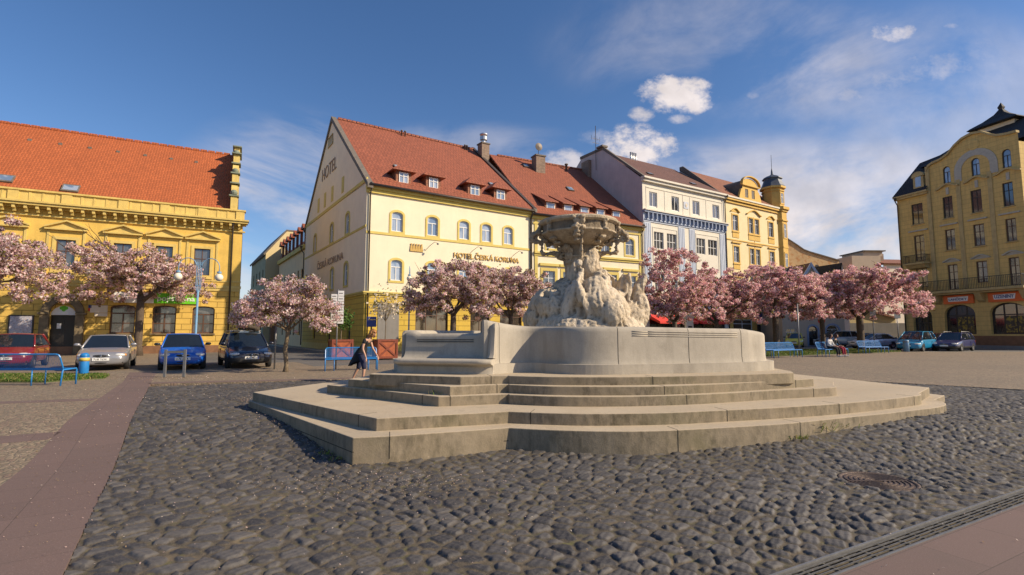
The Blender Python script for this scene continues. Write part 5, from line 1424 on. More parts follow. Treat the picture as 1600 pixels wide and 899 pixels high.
# turret: octagonal corner bay
TC = (11.75, .95)
def octa(r, z0, z1, n=8, ph=math.pi / 8): return [[(TC[0] + rr * math.cos(2 * math.pi * k / n + ph), TC[1] + rr * math.sin(2 * math.pi * k / n + ph), z) for k in range(n)] for rr, z in ((r, z0), (r, z1))]
m = MB(); m.loft(octa(1.45, 0, 17.0)); m.loft(octa(1.25, 17.3, 19.7)); tu = H4.part(m, 'turret', 'turret_yellow')
m = MB()
for (r0, z0, z1) in ((1.55, 4.2, 4.45), (1.5, 12.0, 12.2), (1.58, 15.4, 15.55), (1.6, 16.6, 16.85), (1.8, 16.86, 17.2), (1.35, 19.3, 19.45), (1.52, 19.7, 19.95)): m.loft(octa(r0, z0, z1))
build_each(m, 'turret_cornice', 'turret_yellow', tu)
m = MB()
m.loft([[(TC[0] + r * math.cos(2 * math.pi * k / 8 + math.pi / 8), TC[1] + r * math.sin(2 * math.pi * k / 8 + math.pi / 8), z) for k in range(8)] for r, z in ((1.5, 19.96), (1.36, 20.15), (1.18, 20.55), (1.05, 20.9), (1.05, 21.05), (1.22, 21.06), (1.18, 21.2), (.8, 21.42), (.35, 21.6), (.14, 21.75), (.10, 22.2), (.03, 22.6), (.025, 24.3), (0, 24.35))])
m.build('turret_roof', 'zinc', tu)
for z0, z1 in ((17.75, 19.0), (13.3, 15.0), (9.6, 11.3), (5.8, 7.4)):
    r = (1.25 if z0 > 17 else 1.45) * math.cos(math.pi / 8)
    for ang in (-90, -45):
        a = R(ang); t = Vector((-math.sin(a), math.cos(a))); nn_ = Vector((math.cos(a), math.sin(a)))
        def tf(q, d, z, a=a, t=t, nn_=nn_, r=r): p = Vector(TC) + t * q + nn_ * (r + d); return (p.x, p.y, z)
        m = MB(tf); w = .30
        for (x0, x1, y0, y1) in ((-w - .12, -w, z0, z1), (w, w + .12, z0, z1), (-w - .12, w + .12, z0 - .15, z0), (-w - .12, w + .12, z1, z1 + .18)): m.box(x0, x1, -.02, .05, y0, y1)
        wo2 = m.build('turret_window', 'turret_yellow', tu)
        m = MB(tf)
        for (x0, x1, y0, y1) in ((-w, -w + .06, z0, z1), (w - .06, w, z0, z1), (-.03, .03, z0, z1), (-w, w, z0 + (z1 - z0) * .62, z0 + (z1 - z0) * .62 + .06)): m.box(x0, x1, .0, .03, y0, y1)
        m.build('frame', 'frame_white', wo2)
        m = MB(tf); m.add([(-w, .008, z0), (w, .008, z0), (w, .008, z1), (-w, .008, z1)], [(0, 1, 2, 3)]); m.build('pane', 'pane_dark', wo2)

# ---- right apartment house (its whole front is in shade)
HR = House('corner_apartment_house', 'tall dark ochre apartment house with curved attic gable and iron balconies', 'building', (41.0, 51.6), -74.476, 9.4, 13)
XL = -1.3
cols = [(.1, 1.22), (3.08, 3.95), (5.48, 6.35), (7.95, 8.72)]
att = [(3.30, 3.95), (5.72, 6.40), (8.12, 8.78)]
ops = [(a, b, 12.45, 14.55) for a, b in cols] + [(a, b, 9.35, 11.35) for a, b in cols[1:]] + [(.15, 1.15, 8.7, 11.3)] + [(a, b, 6.0 if i % 2 == 0 else 5.55, 7.95) for i, (a, b) in enumerate(cols)]
ops += [(a, b, 15.85, 17.15, .35) for a, b in att]
wall(HR, 'front', XL, 9.4, 5.2, 15.3, [o for o in ops if o[3] < 15], 'right_yellow')
m = HR.mb('front')
wall(HR, 'front', 1.9, 9.4, 15.3, 17.5, [o for o in ops if o[3] > 15], 'right_yellow', mb=m)
# attic gable outline: S-curve up to a round head
gpts = [(1.9, 17.5), (2.05, 17.9), (2.5, 18.1), (3.2, 18.2), (3.9, 18.5), (4.5, 19.1), (5.2, 19.55), (6.0, 19.75), (6.8, 19.6), (7.4, 19.15), (7.9, 18.85), (8.6, 18.7), (9.4, 18.65), (9.4, 17.5)]
m.add([(a, 0, z) for a, z in gpts], [tuple(range(len(gpts)))])
HR.part(m, 'attic_gable', 'right_yellow')
m = HR.mb('front'); g_ = gpts[:-1]
m.loft([[(a, -.2, z), (a, .22, z), (a, .22, z + .2), (a, -.2, z + .2)] for a, z in g_])
m.box(XL - .1, 1.9, -.05, .30, 15.3, 15.5); m.box(XL - .15, 1.95, -.05, .42, 15.51, 15.68)
m.box(1.75, 2.1, -.05, .12, 5.6, 18.0)
for a in (4.55, 7.1): m.box(a - .18, a + .18, -.02, .06, 5.6, 15.9)
for a, b in att: 
    c = (a + b) / 2
    m.loft([[(c - 1.0 + 2.0 * i / 10, -.02, 15.4 + .18 * math.cos((i / 10 - .5) * 2 * math.pi) + .1), (c - 1.0 + 2.0 * i / 10, .22, 15.4 + .18 * math.cos((i / 10 - .5) * 2 * math.pi) + .1), (c - 1.0 + .2 * i, .22, 15.55 + .18 * math.cos((i / 10 - .5) * 2 * math.pi) + .1), (c - 1.0 + .2 * i, -.02, 15.55 + .18 * math.cos((i / 10 - .5) * 2 * math.pi) + .1)] for i in range(11)])
HR.part(m, 'attic_cornice', 'right_trim')
m = HR.mb('front'); arch_ring(m, 6.05, 16.6, 1.15, 1.75, -.02, .05, 16); m.box(4.3, 4.9, -.02, .05, 15.7, 16.6); m.box(7.2, 7.8, -.02, .05, 15.7, 16.6)
for c in (3.6, 6.05, 8.45): m.box(c - .12, c + .12, -.02, .07, 14.75, 15.4)
HR.part(m, 'stucco_ornament', 'stucco_grey')
m = HR.mb('front'); m.lathe([(0, .0), (.55, .0), (.45, .08), (0, .1)], (6.05, 0, 18.75), 14, axis='y'); HR.part(m, 'cartouche', 'right_yellow')
for i, (a, b) in enumerate(cols):
    window(HR, 'front', a, b, 12.45, 14.55, 0, 'frame_dark', 'pane_deep', 2, .66, sill='right_trim', deep=.14, fw=.08)
    if i: window(HR, 'front', a, b, 9.35, 11.35, 0, 'frame_brown', 'pane_deep', 2, .66, sill='right_trim', deep=.14, fw=.08, hood=('flat', 11.75, .75, .13, 'stucco_grey'))
    z0 = 6.0 if i % 2 == 0 else 5.55
    window(HR, 'front', a, b, z0, 7.95, 0, 'frame_brown', 'pane_deep', 2, .70, deep=.14, fw=.08, hood=('curve', 8.2, .75, .28, 'stucco_grey') if i else None)
window(HR, 'front', .15, 1.15, 8.7, 11.3, 0, 'frame_brown', 'pane_deep', 2, .74, deep=.14, fw=.08, hood=('flat', 11.7, .9, .13, 'stucco_grey'), name='balcony_door')
for a, b in att: window(HR, 'front', a, b, 15.85, 17.15, .35, 'frame_dark', 'pane_blue', 2, .66, deep=.14, fw=.07)
def railing(H, a0, a1, z0, z1, d, gap=.13, returns=True):
    m = H.mb('front')
    m.box(a0, a1, d - .03, d + .03, z1 - .05, z1); m.box(a0, a1, d - .02, d + .02, z0 + .05, z0 + .08)
    x = a0
    while x <= a1: m.box(x - .012, x + .012, d - .012, d + .012, z0, z1); x += gap
    if returns:
        for a in (a0, a1):
            m.box(a - .02, a + .02, 0, d, z1 - .05, z1)
            y = .1
            while y < d: m.box(a - .012, a + .012, y - .012, y + .012, z0, z1); y += gap
    return H.part(m, 'balcony_railing', 'black_iron')
m = HR.mb('front'); m.box(-.45, 1.65, -.02, .95, 8.28, 8.45); m.extr([(-.3, 0, 8.28), (-.3, .8, 8.28), (-.3, .5, 7.95), (-.3, 0, 7.85)], (1.8, 0, 0)); HR.part(m, 'balcony_slab', 'right_trim')
railing(HR, -.4, 1.6, 8.45, 9.25, .9)
m = HR.mb('front'); m.box(1.0, 9.4, -.02, 1.0, 5.22, 5.42); m.box(1.2, 9.4, -.02, .75, 5.05, 5.21); m.box(XL - .1, 1.0, -.02, .3, 5.1, 5.35)
for c in (2.1, 5.75, 9.1): m.extr([(c - .25, 0, 5.05), (c - .25, .7, 5.05), (c - .25, .3, 4.4), (c - .25, 0, 4.2)], (.5, 0, 0))
HR.part(m, 'balcony_slab', 'right_trim')
railing(HR, 1.05, 9.3, 5.42, 6.45, .95)
# ground floor arcade
arc_ = [(-.45, 1.35), (2.5, 5.1), (6.25, 8.95)]
ops = [(a, b, 1.35 if i else .1, 3.25 - (.0 if i else .1), .85 if i else .75) for i, (a, b) in enumerate(arc_)]
wall(HR, 'front', XL, 9.4, 1.2, 5.1, [(a, b, max(z0, 1.2), z1, r) for a, b, z0, z1, r in ops], 'right_yellow', deep=.35)
wall(HR, 'front', XL, 9.4, 0, 1.2, [(-.45, 1.35, .1, 1.2)], 'right_base', deep=.35)
M['goods'] = pm('goods', (.05, .04, .03), .5, .6, 2.0, col2=(.34, .24, .03), c2=(.5, .56))
for i, (a, b) in enumerate(arc_):
    z0, z1, r = ops[i][2], ops[i][3], ops[i][4]
    o = window(HR, 'front', a, b, max(z0, 1.2) if i else .1, z1, r, 'frame_dark', 'pane_shop', 3, .62, deep=.34, fw=.12, mull=.1, name='shop_window')
    if i:
        m = HR.mb('front'); m.box(a + .9, b - .35, -.335, -.32, z0 + .15, z0 + 1.6); m.build('window_display', 'goods', o)
m = HR.mb('front'); m.box(XL, 9.4, -.02, .05, 0, .35); HR.part(m, 'plinth', 'grey_wall')
for (a0, a1, s, t0, t1) in ((-.6, 1.5, 'S. ELBA', -.45, 1.25), (2.6, 5.15, 'LAHŮDKY', 3.05, 4.75), (6.3, 9.2, 'UZENINY', 6.75, 8.35)):
    m = HR.mb('front'); m.box(a0, a1, .02, .16, 4.18, 5.0); b_ = HR.part(m, 'shop_sign', 'orange_sign')
    m = HR.mb('front'); m.extr([(t0, .16, 4.40), (t1 - .08, .16, 4.40), (t1, .16, 4.86), (t0 - .06, .16, 4.80)], (0, .02, 0)); m.build('sign_panel', 'white_paint', b_)
    text_mesh('lettering', s, t1 - t0 - .18, .30, 'navy', b_, text_frame((t0 + .06, -.195, 4.48), (1, 0, 0), (0, 0, 1)), .02)
# roof
m = MB()
m.add([(XL - .2, -.4, 15.68), (1.9, -.4, 15.68), (1.9, 2.2, 19.5), (XL + 1.0, 2.2, 19.3), (XL - .2, 13, 15.68), (XL + 1.0, 10, 19.3), (1.9, 10, 19.5), (1.9, 13, 15.68)], [(0, 1, 2, 3), (0, 3, 5, 4), (3, 2, 6, 5), (5, 6, 7, 4)])
m.add([(.5, .9, 18.4), (9.6, .9, 18.4), (9.6, 5.0, 21.5), (3.0, 5.0, 21.4), (.5, 11, 18.4), (9.6, 11, 18.4), (3.0, 6.2, 21.4), (9.6, 6.2, 21.5)], [(0, 1, 2, 3), (0, 3, 6, 4), (4, 6, 7, 5), (3, 2, 7, 6), (1, 5, 7, 2)])
HR.part(m, 'roof', 'roof_dark')
m = MB(); m.box(3.7, 6.7, 4.6, 6.6, 20.4, 21.6); la = HR.part(m, 'roof_lantern', 'offwhite')
m = MB(); m.loft([[(5.2 + sx * w * .95, 5.6 + sy * d, z - 1.0) for sx, sy in ((-1, -1), (1, -1), (1, 1), (-1, 1))] for w, d, z in ((2.2, 1.7, 22.55), (2.0, 1.5, 22.75), (1.2, .9, 23.2), (.45, .4, 23.75), (.15, .15, 24.2), (.22, .22, 24.4), (.0, .0, 24.9))]); m.build('lantern_roof', 'roof_dark', la)
m = HR.mb('front'); m.box(.55, 1.55, -1.2, .12, 16.0, 17.2); m.extr([(.45, .2, 17.2)] + [(1.05 + .62 * math.cos(math.pi * (1 - i / 8)), .2, 17.25 + .5 * math.sin(math.pi * i / 8)) for i in range(9)], (0, -1.4, 0)); dmr = HR.part(m, 'dormer', 'right_trim')
m = HR.mb('front'); m.box(.78, 1.32, .12, .14, 16.2, 17.3); m.build('pane', 'pane_blue', dmr)
m = MB(); m.add([(XL, 0, 0), (XL, 13, 0), (XL, 13, 15.6), (XL, 0, 15.6)], [(0, 1, 2, 3)]); m.add([(9.4, 0, 0), (9.4, 13, 0), (9.4, 13, 17.9), (9.4, 0, 17.9)], [(0, 1, 2, 3)]); m.add([(XL, 13, 0), (9.4, 13, 0), (9.4, 13, 16), (XL, 13, 16)], [(0, 1, 2, 3)]); HR.part(m, 'side_wall', 'right_yellow')
drainpipe(HR, 'front', XL + .1, .3, 15.3)

# ---- small houses between turret house and apartment house
def plain(name, label, cat, poly, z1, mat, parent=None):
    pass
OH = House('bare_side_wall_house', 'tall house with bare patched orange side wall sloping down behind turret', 'building', (38.3, 70), 32, 3, 10)
m = MB(); m.extr([(0, 0, 0), (0, 0, 14.4), (1.2, 0, 13.6), (2.2, 0, 12.9), (3.0, 0, 12.6), (7.2, 0, 11.4), (7.2, 0, 0)], (0, 6, 0)); OH.part(m, 'wall', 'bare_orange')
OH.root.rotation_euler = (0, 0, R(3))
m = MB(); m.loft([[(x, -.15, z), (x, 6, z), (x, 6, z + .14), (x, -.15, z + .14)] for x, z in ((-.05, 14.4), (1.2, 13.6), (2.2, 12.9), (3.0, 12.6), (7.3, 11.4))]); OH.part(m, 'coping', 'coping')
m = MB(); m.lathe([(0, -.03), (.28, -.03), (.28, .02), (0, .02)], (4.0, 0, 10.6), 12, axis='y'); OH.part(m, 'round_opening', 'frame_dark')

LG = House('small_gabled_house', 'low beige house with dark roof, blue trimmed front gable and arched doors', 'building', (29.6, 56.0), 2, 7.6, 9)
go = [(2.9, 3.9, .1, 1.7, .5), (4.9, 6.3, .1, 1.7, .6), (.4, 1.5, .1, 1.9)]
wall(LG, 'front', 0, 7.0, 0, 6.3, go, 'beige')
window(LG, 'front', 4.9, 6.3, .1, 1.7, .6, 'frame_white', 'pane_shop', 2, .8, sur='blue_trim', sw=.2); window(LG, 'front', .4, 1.5, .1, 1.9, 0, 'frame_white', 'pane_shop', 2, .8)
window(LG, 'front', 2.9, 3.9, .1, 1.7, .5, 'frame_dark', 'pane_shop', 2, .8, sur='blue_trim', sw=.2)
m = LG.mb('front'); m.extr([(1.9, 0, 6.3), (5.2, 0, 6.3), (3.5, 0, 9.0)], (0, -.2, 0)); fg = LG.part(m, 'front_gable', 'beige')
m = LG.mb('front')
for sg_ in (-1, 1): m.extr([(3.5, .02, 9.25), (3.5 + sg_ * 1.95, .02, 6.2), (3.5 + sg_ * 1.65, .02, 6.2), (3.5, .02, 8.75)], (0, .15, 0))
m.box(1.9, 5.1, .02, .1, 6.2, 6.5); m.build('gable_trim', 'blue_plaster', fg)
m = MB(); m.add([(3.5, -.1, 9.2), (1.6, -.1, 6.1), (1.6, 2.6, 6.9), (3.5, 4.6, 9.2), (5.4, -.1, 6.1), (5.4, 2.6, 6.9)], [(0, 1, 2, 3), (0, 3, 5, 4)]); m.build('gable_roof', 'roof_brown', fg)
m = LG.mb('front'); m.extr([(-.1, 0, 6.3), (1.5, 0, 6.3), (.6, 0, 7.4)], (0, -.2, 0)); LG.part(m, 'front_gable', 'offwhite')
m = MB(); m.extr([(-.6, -.3, 6.1), (-.6, 4.2, 9.2), (-.6, 9.2, 6.1), (-.6, 9, 5.9), (-.6, 4.2, 8.95), (-.6, -.2, 5.9)], (7.0, 0, 0)); LG.part(m, 'roof', 'roof_dark')
m = MB(); m.add([(6.6, 0, 0), (9.0, 2.0, 0), (9.0, 2.0, 6), (7.75, .95, 9.2), (6.6, 0, 6)], [(0, 1, 2, 3, 4)]); LG.part(m, 'end_wall', 'pinkish')
m = MB(); m.add([(6.3, .6, 6.3), (7.75, .95, 9.35), (6.4, 4.2, 9.25), (5.8, 2.5, 7)], [(0, 1, 2, 3)]); m.add([(7.75, .95, 9.35), (9.2, 2.0, 5.9), (9.4, 6.0, 5.9), (6.4, 4.2, 9.25)], [(0, 1, 2, 3)]); LG.part(m, 'end_roof', 'roof_dark')
m = MB(); m.add([(0, 0, 0), (0, 8, 0), (0, 8, 6), (0, 4, 9), (0, 0, 6)], [(0, 1, 2, 3, 4)]); LG.part(m, 'side_wall', 'beige')

BH = House('flat_beige_house', 'tall flat roofed beige block with blank wall behind the trees', 'building', (48.4, 72), 2, 4.2, 8)
m = MB(); m.box(0, 4.2, 0, 8, 0, 12.4); BH.part(m, 'wall', 'beige'); m = MB(); m.box(2.1, 4.9, .5, 5, 12.4, 13.1); rb = BH.part(m, 'roof_hut', 'beige'); m = MB(); m.box(1.9, 5.2, .2, 5.3, 13.1, 13.25); m.build('hut_roof', 'coping', rb)
WH = House('white_plastered_house', 'white rendered house with shallow red roof beside dark apartment house', 'building', (52.8, 72), 8, 6, 8)
wp = [(1.0, 2.0, 8.0, 10.0), (4.2, 5.2, 7.8, 9.6)]
wall(WH, 'front', 0, 7, 0, 11.3, wp, 'offwhite')
for q in wp: window(WH, 'front', *q, 0, 'frame_white', 'pane_dark', 2, .6)
m = MB(); m.extr([(-.3, -.4, 11.3), (-.3, 5, 12.7), (-.3, 5, 12.5), (-.3, -.3, 11.1)], (8, 0, 0)); WH.part(m, 'roof', 'roof_sienna')
m = MB(); m.box(0, 7, 6, 8, 0, 11); WH.part(m, 'back_wall', 'offwhite'); m = MB(); m.box(2.0, 2.7, 2.6, 3.3, 11.5, 13.1); WH.part(m, 'chimney', 'brick_chimney')
GW = House('yard_wall', 'long low grey yard wall with pale coping behind the parked cars', 'wall', (37.9, 60), 2, 9, 1)
m = MB(); m.box(0, 9.6, 0, .3, 0, 2.6); GW.part(m, 'wall', 'grey_wall')
SH = House('pale_side_building', 'long low pale yellow shed with sloping roof line beyond yard wall', 'building', (37.9, 61.5), 2, 9, 5)
m = MB(); m.extr([(0, 0, 0), (0, 0, 5.2), (8.5, 0, 3.2), (8.5, 0, 0)], (0, 5, 0)); SH.part(m, 'wall', 'gable_cream'); m = MB(); m.extr([(-.1, -.3, 5.2), (8.6, -.3, 3.15), (8.6, -.3, 3.35), (-.1, -.3, 5.45)], (0, 5.4, 0)); SH.part(m, 'roof', 'roof_sienna')
# ------------------------------------------------------------------ cherry trees
def quads_mesh(name, P, A, B_, C, mat, parent):
    """many small square faces: centres P, half axes A and B_, colours C"""
    n = len(P)
    v = np.stack([P - A - B_, P + A - B_, P + A + B_, P - A + B_], 1).reshape(-1, 3).astype(np.float32)
    me = bpy.data.meshes.new(name)
    me.vertices.add(4 * n); me.vertices.foreach_set('co', v.ravel())
    me.loops.add(4 * n); me.loops.foreach_set('vertex_index', np.arange(4 * n, dtype=np.int32))
    me.polygons.add(n); me.polygons.foreach_set('loop_start', np.arange(0, 4 * n, 4, dtype=np.int32)); me.polygons.foreach_set('loop_total', np.full(n, 4, np.int32))
    me.update(calc_edges=True)
    col = me.color_attributes.new('tint', 'FLOAT_COLOR', 'POINT')
    c = np.repeat(np.concatenate([C, np.ones((n, 1))], 1), 4, 0).astype(np.float32)
    col.data.foreach_set('color', c.ravel())
    me.materials.append(M[mat])
    o = bpy.data.objects.new(name, me); COL.objects.link(o)
    if parent: o.parent = parent
    return o
def rand_frames(rs, n, size):
    a = rs.normal(size=(n, 3)); a /= np.linalg.norm(a, axis=1)[:, None]
    b = rs.normal(size=(n, 3)); b -= a * (a * b).sum(1)[:, None]; b /= np.linalg.norm(b, axis=1)[:, None]
    s = size[:, None]
    return a * s, b * s * .8
def cherry(x, y, height, rad, trunk_h, trunk_r, seed, label, dens=1.0, pinks='mix', flat=.55, bark='bark', bs=.05, lean=0, z0=GZ, group='blossoming cherry trees around the square'):
    root = thing('cherry_tree', (x, y, z0), 0, label, 'tree', group)
    rng = random.Random(seed); rs = np.random.RandomState(seed)
    m = MB(); tips = []
    p = Vector((0, 0, 0)); pts = []; rr = []
    for i in range(7):
        t = i / 6; pts.append((lean * t + .05 * noise.noise((seed, t * 3, 0)), .05 * noise.noise((seed, 5, t * 3)), trunk_h * t - .05)); rr.append(trunk_r * (1.35 - .75 * min(1, t * 4)) if t < .2 else trunk_r * (1.0 - .18 * t + .12 * noise.noise((seed, 9, t * 7))))
    m.tube(pts, rr, 10); top = Vector(pts[-1])
    crown_z = trunk_h + (height - trunk_h) * .42
    def grow(p, d, L, r, depth):
        n = 5; P = [p]; q = p.copy(); dd = d.copy()
        for i in range(n):
            dd = (dd + Vector((rng.uniform(-.16, .16), rng.uniform(-.16, .16), rng.uniform(-.10, .12)))).normalized()
            q = q + dd * L / n; P.append(q.copy())
        m.tube([tuple(k) for k in P], [r * (1 - .55 * i / n) for i in range(n + 1)], 6 if depth < 2 else 4)
        for k in P[2:]: tips.append((k, depth))
        if depth < 3:
            for i in range(3 if depth < 2 else 2):
                k = P[rng.choice([2, 3, 4, 5])]
                ang = rng.uniform(-1.1, 1.1)
                nd = Matrix.Rotation(ang, 3, 'Z') @ dd; nd.z = max(-.15, dd.z * .5 + rng.uniform(-.1, .45)); nd.normalize()
                grow(k, nd, L * rng.uniform(.5, .75), r * .5, depth + 1)
    nl = 6
    for i in range(nl):
        a = 2 * math.pi * (i + rng.uniform(-.3, .3)) / nl; el = rng.uniform(.45, .95)
        grow(top - Vector((0, 0, rng.uniform(0, .12) * trunk_h)), Vector((math.cos(a) * math.cos(el), math.sin(a) * math.cos(el), math.sin(el))), rad * rng.uniform(.50, .72), trunk_r * .55, 0)
    m.build('trunk', bark, root, smooth=True)
    # blossom clusters near the twigs and through the crown shell
    C = []
    H_ = height - trunk_h
    for k, dep in tips:
        if dep >= 1 or rng.random() < .4: C.append((k.x, k.y, k.z))
    C = [c for c in C if (c[0] ** 2 + c[1] ** 2) < (rad * 1.02) ** 2 and c[2] < height]
    rng.shuffle(C); C = C[:250]
    n_extra = int(260 * dens)
    for _ in range(n_extra):
        a = rng.uniform(0, 2 * math.pi); r = rad * math.sqrt(rng.random()) * (1 + .12 * noise.noise((math.cos(a) * 2 + seed, math.sin(a) * 2, 0)))
        t = r / rad
        zt = trunk_h * .98 + H_ * (flat * 1.75) * math.sqrt(max(0, 1 - t * t * .92)) * (1 + .3 * noise.noise((math.cos(a) * 2, math.sin(a) * 2 + seed, t * 3)))
        zb = trunk_h * .90 + H_ * (.42 * (1 - t) + .05) - .10 * H_ * t
        zt = min(zt, height)
        z = zt - (zt - zb) * rng.random() ** 1.6
        C.append((r * math.cos(a), r * math.sin(a), z))
    C = np.array(C); nper = int(84 * dens)
    keep = rs.rand(len(C)) < .93; C = C[keep]
    cs = np.repeat(C, nper, 0); n = len(cs)
    csz = np.repeat(rs.uniform(.13, .36, len(C)), nper) * (rad / 4) ** .6
    off = rs.normal(size=(n, 3)); off /= np.linalg.norm(off, axis=1)[:, None]; off *= (rs.rand(n) ** .45)[:, None] * csz[:, None] * np.array([1.15, 1.15, .8])
    P = cs + off
    size = rs.uniform(.45, 1.2, n) * bs * .80
    A, B_ = rand_frames(rs, n, size)
    pal = dict(mix=[(.84, .62, .62), (.72, .48, .50), (.90, .79, .75), (.50, .32, .28)], pink=[(.86, .56, .57), (.75, .42, .45), (.92, .72, .68), (.52, .28, .28)], white=[(.80, .70, .62), (.74, .58, .52), (.82, .76, .68), (.5, .35, .3)])[pinks]
    pal = np.array(pal); pr = rs.choice(4, n, p=[.38, .24, .24, .14]); col = pal[pr]
    tone = np.repeat(rs.uniform(.78, 1.15, len(C)), nper)[:, None]; col = np.clip(col * tone * rs.uniform(.85, 1.12, (n, 1)), 0, 1)
    quads_mesh('blossom', P, A, B_, col, 'blossom', root)
    # young leaves
    nlv = int(n * (.22 if pinks == 'mix' else .12)); ii = rs.randint(0, n, nlv)
    P2 = P[ii] + rs.normal(size=(nlv, 3)) * .07; A2, B2 = rand_frames(rs, nlv, rs.uniform(.6, 1.1, nlv) * bs * .9)
    lc = np.where(rs.rand(nlv, 1) < .55, np.array([[.24, .22, .05]]), np.array([[.20, .11, .05]])) * rs.uniform(.7, 1.3, (nlv, 1))
    quads_mesh('leaves', P2, A2, B2, lc, 'leaves', root)
    return root
cherry(-25.6, 23.6, 7.1, 3.75, 3.4, .20, 3, 'wide pale pink cherry tree at the left edge above the red car', 1.25, 'mix', lean=.2, bs=.052)
cherry(-24.2, 33.2, 7.2, 4.0, 3.9, .26, 7, 'spreading pale pink cherry tree with gnarled trunk before the bank windows', 1.0, 'mix', bs=.062)
cherry(-8.62, 19.6, 3.7, 1.85, 1.75, .085, 11, 'young slim pink cherry tree beside the blue bench', .75, 'mix', bs=.038, bark='bark_light')
cherry(-3.75, 32.6, 5.9, 3.3, 2.9, .21, 21, 'pink cherry tree before the hotel front behind the stone bench', 1.05, 'mix', bs=.058, flat=.62)
cherry(-.1, 34.5, 5.8, 2.8, 2.8, .18, 22, 'pink cherry tree close left of the fountain rock', 1.0, 'mix', bs=.058, flat=.62)
cherry(10.8, 34.0, 6.9, 2.9, 2.5, .19, 23, 'tall pink cherry tree directly right of the fountain rock', 1.05, 'pink', bs=.058, flat=.66)
cherry(15.4, 38.5, 6.2, 3.5, 2.5, .19, 24, 'deep pink cherry tree before the blue and white house', 1.0, 'pink', bs=.064, flat=.6)
cherry(20.1, 39.0, 6.7, 3.7, 2.9, .24, 25, 'deep pink cherry tree behind the empty blue bench nearest the fountain', 1.05, 'pink', bs=.064, flat=.6)
cherry(25.0, 41.2, 6.2, 3.3, 2.9, .2, 26, 'deep pink cherry tree in the middle of the right row behind the seated pair', .9, 'pink', bs=.068, flat=.6)
cherry(28.3, 41.6, 6.75, 4.6, 2.9, .30, 27, 'broad deep pink cherry tree at the right end of the row', 1.25, 'pink', bs=.068, flat=.6)

# ------------------------------------------------------------------ planters with young plants
def planter(x, y, rz, label, s=1.12):
    r = thing('planter', (x, y, GZ), rz, label, 'planter', 'wooden planter boxes on the pavement')
    h = s / 2; m = MB(); m.box(-h + .05, h - .05, -h + .05, h - .05, .08, s * .97); m.build('box', 'planter_wood', r)
    m = MB(); w = .09
    for sx in (-1, 1):
        for sy in (-1, 1): m.box(sx * h - (w if sx > 0 else 0), sx * h + (0 if sx > 0 else w), sy * h - (w if sy > 0 else 0), sy * h + (0 if sy > 0 else w), .03, s)
    for sy in (-1, 1):
        y0, y1 = (h - .045, h - .005) if sy > 0 else (-h + .005, -h + .045)
        m.box(-h + w, h - w, y0, y1, s - .12, s - .01); m.box(-h + w, h - w, y0, y1, .08, .19)
        for d in (1, -1):
            a = Vector((-h + w, 0, .19 if d > 0 else s - .12)); b = Vector((h - w, 0, s - .12 if d > 0 else .19)); dd = (b - a).normalized(); n = Vector((-dd.z, 0, dd.x)) * .045
            m.extr([(a + n).to_tuple(), (a - n).to_tuple(), (b - n).to_tuple(), (b + n).to_tuple()][0:4] and [((q.x), y0 + (.004 if d > 0 else .008), q.z) for q in (a + n, a - n, b - n, b + n)], (0, (y1 - y0) * .8, 0))
    for sx in (-1, 1):
        x0, x1 = (h - .045, h - .005) if sx > 0 else (-h + .005, -h + .045)
        m.box(x0, x1, -h + w, h - w, s - .12, s - .01); m.box(x0, x1, -h + w, h - w, .08, .19)
    m.build('frame', 'planter_edge', r)
    m = MB(); m.box(-h + .07, h - .07, -h + .07, h - .07, s * .97, s * .985); m.build('soil', 'soil', r)
    return r
planter(-9.35, 28.0, R(30), 'brown wooden planter box at the left, partly behind the sign pole')
planter(-7.05, 28.5, R(30), 'brown wooden planter box with crossed boards right of the walking woman')
def shrub(x, y, z, h, r, seed, label, white):
    o = thing('potted_tree', (x, y, z), 0, label, 'shrub'); rng = random.Random(seed); rs = np.random.RandomState(seed); m = MB()
    m.tube([(0, 0, -.1), (.02, 0, h * .35), (0, .02, h * .6)], [.03, .025, .018], 6); cs = []
    for i in range(12):
        a = i * 2.4; q = (r * .75 * math.cos(a) * rng.uniform(.4, 1), r * .75 * math.sin(a) * rng.uniform(.4, 1), h * rng.uniform(.55, 1.0)); m.tube([(0, 0, h * .4), (q[0] * .5, q[1] * .5, (h * .4 + q[2]) / 2 + .05), q], [.014, .01, .006], 4); cs.append(q)
    m.build('stem', 'bark_light', o)
    C = np.array(cs); n = 40 if white else 50
    P = np.repeat(C, n, 0) + rs.normal(size=(len(C) * n, 3)) * r * .30; k = len(P); A, B_ = rand_frames(rs, k, rs.uniform(.5, 1, k) * .06)
    if white: col = np.where(rs.rand(k, 1) < .75, np.array([[.82, .70, .52]]), np.array([[.30, .25, .10]])) * rs.uniform(.7, 1.05, (k, 1))
    else: col = np.array([[.07, .13, .025]]) * rs.uniform(.6, 1.6, (k, 1))
    quads_mesh('crown', P, A, B_, col, 'leaves', o)
shrub(-7.05, 28.5, GZ + 1.1, 2.5, .95, 4, 'small pale flowering tree growing in the right planter box', True)
shrub(-9.35, 28.0, GZ + 1.1, 1.5, .55, 5, 'small green leafy tree growing in the left planter box', False)

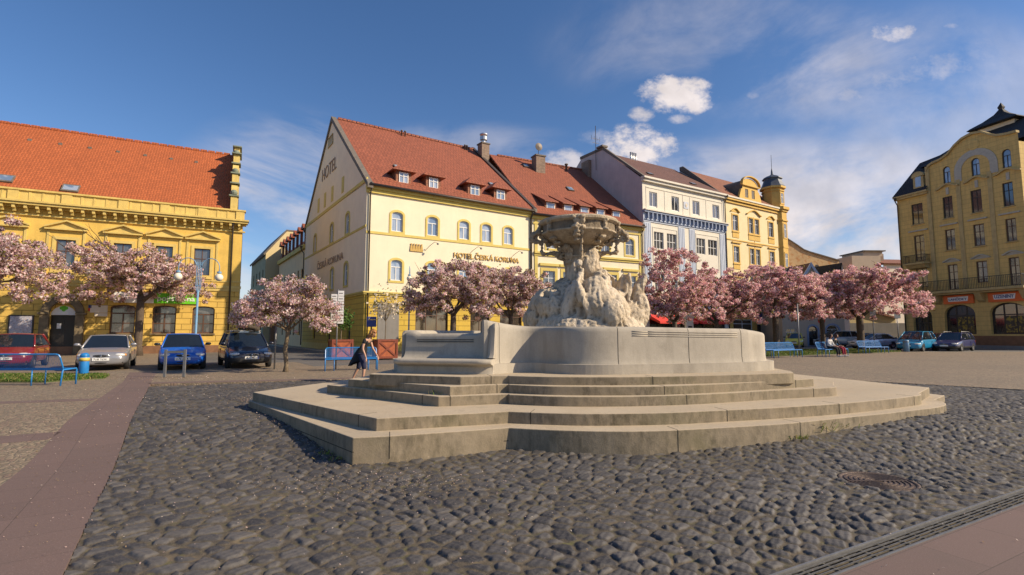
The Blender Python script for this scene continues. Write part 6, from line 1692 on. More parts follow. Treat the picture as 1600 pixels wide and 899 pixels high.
# ------------------------------------------------------------------ benches, posts, lamps
def bench(x, y, rz, label, L=2.0, group='blue metal benches'):
    """local x along the bench, sitter faces -y"""
    r = thing('park_bench', (x, y, GZ), rz, label, 'bench', group); h = L / 2
    # side frames: front leg, rear leg, arm
    for sx in (-1, 1):
        m = MB(); X = sx * h
        m.tube([(X, -.26, 0), (X, -.26, .42), (X, -.24, .46), (X, .20, .44), (X, .22, .40), (X, .26, 0)], .021, 8); m.build('leg', 'blue_paint', r, smooth=True)
    for sx in (-.33, .33):
        m = MB(); m.tube([(sx * L, -.24, 0), (sx * L, -.24, .43)], .016, 6); m.tube([(sx * L, .2, 0), (sx * L, .2, .43)], .016, 6); m.build('leg', 'blue_paint', r, smooth=True)
    m = MB(); m.tube([(-h, -.25, .45), (h, -.25, .45)], .021, 8); m.tube([(-h, .19, .44), (h, .19, .44)], .018, 8)
    k = 14
    for i in range(k): yy = -.23 + .42 * i / (k - 1); m.box(-h, h, yy - .004, yy + .004, .445 - .01 * math.sin(math.pi * i / k), .455 - .01 * math.sin(math.pi * i / k))
    n = int(L / .05)
    for i in range(n): xx = -h + (i + .5) * L / n; m.box(xx - .004, xx + .004, -.24, .19, .436, .443)
    m.build('seat', 'blue_paint', r)
    m = MB()
    def bp_(t): return (.20 + .16 * t, .46 + .42 * t)
    y0, z0 = bp_(.05); y1, z1 = bp_(1)
    m.tube([(-h, y0, z0), (-h, y1 - .02, z1 - .08), (-h + .03, y1 - .005, z1 - .02), (-h + .09, y1, z1), (h - .09, y1, z1), (h - .03, y1 - .005, z1 - .02), (h, y1 - .02, z1 - .08), (h, y0, z0)], .021, 8); m.tube([(-h, y0, z0), (h, y0, z0)], .018, 8)
    for i in range(12):
        yy, zz = bp_(.1 + .82 * i / 11); m.box(-h, h, yy - .003, yy + .003, zz - .004, zz + .004)
    for i in range(n):
        xx = -h + (i + .5) * L / n; m.add([(xx - .003, y0 - .004, z0), (xx + .003, y0 - .004, z0), (xx + .003, y1 - .004, z1), (xx - .003, y1 - .004, z1)], [(0, 1, 2, 3)])
    m.build('backrest', 'blue_paint', r)
    return r
bench(-6.35, 20.35, R(20 + 180) + math.pi, 'blue wire bench behind the walking woman, in front of the planter boxes', 1.95)
bench(-15.1, 14.6, R(1.5) + math.pi, 'long blue wire bench seen from behind at the left edge by the red car', 5.0)
bench(16.2, 30.6, R(31), 'empty blue wire bench on the lawn edge nearest the fountain', 2.9)
bench(20.1, 32.2, R(31), 'blue wire bench on which the two people sit', 2.6)
bench(25.9, 36.8, R(24), 'empty blue wire bench at the right end of the lawn', 2.6)

def post_sign():
    r = thing('signpost', (-7.15, 20.9, GZ), R(12), 'thin pole with two tall white hotel direction boards beside the blue bench', 'sign')
    m = MB(); m.tube([(0, 0, 0), (0, 0, 3.25)], .03, 8); m.build('pole', 'grey_metal', r, smooth=True)
    for x0, x1, z0, z1 in ((-.245, -.015, 1.86, 3.06), (.015, .245, 1.84, 3.20)):
        m = MB(); n = 6
        for i in range(n):
            a = z0 + (z1 - z0) * i / n; m.box(x0, x1, -.06, -.035, a + .008, a + (z1 - z0) / n - .008)
        b = m.build('sign_board', 'white_paint', r)
        m = MB()
        for i in range(n):
            a = z0 + (z1 - z0) * (i + .5) / n; m.box(x0 + .035, x1 - .04, -.063, -.0605, a - .02, a + .02)
        build_each(m, 'printed_line', 'grey_wall', b)
post_sign()
r = thing('traffic_post', (-9.64, 20.9, GZ), 0, 'plain thin grey pole left of the young cherry tree', 'post'); m = MB(); m.tube([(0, 0, 0), (0, 0, 2.25)], .035, 8); m.build('pole', 'grey_metal', r, smooth=True); m = MB(); m.lathe([(.0, 2.25), (.05, 2.25), (.045, 2.29), (0, 2.3)], n=10); m.build('cap', 'grey_metal', r)
r = thing('bicycle_stand', (-11.2, 17.1, GZ), R(3), 'pair of flat grey metal posts with crossbar before the blue hatchback', 'stand')
for sx in (-.31, .31):
    m = MB(); m.box(sx - .045, sx + .045, -.02, .02, 0, .92); m.build('post', 'grey_metal', r, bevel=.008)
m = MB(); m.box(-.27, .27, -.012, .012, .80, .88); m.build('crossbar', 'grey_metal', r)
r = thing('bollard', (-14.75, 17.75, GZ), 0, 'round blue bollard with yellow band on the grass before the silver car', 'bollard')
m = MB(); m.lathe([(.14, 0), (.14, .66), (0, .66)], n=20); m.build('post', 'blue_paint', r, smooth=True, bevel=.005)
m = MB(); m.lathe([(.145, .50), (.145, .62)], n=20); m.build('band', 'yellow_band', r, smooth=True)
m = MB(); m.lathe([(.14, .66), (.13, .72), (.08, .77), (0, .79)], n=20); m.build('cap', 'blue_paint', r, smooth=True)
def lamp(x, y, h, rz, label, arms=(-1, 1)):
    r = thing('street_lamp', (x, y, GZ), rz, label, 'street lamp', 'blue globe street lamps')
    m = MB(); m.tube([(0, 0, 0), (0, 0, .8), (0, 0, .82), (0, 0, h - 1.5)], [.08, .075, .05, .045], 10); m.build('pole', 'blue_lamp', r, smooth=True)
    m = MB()
    for x_ in (-.10, -.035, .035, .10): m.tube([(x_ * .4, 0, h - 1.6), (x_, 0, h - 1.35), (x_, 0, h - .15)], .016, 6)
    for z in (h - 1.3, h - .8, h - .3): m.box(-.12, .12, -.015, .015, z, z + .03)
    m.build('lamp_head', 'blue_lamp', r)
    for s in arms:
        m = MB(); pts = [(s * .10, 0, h - .4)] + [(s * (.10 + .38 * (1 - math.cos(t))), 0, h - .4 + .42 * math.sin(t)) for t in [math.pi * k / 10 for k in range(1, 11)]] + [(s * .86, 0, h - .62)]
        m.tube(pts, .02, 8); m.build('arm', 'blue_lamp', r, smooth=True)
        m = MB(); m.ball((s * .86, 0, h - .87), .18, 10); g = m.build('globe', 'globe', r, smooth=True); m = MB(); m.lathe([(.10, h - .68), (.10, h - .6), (.0, h - .56)], (s * .86, 0, 0), 12); m.build('globe_cap', 'blue_lamp', g)
    return r
lamp(-14.7, 23.8, 4.95, R(14), 'blue double armed globe street lamp before the yellow bank')
lamp(-7.1, 35.2, 6.0, R(100), 'slim blue street lamp before the hotel corner', arms=(1, -1))
r = thing('litter_bin', (-6.9, 34.6, GZ), 0, 'small pale blue litter bin at the foot of the hotel lamp', 'bin'); m = MB(); m.lathe([(.16, .1), (.2, .12), (.22, .95), (.2, 1.0), (0, 1.02)], n=14); m.build('drum', 'blue_lamp', r, smooth=True); m = MB(); m.lathe([(.225, .80), (.23, .86), (.225, .9)], n=14); m.build('rim', 'grey_metal', r)
r = thing('letter_box', (-9.05, 32.9, GZ), R(20), 'dark blue box on a slim post before the hotel corner', 'letter box')
m = MB(); m.tube([(0, 0, 0), (0, 0, 1.9)], .05, 8); m.build('post', 'black_iron', r); m = MB(); m.box(-.30, .30, -.18, .2, 1.85, 2.5); m.build('box', 'navy', r, bevel=.03); m = MB(); m.box(-.2, .2, -.19, -.17, 2.28, 2.34); m.build('slot', 'yellow_band', r)
# posts on the right lawn
for i, (px, py, Y, h, lab) in enumerate(((1246, 553, 33.0, 3.3, 'thin pale pole behind the right end of the empty bench nearest the fountain'), (1363, 545, 43.0, 3.4, 'thin pale sign pole right of the broad cherry tree trunk'), (1401, 545, 44.0, 3.2, 'thin pale sign pole before the grey saloon car'))):
    r = thing('sign_pole', ((px - 800) / 797 * Y, Y, GZ), 0, lab, 'pole'); m = MB(); m.tube([(0, 0, 0), (0, 0, h)], .04, 8); m.build('pole', 'grey_metal', r, smooth=True)
    m = MB(); m.box(-.26, .26, -.05, -.03, h - .5, h + .0) if i else m.lathe([(.04, h), (.05, h + .04), (0, h + .06)], n=8); m.build('sign_plate' if i else 'cap', 'grey_metal', r)
X = (1328 - 800) / 797 * 47; r = thing('no_entry_sign', ((1282 - 800) / 797 * 46.5, 46.5, GZ), 0, 'round red and white no entry sign above the arched door', 'road sign')
m = MB(); m.tube([(0, 0, 0), (0, 0, 2.9)], .035, 8); m.build('pole', 'grey_metal', r, smooth=True); m = MB(); m.lathe([(0, -.07), (.34, -.07), (.34, -.05), (0, -.05)], (0, 0, 2.6), 20, axis='y'); s_ = m.build('disc', 'red_awning', r); m = MB(); m.box(-.22, .22, -.078, -.071, 2.55, 2.65); m.build('bar', 'white_paint', s_)
r = thing('litter_bin', ((1412 - 800) / 797 * 40, 40, GZ), 0, 'small pale cylindrical litter bin at the right of the lawn', 'bin'); m = MB(); m.lathe([(.2, 0), (.2, .85), (.17, .9), (0, .9)], n=14); m.build('drum', 'blue_lamp', r, smooth=True); m = MB(); m.lathe([(.205, .72), (.205, .8)], n=14); m.build('rim', 'grey_metal', r)
r = thing('ticket_pillar', ((1052 + 34) / 1 * 0 + (1076 - 800) / 797 * 40, 40, GZ), 0, 'slim white street pillar with dark opening in front of the red awnings', 'pillar'); m = MB(); m.box(-.28, .28, -.2, .2, 0, 2.6); m.extr([(-.45, -.2, 2.6), (.45, -.2, 2.6), (.3, -.2, 2.85), (-.3, -.2, 2.85)], (0, .4, 0)); m.build('body', 'white_paint', r, bevel=.02); m = MB(); m.box(-.15, .15, -.215, -.201, 1.2, 2.0); m.build('opening', 'frame_dark', r)

# ------------------------------------------------------------------ cars
def car(name, label, x, y, head, color, kind, plate=None, roofload=False, z=GZ, group='parked cars', eu=False):
    """local x forward, y left; head = heading angle in degrees"""
    K = dict(hatch=dict(L=3.96, W=1.65, H=1.45, c=1.02, r1=.30, r2=-1.25, b=-1.86, wb=2.46, zb=.92), sedan=dict(L=4.47, W=1.70, H=1.40, c=1.05, r1=.22, r2=-.95, b=-1.62, wb=2.55, zb=.90),
             wagon=dict(L=4.68, W=1.75, H=1.49, c=1.12, r1=.42, r2=-1.85, b=-2.20, wb=2.70, zb=.92), mpv=dict(L=4.20, W=1.74, H=1.60, c=1.35, r1=.42, r2=-1.50, b=-1.95, wb=2.60, zb=.95), suv=dict(L=4.4, W=1.82, H=1.68, c=1.15, r1=.45, r2=-1.6, b=-2.05, wb=2.65, zb=1.05))[kind]
    L, Wd, Hh, zb = K['L'], K['W'] / 2, K['H'], K['zb']; h = L / 2
    root = thing(name, (x, y, z), R(head), label, 'car', group)
    xc = K['c']
    st = [(h, .60, .34, .50), (h - .03, .76, .24, .60), (h - .16, .88, .20, .68), (h - .45, .96, .19, .745), (xc + .28, .995, .19, zb - .07), (xc - .1, 1.0, .19, zb), (0, 1.0, .19, zb + .01), (-h + 1.1, 1.0, .19, zb + .03), (-h + .45, .98, .20, zb + .03), (-h + .13, .93, .24, zb + (.02 if kind != 'sedan' else .03)), (-h + .02, .86, .30, zb - .10), (-h, .80, .38, zb - .22)]
    rings = []
    for (sx, w, zl, zt) in st:
        w = w * Wd; half = [(0, zl), (.72 * w, zl), (.95 * w, zl + .06), (w, zl + .20), (w * 1.005, (zl + zt) / 2 + .04), (w * .985, zt - .10), (w * .93, zt - .02), (w * .72, zt + .012), (.3 * w, zt + .025), (0, zt + .028)]
        ring = [(sx, yy, zz) for yy, zz in half] + [(sx, -yy, zz) for yy, zz in half[-2:0:-1]]
        rings.append(ring)
    m = MB(); m.loft(rings); body = m.build('body', [color, 'black_plastic'], root, smooth=True, sub=2)
    cut = MB(); wx = (K['wb'] / 2 + .06, -K['wb'] / 2 + .02)
    for xx in wx:
        for s in (-1, 1): cut.lathe([(0, 0), (.345, 0), (.345, .34), (0, .34)], (xx, s * Wd - (.28 if s > 0 else .06), .31), 28, axis='y')
    co = cut.build('cut', 'black_plastic'); b = body.modifiers.new('b', 'BOOLEAN'); b.object = co; b.operation = 'DIFFERENCE'; b.solver = 'EXACT'
    applied(body); bpy.data.objects.remove(co)
    body.data.materials.clear(); body.data.materials.append(M[color]); body.data.materials.append(M['black_plastic'])
    for p in body.data.polygons:
        c = p.center
        inw = any((c.x - xx) ** 2 + (c.z - .31) ** 2 < .338 ** 2 for xx in wx)
        p.material_index = 1 if inw or (kind in ('wagon',) and c.z < .42) or c.z < .24 else 0
    # greenhouse
    r1, r2, bk = K['r1'], K['r2'], K['b']; wb_, wr = Wd * .90, Wd * .70; zr = Hh - .055
    m = MB(); n = 6
    base = []; top = []
    def bow(t, k): return k * (1 - t * t)
    fr = [(-1 + 2 * i / n) for i in range(n + 1)]
    fbse = [(xc + .04 + bow(t, .12), t * wb_, zb - .03) for t in fr]; ftop = [(r1 + bow(t, .09), t * wr, zr + bow(t, .02)) for t in fr]
    bbse = [(bk - bow(t, .05), -t * wb_, zb - .0) for t in fr]; btop = [(r2 - bow(t, .05), -t * wr, zr + bow(t, .02)) for t in fr]
    m.loft([fbse + bbse, ftop + btop], caps=False); gl = m.build('window_glass', 'car_glass', root, smooth=False)
    # roof skin
    m = MB(); rows = []
    for k in range(5):
        q = k / 4; xx = r1 + (r2 - r1) * q; zz = zr + .035 * math.sin(math.pi * (.15 + .7 * q))
        f = [(xx + bow(t, .09) * (1 - q) - bow(t, .05) * q, t * (wr + .015), zz + bow(t, .03)) for t in fr]
        rows.append(f + [(p[0], p[1], p[2] - .045) for p in reversed(f)])
    m.loft(rows); m.build('roof', color, root, smooth=True, bevel=.012)
    def pil(a, b, r_): m = MB(); m.tube([a, tuple((Vector(a) + Vector(b)) / 2 + Vector((0, 0, .012))), b], r_, 6); return m
    for s in (-1, 1):
        pil((xc + .06, s * (wb_ - .005), zb - .04), (r1 + .0, s * (wr - .0), zr + .01), .034).build('windscreen_pillar', color, root, smooth=True)
        pil((bk, s * (wb_ - .01), zb), (r2, s * wr, zr + .01), .045).build('rear_pillar', color, root, smooth=True)
        mx = (r1 + r2) / 2 + .1
        pil((mx - .03, s * (wb_ - .0), zb - .02), (mx - .08, s * (wr + .003), zr), .022).build('door_pillar', 'black_plastic', root, smooth=True)
        if kind in ('wagon', 'mpv', 'suv'): pil((-h + 1.15, s * (wb_ - .0), zb), (-h + 1.2, s * (wr + .003), zr), .03).build('door_pillar', color, root, smooth=True)
        m = MB(); m.ball((xc - .02, s * (Wd + .06), zb + .10), .11, 6, sc=(.6, 1.0, .62)); m.tube([(xc - .02, s * (Wd - .08), zb + .04), (xc - .02, s * (Wd + .02), zb + .08)], .02, 5); m.build('wing_mirror', 'black_plastic' if kind in ('hatch', 'mpv', 'suv') else color, root, smooth=True)
        # headlamps
        hz = .60 if kind != 'suv' else .68
        m = MB(); m.ball((h - .16, s * Wd * .66, hz), .2, 7, sc=(.72, .95, .38)); hl = m.build('headlight', 'lamp_glass', root, smooth=True)
        m = MB(); m.ball((h - .275, s * Wd * .845, hz - .0), .1, 6, sc=(1.0, .62, .55)); m.build('indicator', 'indicator' if kind in ('sedan',) else 'lamp_glass', hl, smooth=True)
        m = MB(); m.ball((-h + .09, s * Wd * .78, zb - .16), .17, 6, sc=(.5, .7, .75)); m.build('tail_light', 'red_lens', root, smooth=True)
        m = MB(); m.tube([(mx - .02, s * (Wd * 1.0), zb - .12), (mx - .02, s * (Wd * 1.004 + .0), .32)], .006, 4); m.tube([(xc - .25, s * Wd * .999, .32), (xc - .2, s * Wd * 1.0, zb - .16)], .006, 4); m.build('door_seam', 'black_plastic', root)
        m = MB(); m.box(mx - .28, mx - .12, s * Wd - (.0 if s > 0 else .018), s * Wd + (.018 if s > 0 else 0), zb - .19, zb - .16); m.build('door_handle', 'black_plastic', root)
    # grille, intake, plate, bumper line
    gz_ = .57 if kind != 'suv' else .66
    m = MB(); m.ball((h - .06, 0, gz_), .30, 7, sc=(.27, .92 if kind in ('hatch',) else 1.05, .20)); gr = m.build('grille', 'black_plastic', root, smooth=True)
    m = MB(); ringp = [(h + .005 - .05 * abs(math.cos(t)) ** 2, .27 * math.cos(t), gz_ + .055 * math.sin(t)) for t in [2 * math.pi * k / 20 for k in range(21)]]; m.tube(ringp, .010, 5); m.build('grille_frame', 'chrome', gr, smooth=True)
    m = MB(); m.ball((h + .018, 0, gz_ + .0), .035, 5, sc=(.4, 1, 1)); m.build('badge', 'chrome', gr, smooth=True)
    m = MB(); m.ball((h - .14, 0, .315), .40, 8, sc=(.36, 1.15, .16)); 
    for s in (-1, 1): m.ball((h - .17, s * Wd * .68, .325), .12, 6, sc=(.8, 1.05, .55))
    m.build('air_intake', 'black_plastic', root, smooth=True)
    m = MB(); m.box(h - .03, h + .022, -.26, .26, .395, .505); pl = m.build('number_plate', 'plate', root)
    if eu: m = MB(); m.box(h + .0221, h + .0235, -.26 if False else .215, .259, .397, .503); m.build('country_band', 'navy', pl)
    if plate: text_mesh('lettering', plate, .40, .07, 'frame_dark', pl, text_frame((h + .0245, -.22, .415), (0, 1, 0), (0, 0, 1)), .002)
    m = MB(); m.box(-h - .012, -h + .05, -.26, .26, .55, .66); m.build('number_plate', 'plate', root)
    for xx in wx:
        for s in (-1, 1):
            c = (xx, s * (Wd - .10), .305)
            m = MB(); m.lathe([(.17, -.09), (.285, -.09), (.305, -.06), (.305, .06), (.285, .09), (.17, .09)], c, 24, axis='y'); w_ = empty('wheel', c); w_.parent = root
            m = MB(); m.lathe([(.17, -.09), (.285, -.09), (.305, -.06), (.305, .06), (.285, .09), (.17, .09), (.17, -.09)], (0, 0, 0), 24, axis='y'); m.build('tyre', 'rubber', w_, smooth=True, bevel=.0)
            m = MB(); yo = s * .06; m.lathe([(.0, yo), (.04, yo + s * .012), (.05, yo - s * .005), (.05, yo - s * .03), (.0, yo - s * .03)], (0, 0, 0), 12, axis='y'); m.lathe([(.185, yo + s * .02), (.18, yo + s * .03), (.165, yo + s * .01), (.165, yo - s * .08), (.185, yo - s * .08)], (0, 0, 0), 24, axis='y')
            for k in range(6):
                a = 2 * math.pi * k / 6; d_ = Vector((math.cos(a), 0, math.sin(a))); t_ = Vector((-math.sin(a), 0, math.cos(a)))
                p0, p1 = d_ * .035, d_ * .172
                m.add([tuple(p0 - t_ * .032 + Vector((0, yo - .012, 0))), tuple(p0 + t_ * .032 + Vector((0, yo - .012, 0))), tuple(p1 + t_ * .042 + Vector((0, yo - .012, 0))), tuple(p1 - t_ * .042 + Vector((0, yo - .012, 0))),
                       tuple(p0 - t_ * .032 + Vector((0, yo + .008, 0))), tuple(p0 + t_ * .032 + Vector((0, yo + .008, 0))), tuple(p1 + t_ * .042 + Vector((0, yo + .008, 0))), tuple(p1 - t_ * .042 + Vector((0, yo + .008, 0)))], [(0, 1, 2, 3), (4, 5, 6, 7), (0, 1, 5, 4), (1, 2, 6, 5), (2, 3, 7, 6), (3, 0, 4, 7)])
            m.build('rim', 'rim', w_)
    if kind == 'wagon':
        for s in (-1, 1):
            m = MB(); m.tube([(r1 - .2, s * wr * .93, zr + .05), (r1 - .3, s * wr * .93, zr + .12), (r2 + .2, s * wr * .93, zr + .12), (r2 + .1, s * wr * .93, zr + .05)], .018, 6); m.build('roof_rail', 'steel', root, smooth=True)
    return root
cr_ = car('parked_car', 'dark red saloon car at the left edge behind the blue bench', -21.2, 22.0, -57, 'car_red', 'hatch', '7U0 3881')
car('parked_car', 'silver grey saloon car facing the square behind the blue bollard', -17.1, 21.8, -58, 'car_silver', 'sedan', '7U8 7634')
car('parked_car', 'bright blue hatchback behind the grey bicycle stand', -14.1, 22.0, -57, 'car_blue', 'hatch', '3U5 0614')
wg = car('parked_car', 'black estate car with a dark bundle on its roof rails', -12.05, 23.1, -55, 'car_navy', 'wagon', '4U1 9823', eu=True)
rl = thing('roof_bundle', (-12.05, 23.1, GZ + 1.56), R(-55), 'brown tied bundle strapped on the roof of the black estate car', 'bundle')
blb = MB()
for (x_, y_, z_, r_) in ((.0, .28, .14, .26), (.25, .1, .17, .24), (-.3, .3, .13, .24), (-.1, .0, .15, .26), (.3, .38, .10, .2)): blb.ball((x_, y_, z_), r_, 7, sc=(1.1, 1, .72))
ob_ = blb.build('bundle', 'soil', rl, smooth=True); rm = ob_.modifiers.new('r', 'REMESH'); rm.mode = 'VOXEL'; rm.voxel_size = .05; applied(ob_)
for v_ in ob_.data.vertices: v_.co += v_.normal * noise.noise(v_.co * 7) * .05
m = MB(); m.box(-.75, .75, -.52, -.30, -.06, .02); m.build('roof_rack', 'black_plastic', rl)
m = MB(); m.box(.3, .34, -.55, .6, -.02, .03); m.box(-.5, -.46, -.55, .6, -.02, .03); m.build('crossbar', 'steel', rl)
car('parked_car', 'turquoise blue people carrier at the right, its side in sun', 32.8, 41.6, -145, 'car_cyan', 'mpv')
car('parked_car', 'dark indigo estate car at the far right before the arcade', 36.1, 41.9, -146, 'car_indigo', 'wagon')
car('parked_car', 'pale silver car seen from the side behind the last bench', 34.2, 48.5, -172, 'car_pale', 'sedan')
car('parked_car', 'light grey tall car beside the trunk of the broad cherry tree', 34.6, 54.6, -178, 'car_grey', 'suv')
car('parked_car', 'black car in the shadow of the yard wall', 38.6, 55.4, -176, 'car_black', 'hatch')
car('parked_car', 'dark slate car parked just beyond the right end of the fountain wall', 19.6, 44.0, 27, 'car_slate', 'sedan')
car('parked_car', 'small lime yellow car before the arched doors', 29.2, 53.0, -120, 'car_lime', 'hatch')
car('parked_car', 'dark red car mostly hidden between the turquoise and the indigo car', 37.2, 45.6, -150, 'car_maroon', 'hatch')

# ------------------------------------------------------------------ people
def skin_mesh(name, joints, edges, mat, parent, sub=2, root=0):
    """joints: list of (x, y, z, rx, ry)"""
    me = bpy.data.meshes.new(name); me.from_pydata([j[:3] for j in joints], edges, []); me.update()
    o = bpy.data.objects.new(name, me); COL.objects.link(o); o.parent = parent
    md = o.modifiers.new('skin', 'SKIN'); md.use_smooth_shade = True; md.branch_smoothing = .6
    for i, j in enumerate(joints):
        sv = me.skin_vertices[0].data[i]; sv.radius = (j[3], j[4] if len(j) > 4 else j[3]); sv.use_root = (i == root)
    s = o.modifiers.new('sub', 'SUBSURF'); s.levels = sub; s.render_levels = sub
    applied(o); o.data.materials.clear(); o.data.materials.append(M[mat])
    for p in o.data.polygons: p.use_smooth = True
    return o
def hand(m_joints, m_edges, wrist_i, p, d, up):
    """five short curled fingers and a thumb grown from the wrist"""
    d = d.normalized(); side = d.cross(up).normalized()
    palm = len(m_joints); q = p + d * .05; m_joints.append((q.x, q.y, q.z, .030, .018)); m_edges.append((wrist_i, palm))
    for k, (o_, L) in enumerate(((-.028, .065), (-.01, .075), (.01, .07), (.028, .055))):
        a = q + side * o_ + d * .03; b = a + d * L * .5 - up * .01; c = b + d * L * .4 - up * .025
        i0 = len(m_joints); m_joints.extend([(a.x, a.y, a.z, .009), (b.x, b.y, b.z, .0085), (c.x, c.y, c.z, .007)]); m_edges.extend([(palm, i0), (i0, i0 + 1), (i0 + 1, i0 + 2)])
    a = p + d * .03 - side * .035 - up * .01; b = a + d * .03 - side * .012 - up * .012
    i0 = len(m_joints); m_joints.extend([(a.x, a.y, a.z, .011), (b.x, b.y, b.z, .009)]); m_edges.extend([(palm, i0), (i0, i0 + 1)])
def head(parent, c, face_dir, skinmat, hairmat, hair='short', r=.1, down=0.0):
    """face with eyes, nose, mouth, ears; local frame turned to face_dir"""
    f = Vector(face_dir).normalized(); rt = f.cross(Vector((0, 0, 1))).normalized(); up = rt.cross(f).normalized()
    def P(a, b, c_): q = Vector(c) + rt * a + f * b + up * c_; return q
    def ell(m, a, b, c_, ra, rb, rc, n=8):
        t = MB(); t.ball((0, 0, 0), 1, n); m.add([tuple(P(a + v[0] * ra, b + v[1] * rb, c_ + v[2] * rc)) for v in t.v], t.f)
    m = MB(); ell(m, 0, 0, .01, r * .76, r * .95, r * 1.12, 10); ell(m, 0, r * .25, -r * .45, r * .55, r * .62, r * .62); ell(m, 0, r * .98, -r * .08, r * .12, r * .2, r * .2, 5)
    for s in (-1, 1): ell(m, s * r * .78, 0, -.005, r * .10, r * .2, r * .26, 5)
    h = m.build('head', skinmat, parent, smooth=True)
    m = MB()
    for s in (-1, 1): ell(m, s * r * .30, r * .86, r * .12, r * .12, r * .06, r * .07, 5)
    m.build('eye', 'frame_dark', h, smooth=True)
    m = MB(); ell(m, 0, r * .84, -r * .45, r * .24, r * .06, r * .05, 5); m.build('mouth', 'red_cloth', h, smooth=True)
    m = MB(); ell(m, 0, -r * .12, r * .22, r * .88, r * .98, r * 1.08, 10)
    if hair == 'long':
        for k in range(7):
            a = -1 + k / 3; ell(m, a * r * .75, -r * (.55 - .35 * a * a), -r * .55, r * .34, r * .38, r * (1.15 + .2 * math.sin(k * 2.1)))
        ell(m, 0, r * .35, r * .72, r * .72, r * .55, r * .42)
        ell(m, -r * .7, r * .35, -r * .3, r * .22, r * .4, r * .8); ell(m, r * .7, r * .35, -r * .3, r * .22, r * .4, r * .8)
        ell(m, -r * .55, r * .75, -r * .5, r * .16, r * .22, r * .7)
    o = m.build('hair', hairmat, parent, smooth=True)
    rm = o.modifiers.new('r', 'REMESH'); rm.mode = 'VOXEL'; rm.voxel_size = .012; applied(o)
    for v_ in o.data.vertices: v_.co += v_.normal * (noise.noise(Vector((v_.co.x * 40, v_.co.y * 40, v_.co.z * 9))) * .014)
    for p in o.data.polygons: p.use_smooth = True
    return h
# the woman, mid stride towards the right, bent forward and looking down
wo = thing('person', (-4.62, 15.75, GZ), R(-10), 'woman in black top and navy knee trousers bending forward, long loose ginger hair', 'person')
J = [(0, 0, .86, .12, .10), (.06, 0, 1.02, .105, .085), (.15, 0, 1.16, .12, .085), (.22, 0, 1.27, .10, .07), (.27, 0, 1.35, .045, .045), (.31, 0, 1.41, .05, .05)]
Ed = [(0, 1), (1, 2), (2, 3), (3, 4), (4, 5)]
def chain(pts, frm):
    i = frm
    for p in pts: J.append(p); Ed.append((i, len(J) - 1)); i = len(J) - 1
    return i
chain([(-.02, .10, .80, .085), (-.10, .11, .62, .075), (-.12, .11, .46, .055), (-.20, .11, .30, .05), (-.30, .11, .10, .034), (-.30, .11, .05, .034), (-.19, .12, .025, .03)], 0)
chain([(.04, -.10, .80, .085), (.12, -.11, .62, .075), (.16, -.11, .46, .055), (.15, -.11, .28, .05), (.12, -.11, .09, .034), (.13, -.11, .05, .034), (.24, -.12, .025, .03)], 0)
w1 = chain([(.20, .17, 1.25, .05), (.24, .20, 1.10, .040), (.28, .20, .99, .034), (.38, .18, .86, .028), (.44, .17, .78, .022)], 3)
w2 = chain([(.20, -.17, 1.25, .05), (.16, -.22, 1.08, .042), (.16, -.23, .98, .036), (.22, -.22, .84, .028), (.25, -.21, .75, .022)], 3)
hand(J, Ed, w1, Vector((.44, .17, .78)), Vector((.5, -.1, -.85)), Vector((.8, 0, .5)).normalized()); hand(J, Ed, w2, Vector((.25, -.21, .75)), Vector((.25, .05, -.95)), Vector((.9, 0, .3)).normalized())
skin_mesh('body', J, Ed, 'skin', wo)
skin_mesh('shirt', [(.0, 0, .84, .16, .13), (.05, 0, 1.0, .135, .11), (.14, 0, 1.15, .145, .105), (.21, 0, 1.26, .125, .09), (.20, .17, 1.26, .07), (.225, .20, 1.16, .06), (.20, -.17, 1.26, .07), (.175, -.215, 1.14, .06)], [(0, 1), (1, 2), (2, 3), (3, 4), (4, 5), (3, 6), (6, 7)], 'black_cloth', wo)
m = MB(); rings = []
for k, (dx_, z_, rx_, ry_) in enumerate(((.05, 1.02, .13, .15), (-.02, .86, .18, .18), (-.09, .70, .22, .20), (-.15, .56, .23, .21))):
    rings.append([(dx_ + rx_ * math.cos(t) + (.03 * math.sin(5 * t) if k > 1 else 0), ry_ * math.sin(t), z_ - (.10 * max(0, -math.cos(t)) if k > 1 else 0) + (.12 * max(0, math.cos(t)) if k > 1 else 0)) for t in [2 * math.pi * q / 28 for q in range(28)]])
m.loft(rings, caps=False); m.build('tunic_hem', 'black_cloth', wo, smooth=True)
skin_mesh('trousers', [(0, 0, .85, .15, .12), (-.02, .10, .78, .105), (-.10, .11, .62, .093), (-.12, .11, .45, .078), (-.15, .11, .36, .072), (.04, -.10, .78, .105), (.12, -.11, .62, .093), (.16, -.11, .45, .078), (.155, -.11, .36, .072)], [(0, 1), (1, 2), (2, 3), (3, 4), (0, 5), (5, 6), (6, 7), (7, 8)], 'navy_cloth', wo)
head(wo, (.36, 0, 1.46), (.80, -.05, -.55), 'skin', 'hair_ginger', 'long', .108)
for s, p in ((1, (-.26, .11, .03)), (-1, (.17, -.12, .03))):
    m = MB(); m.ball(p, .1, 6, sc=(1.25, .48, .36)); m.build('shoe', 'black_plastic', wo, smooth=True)
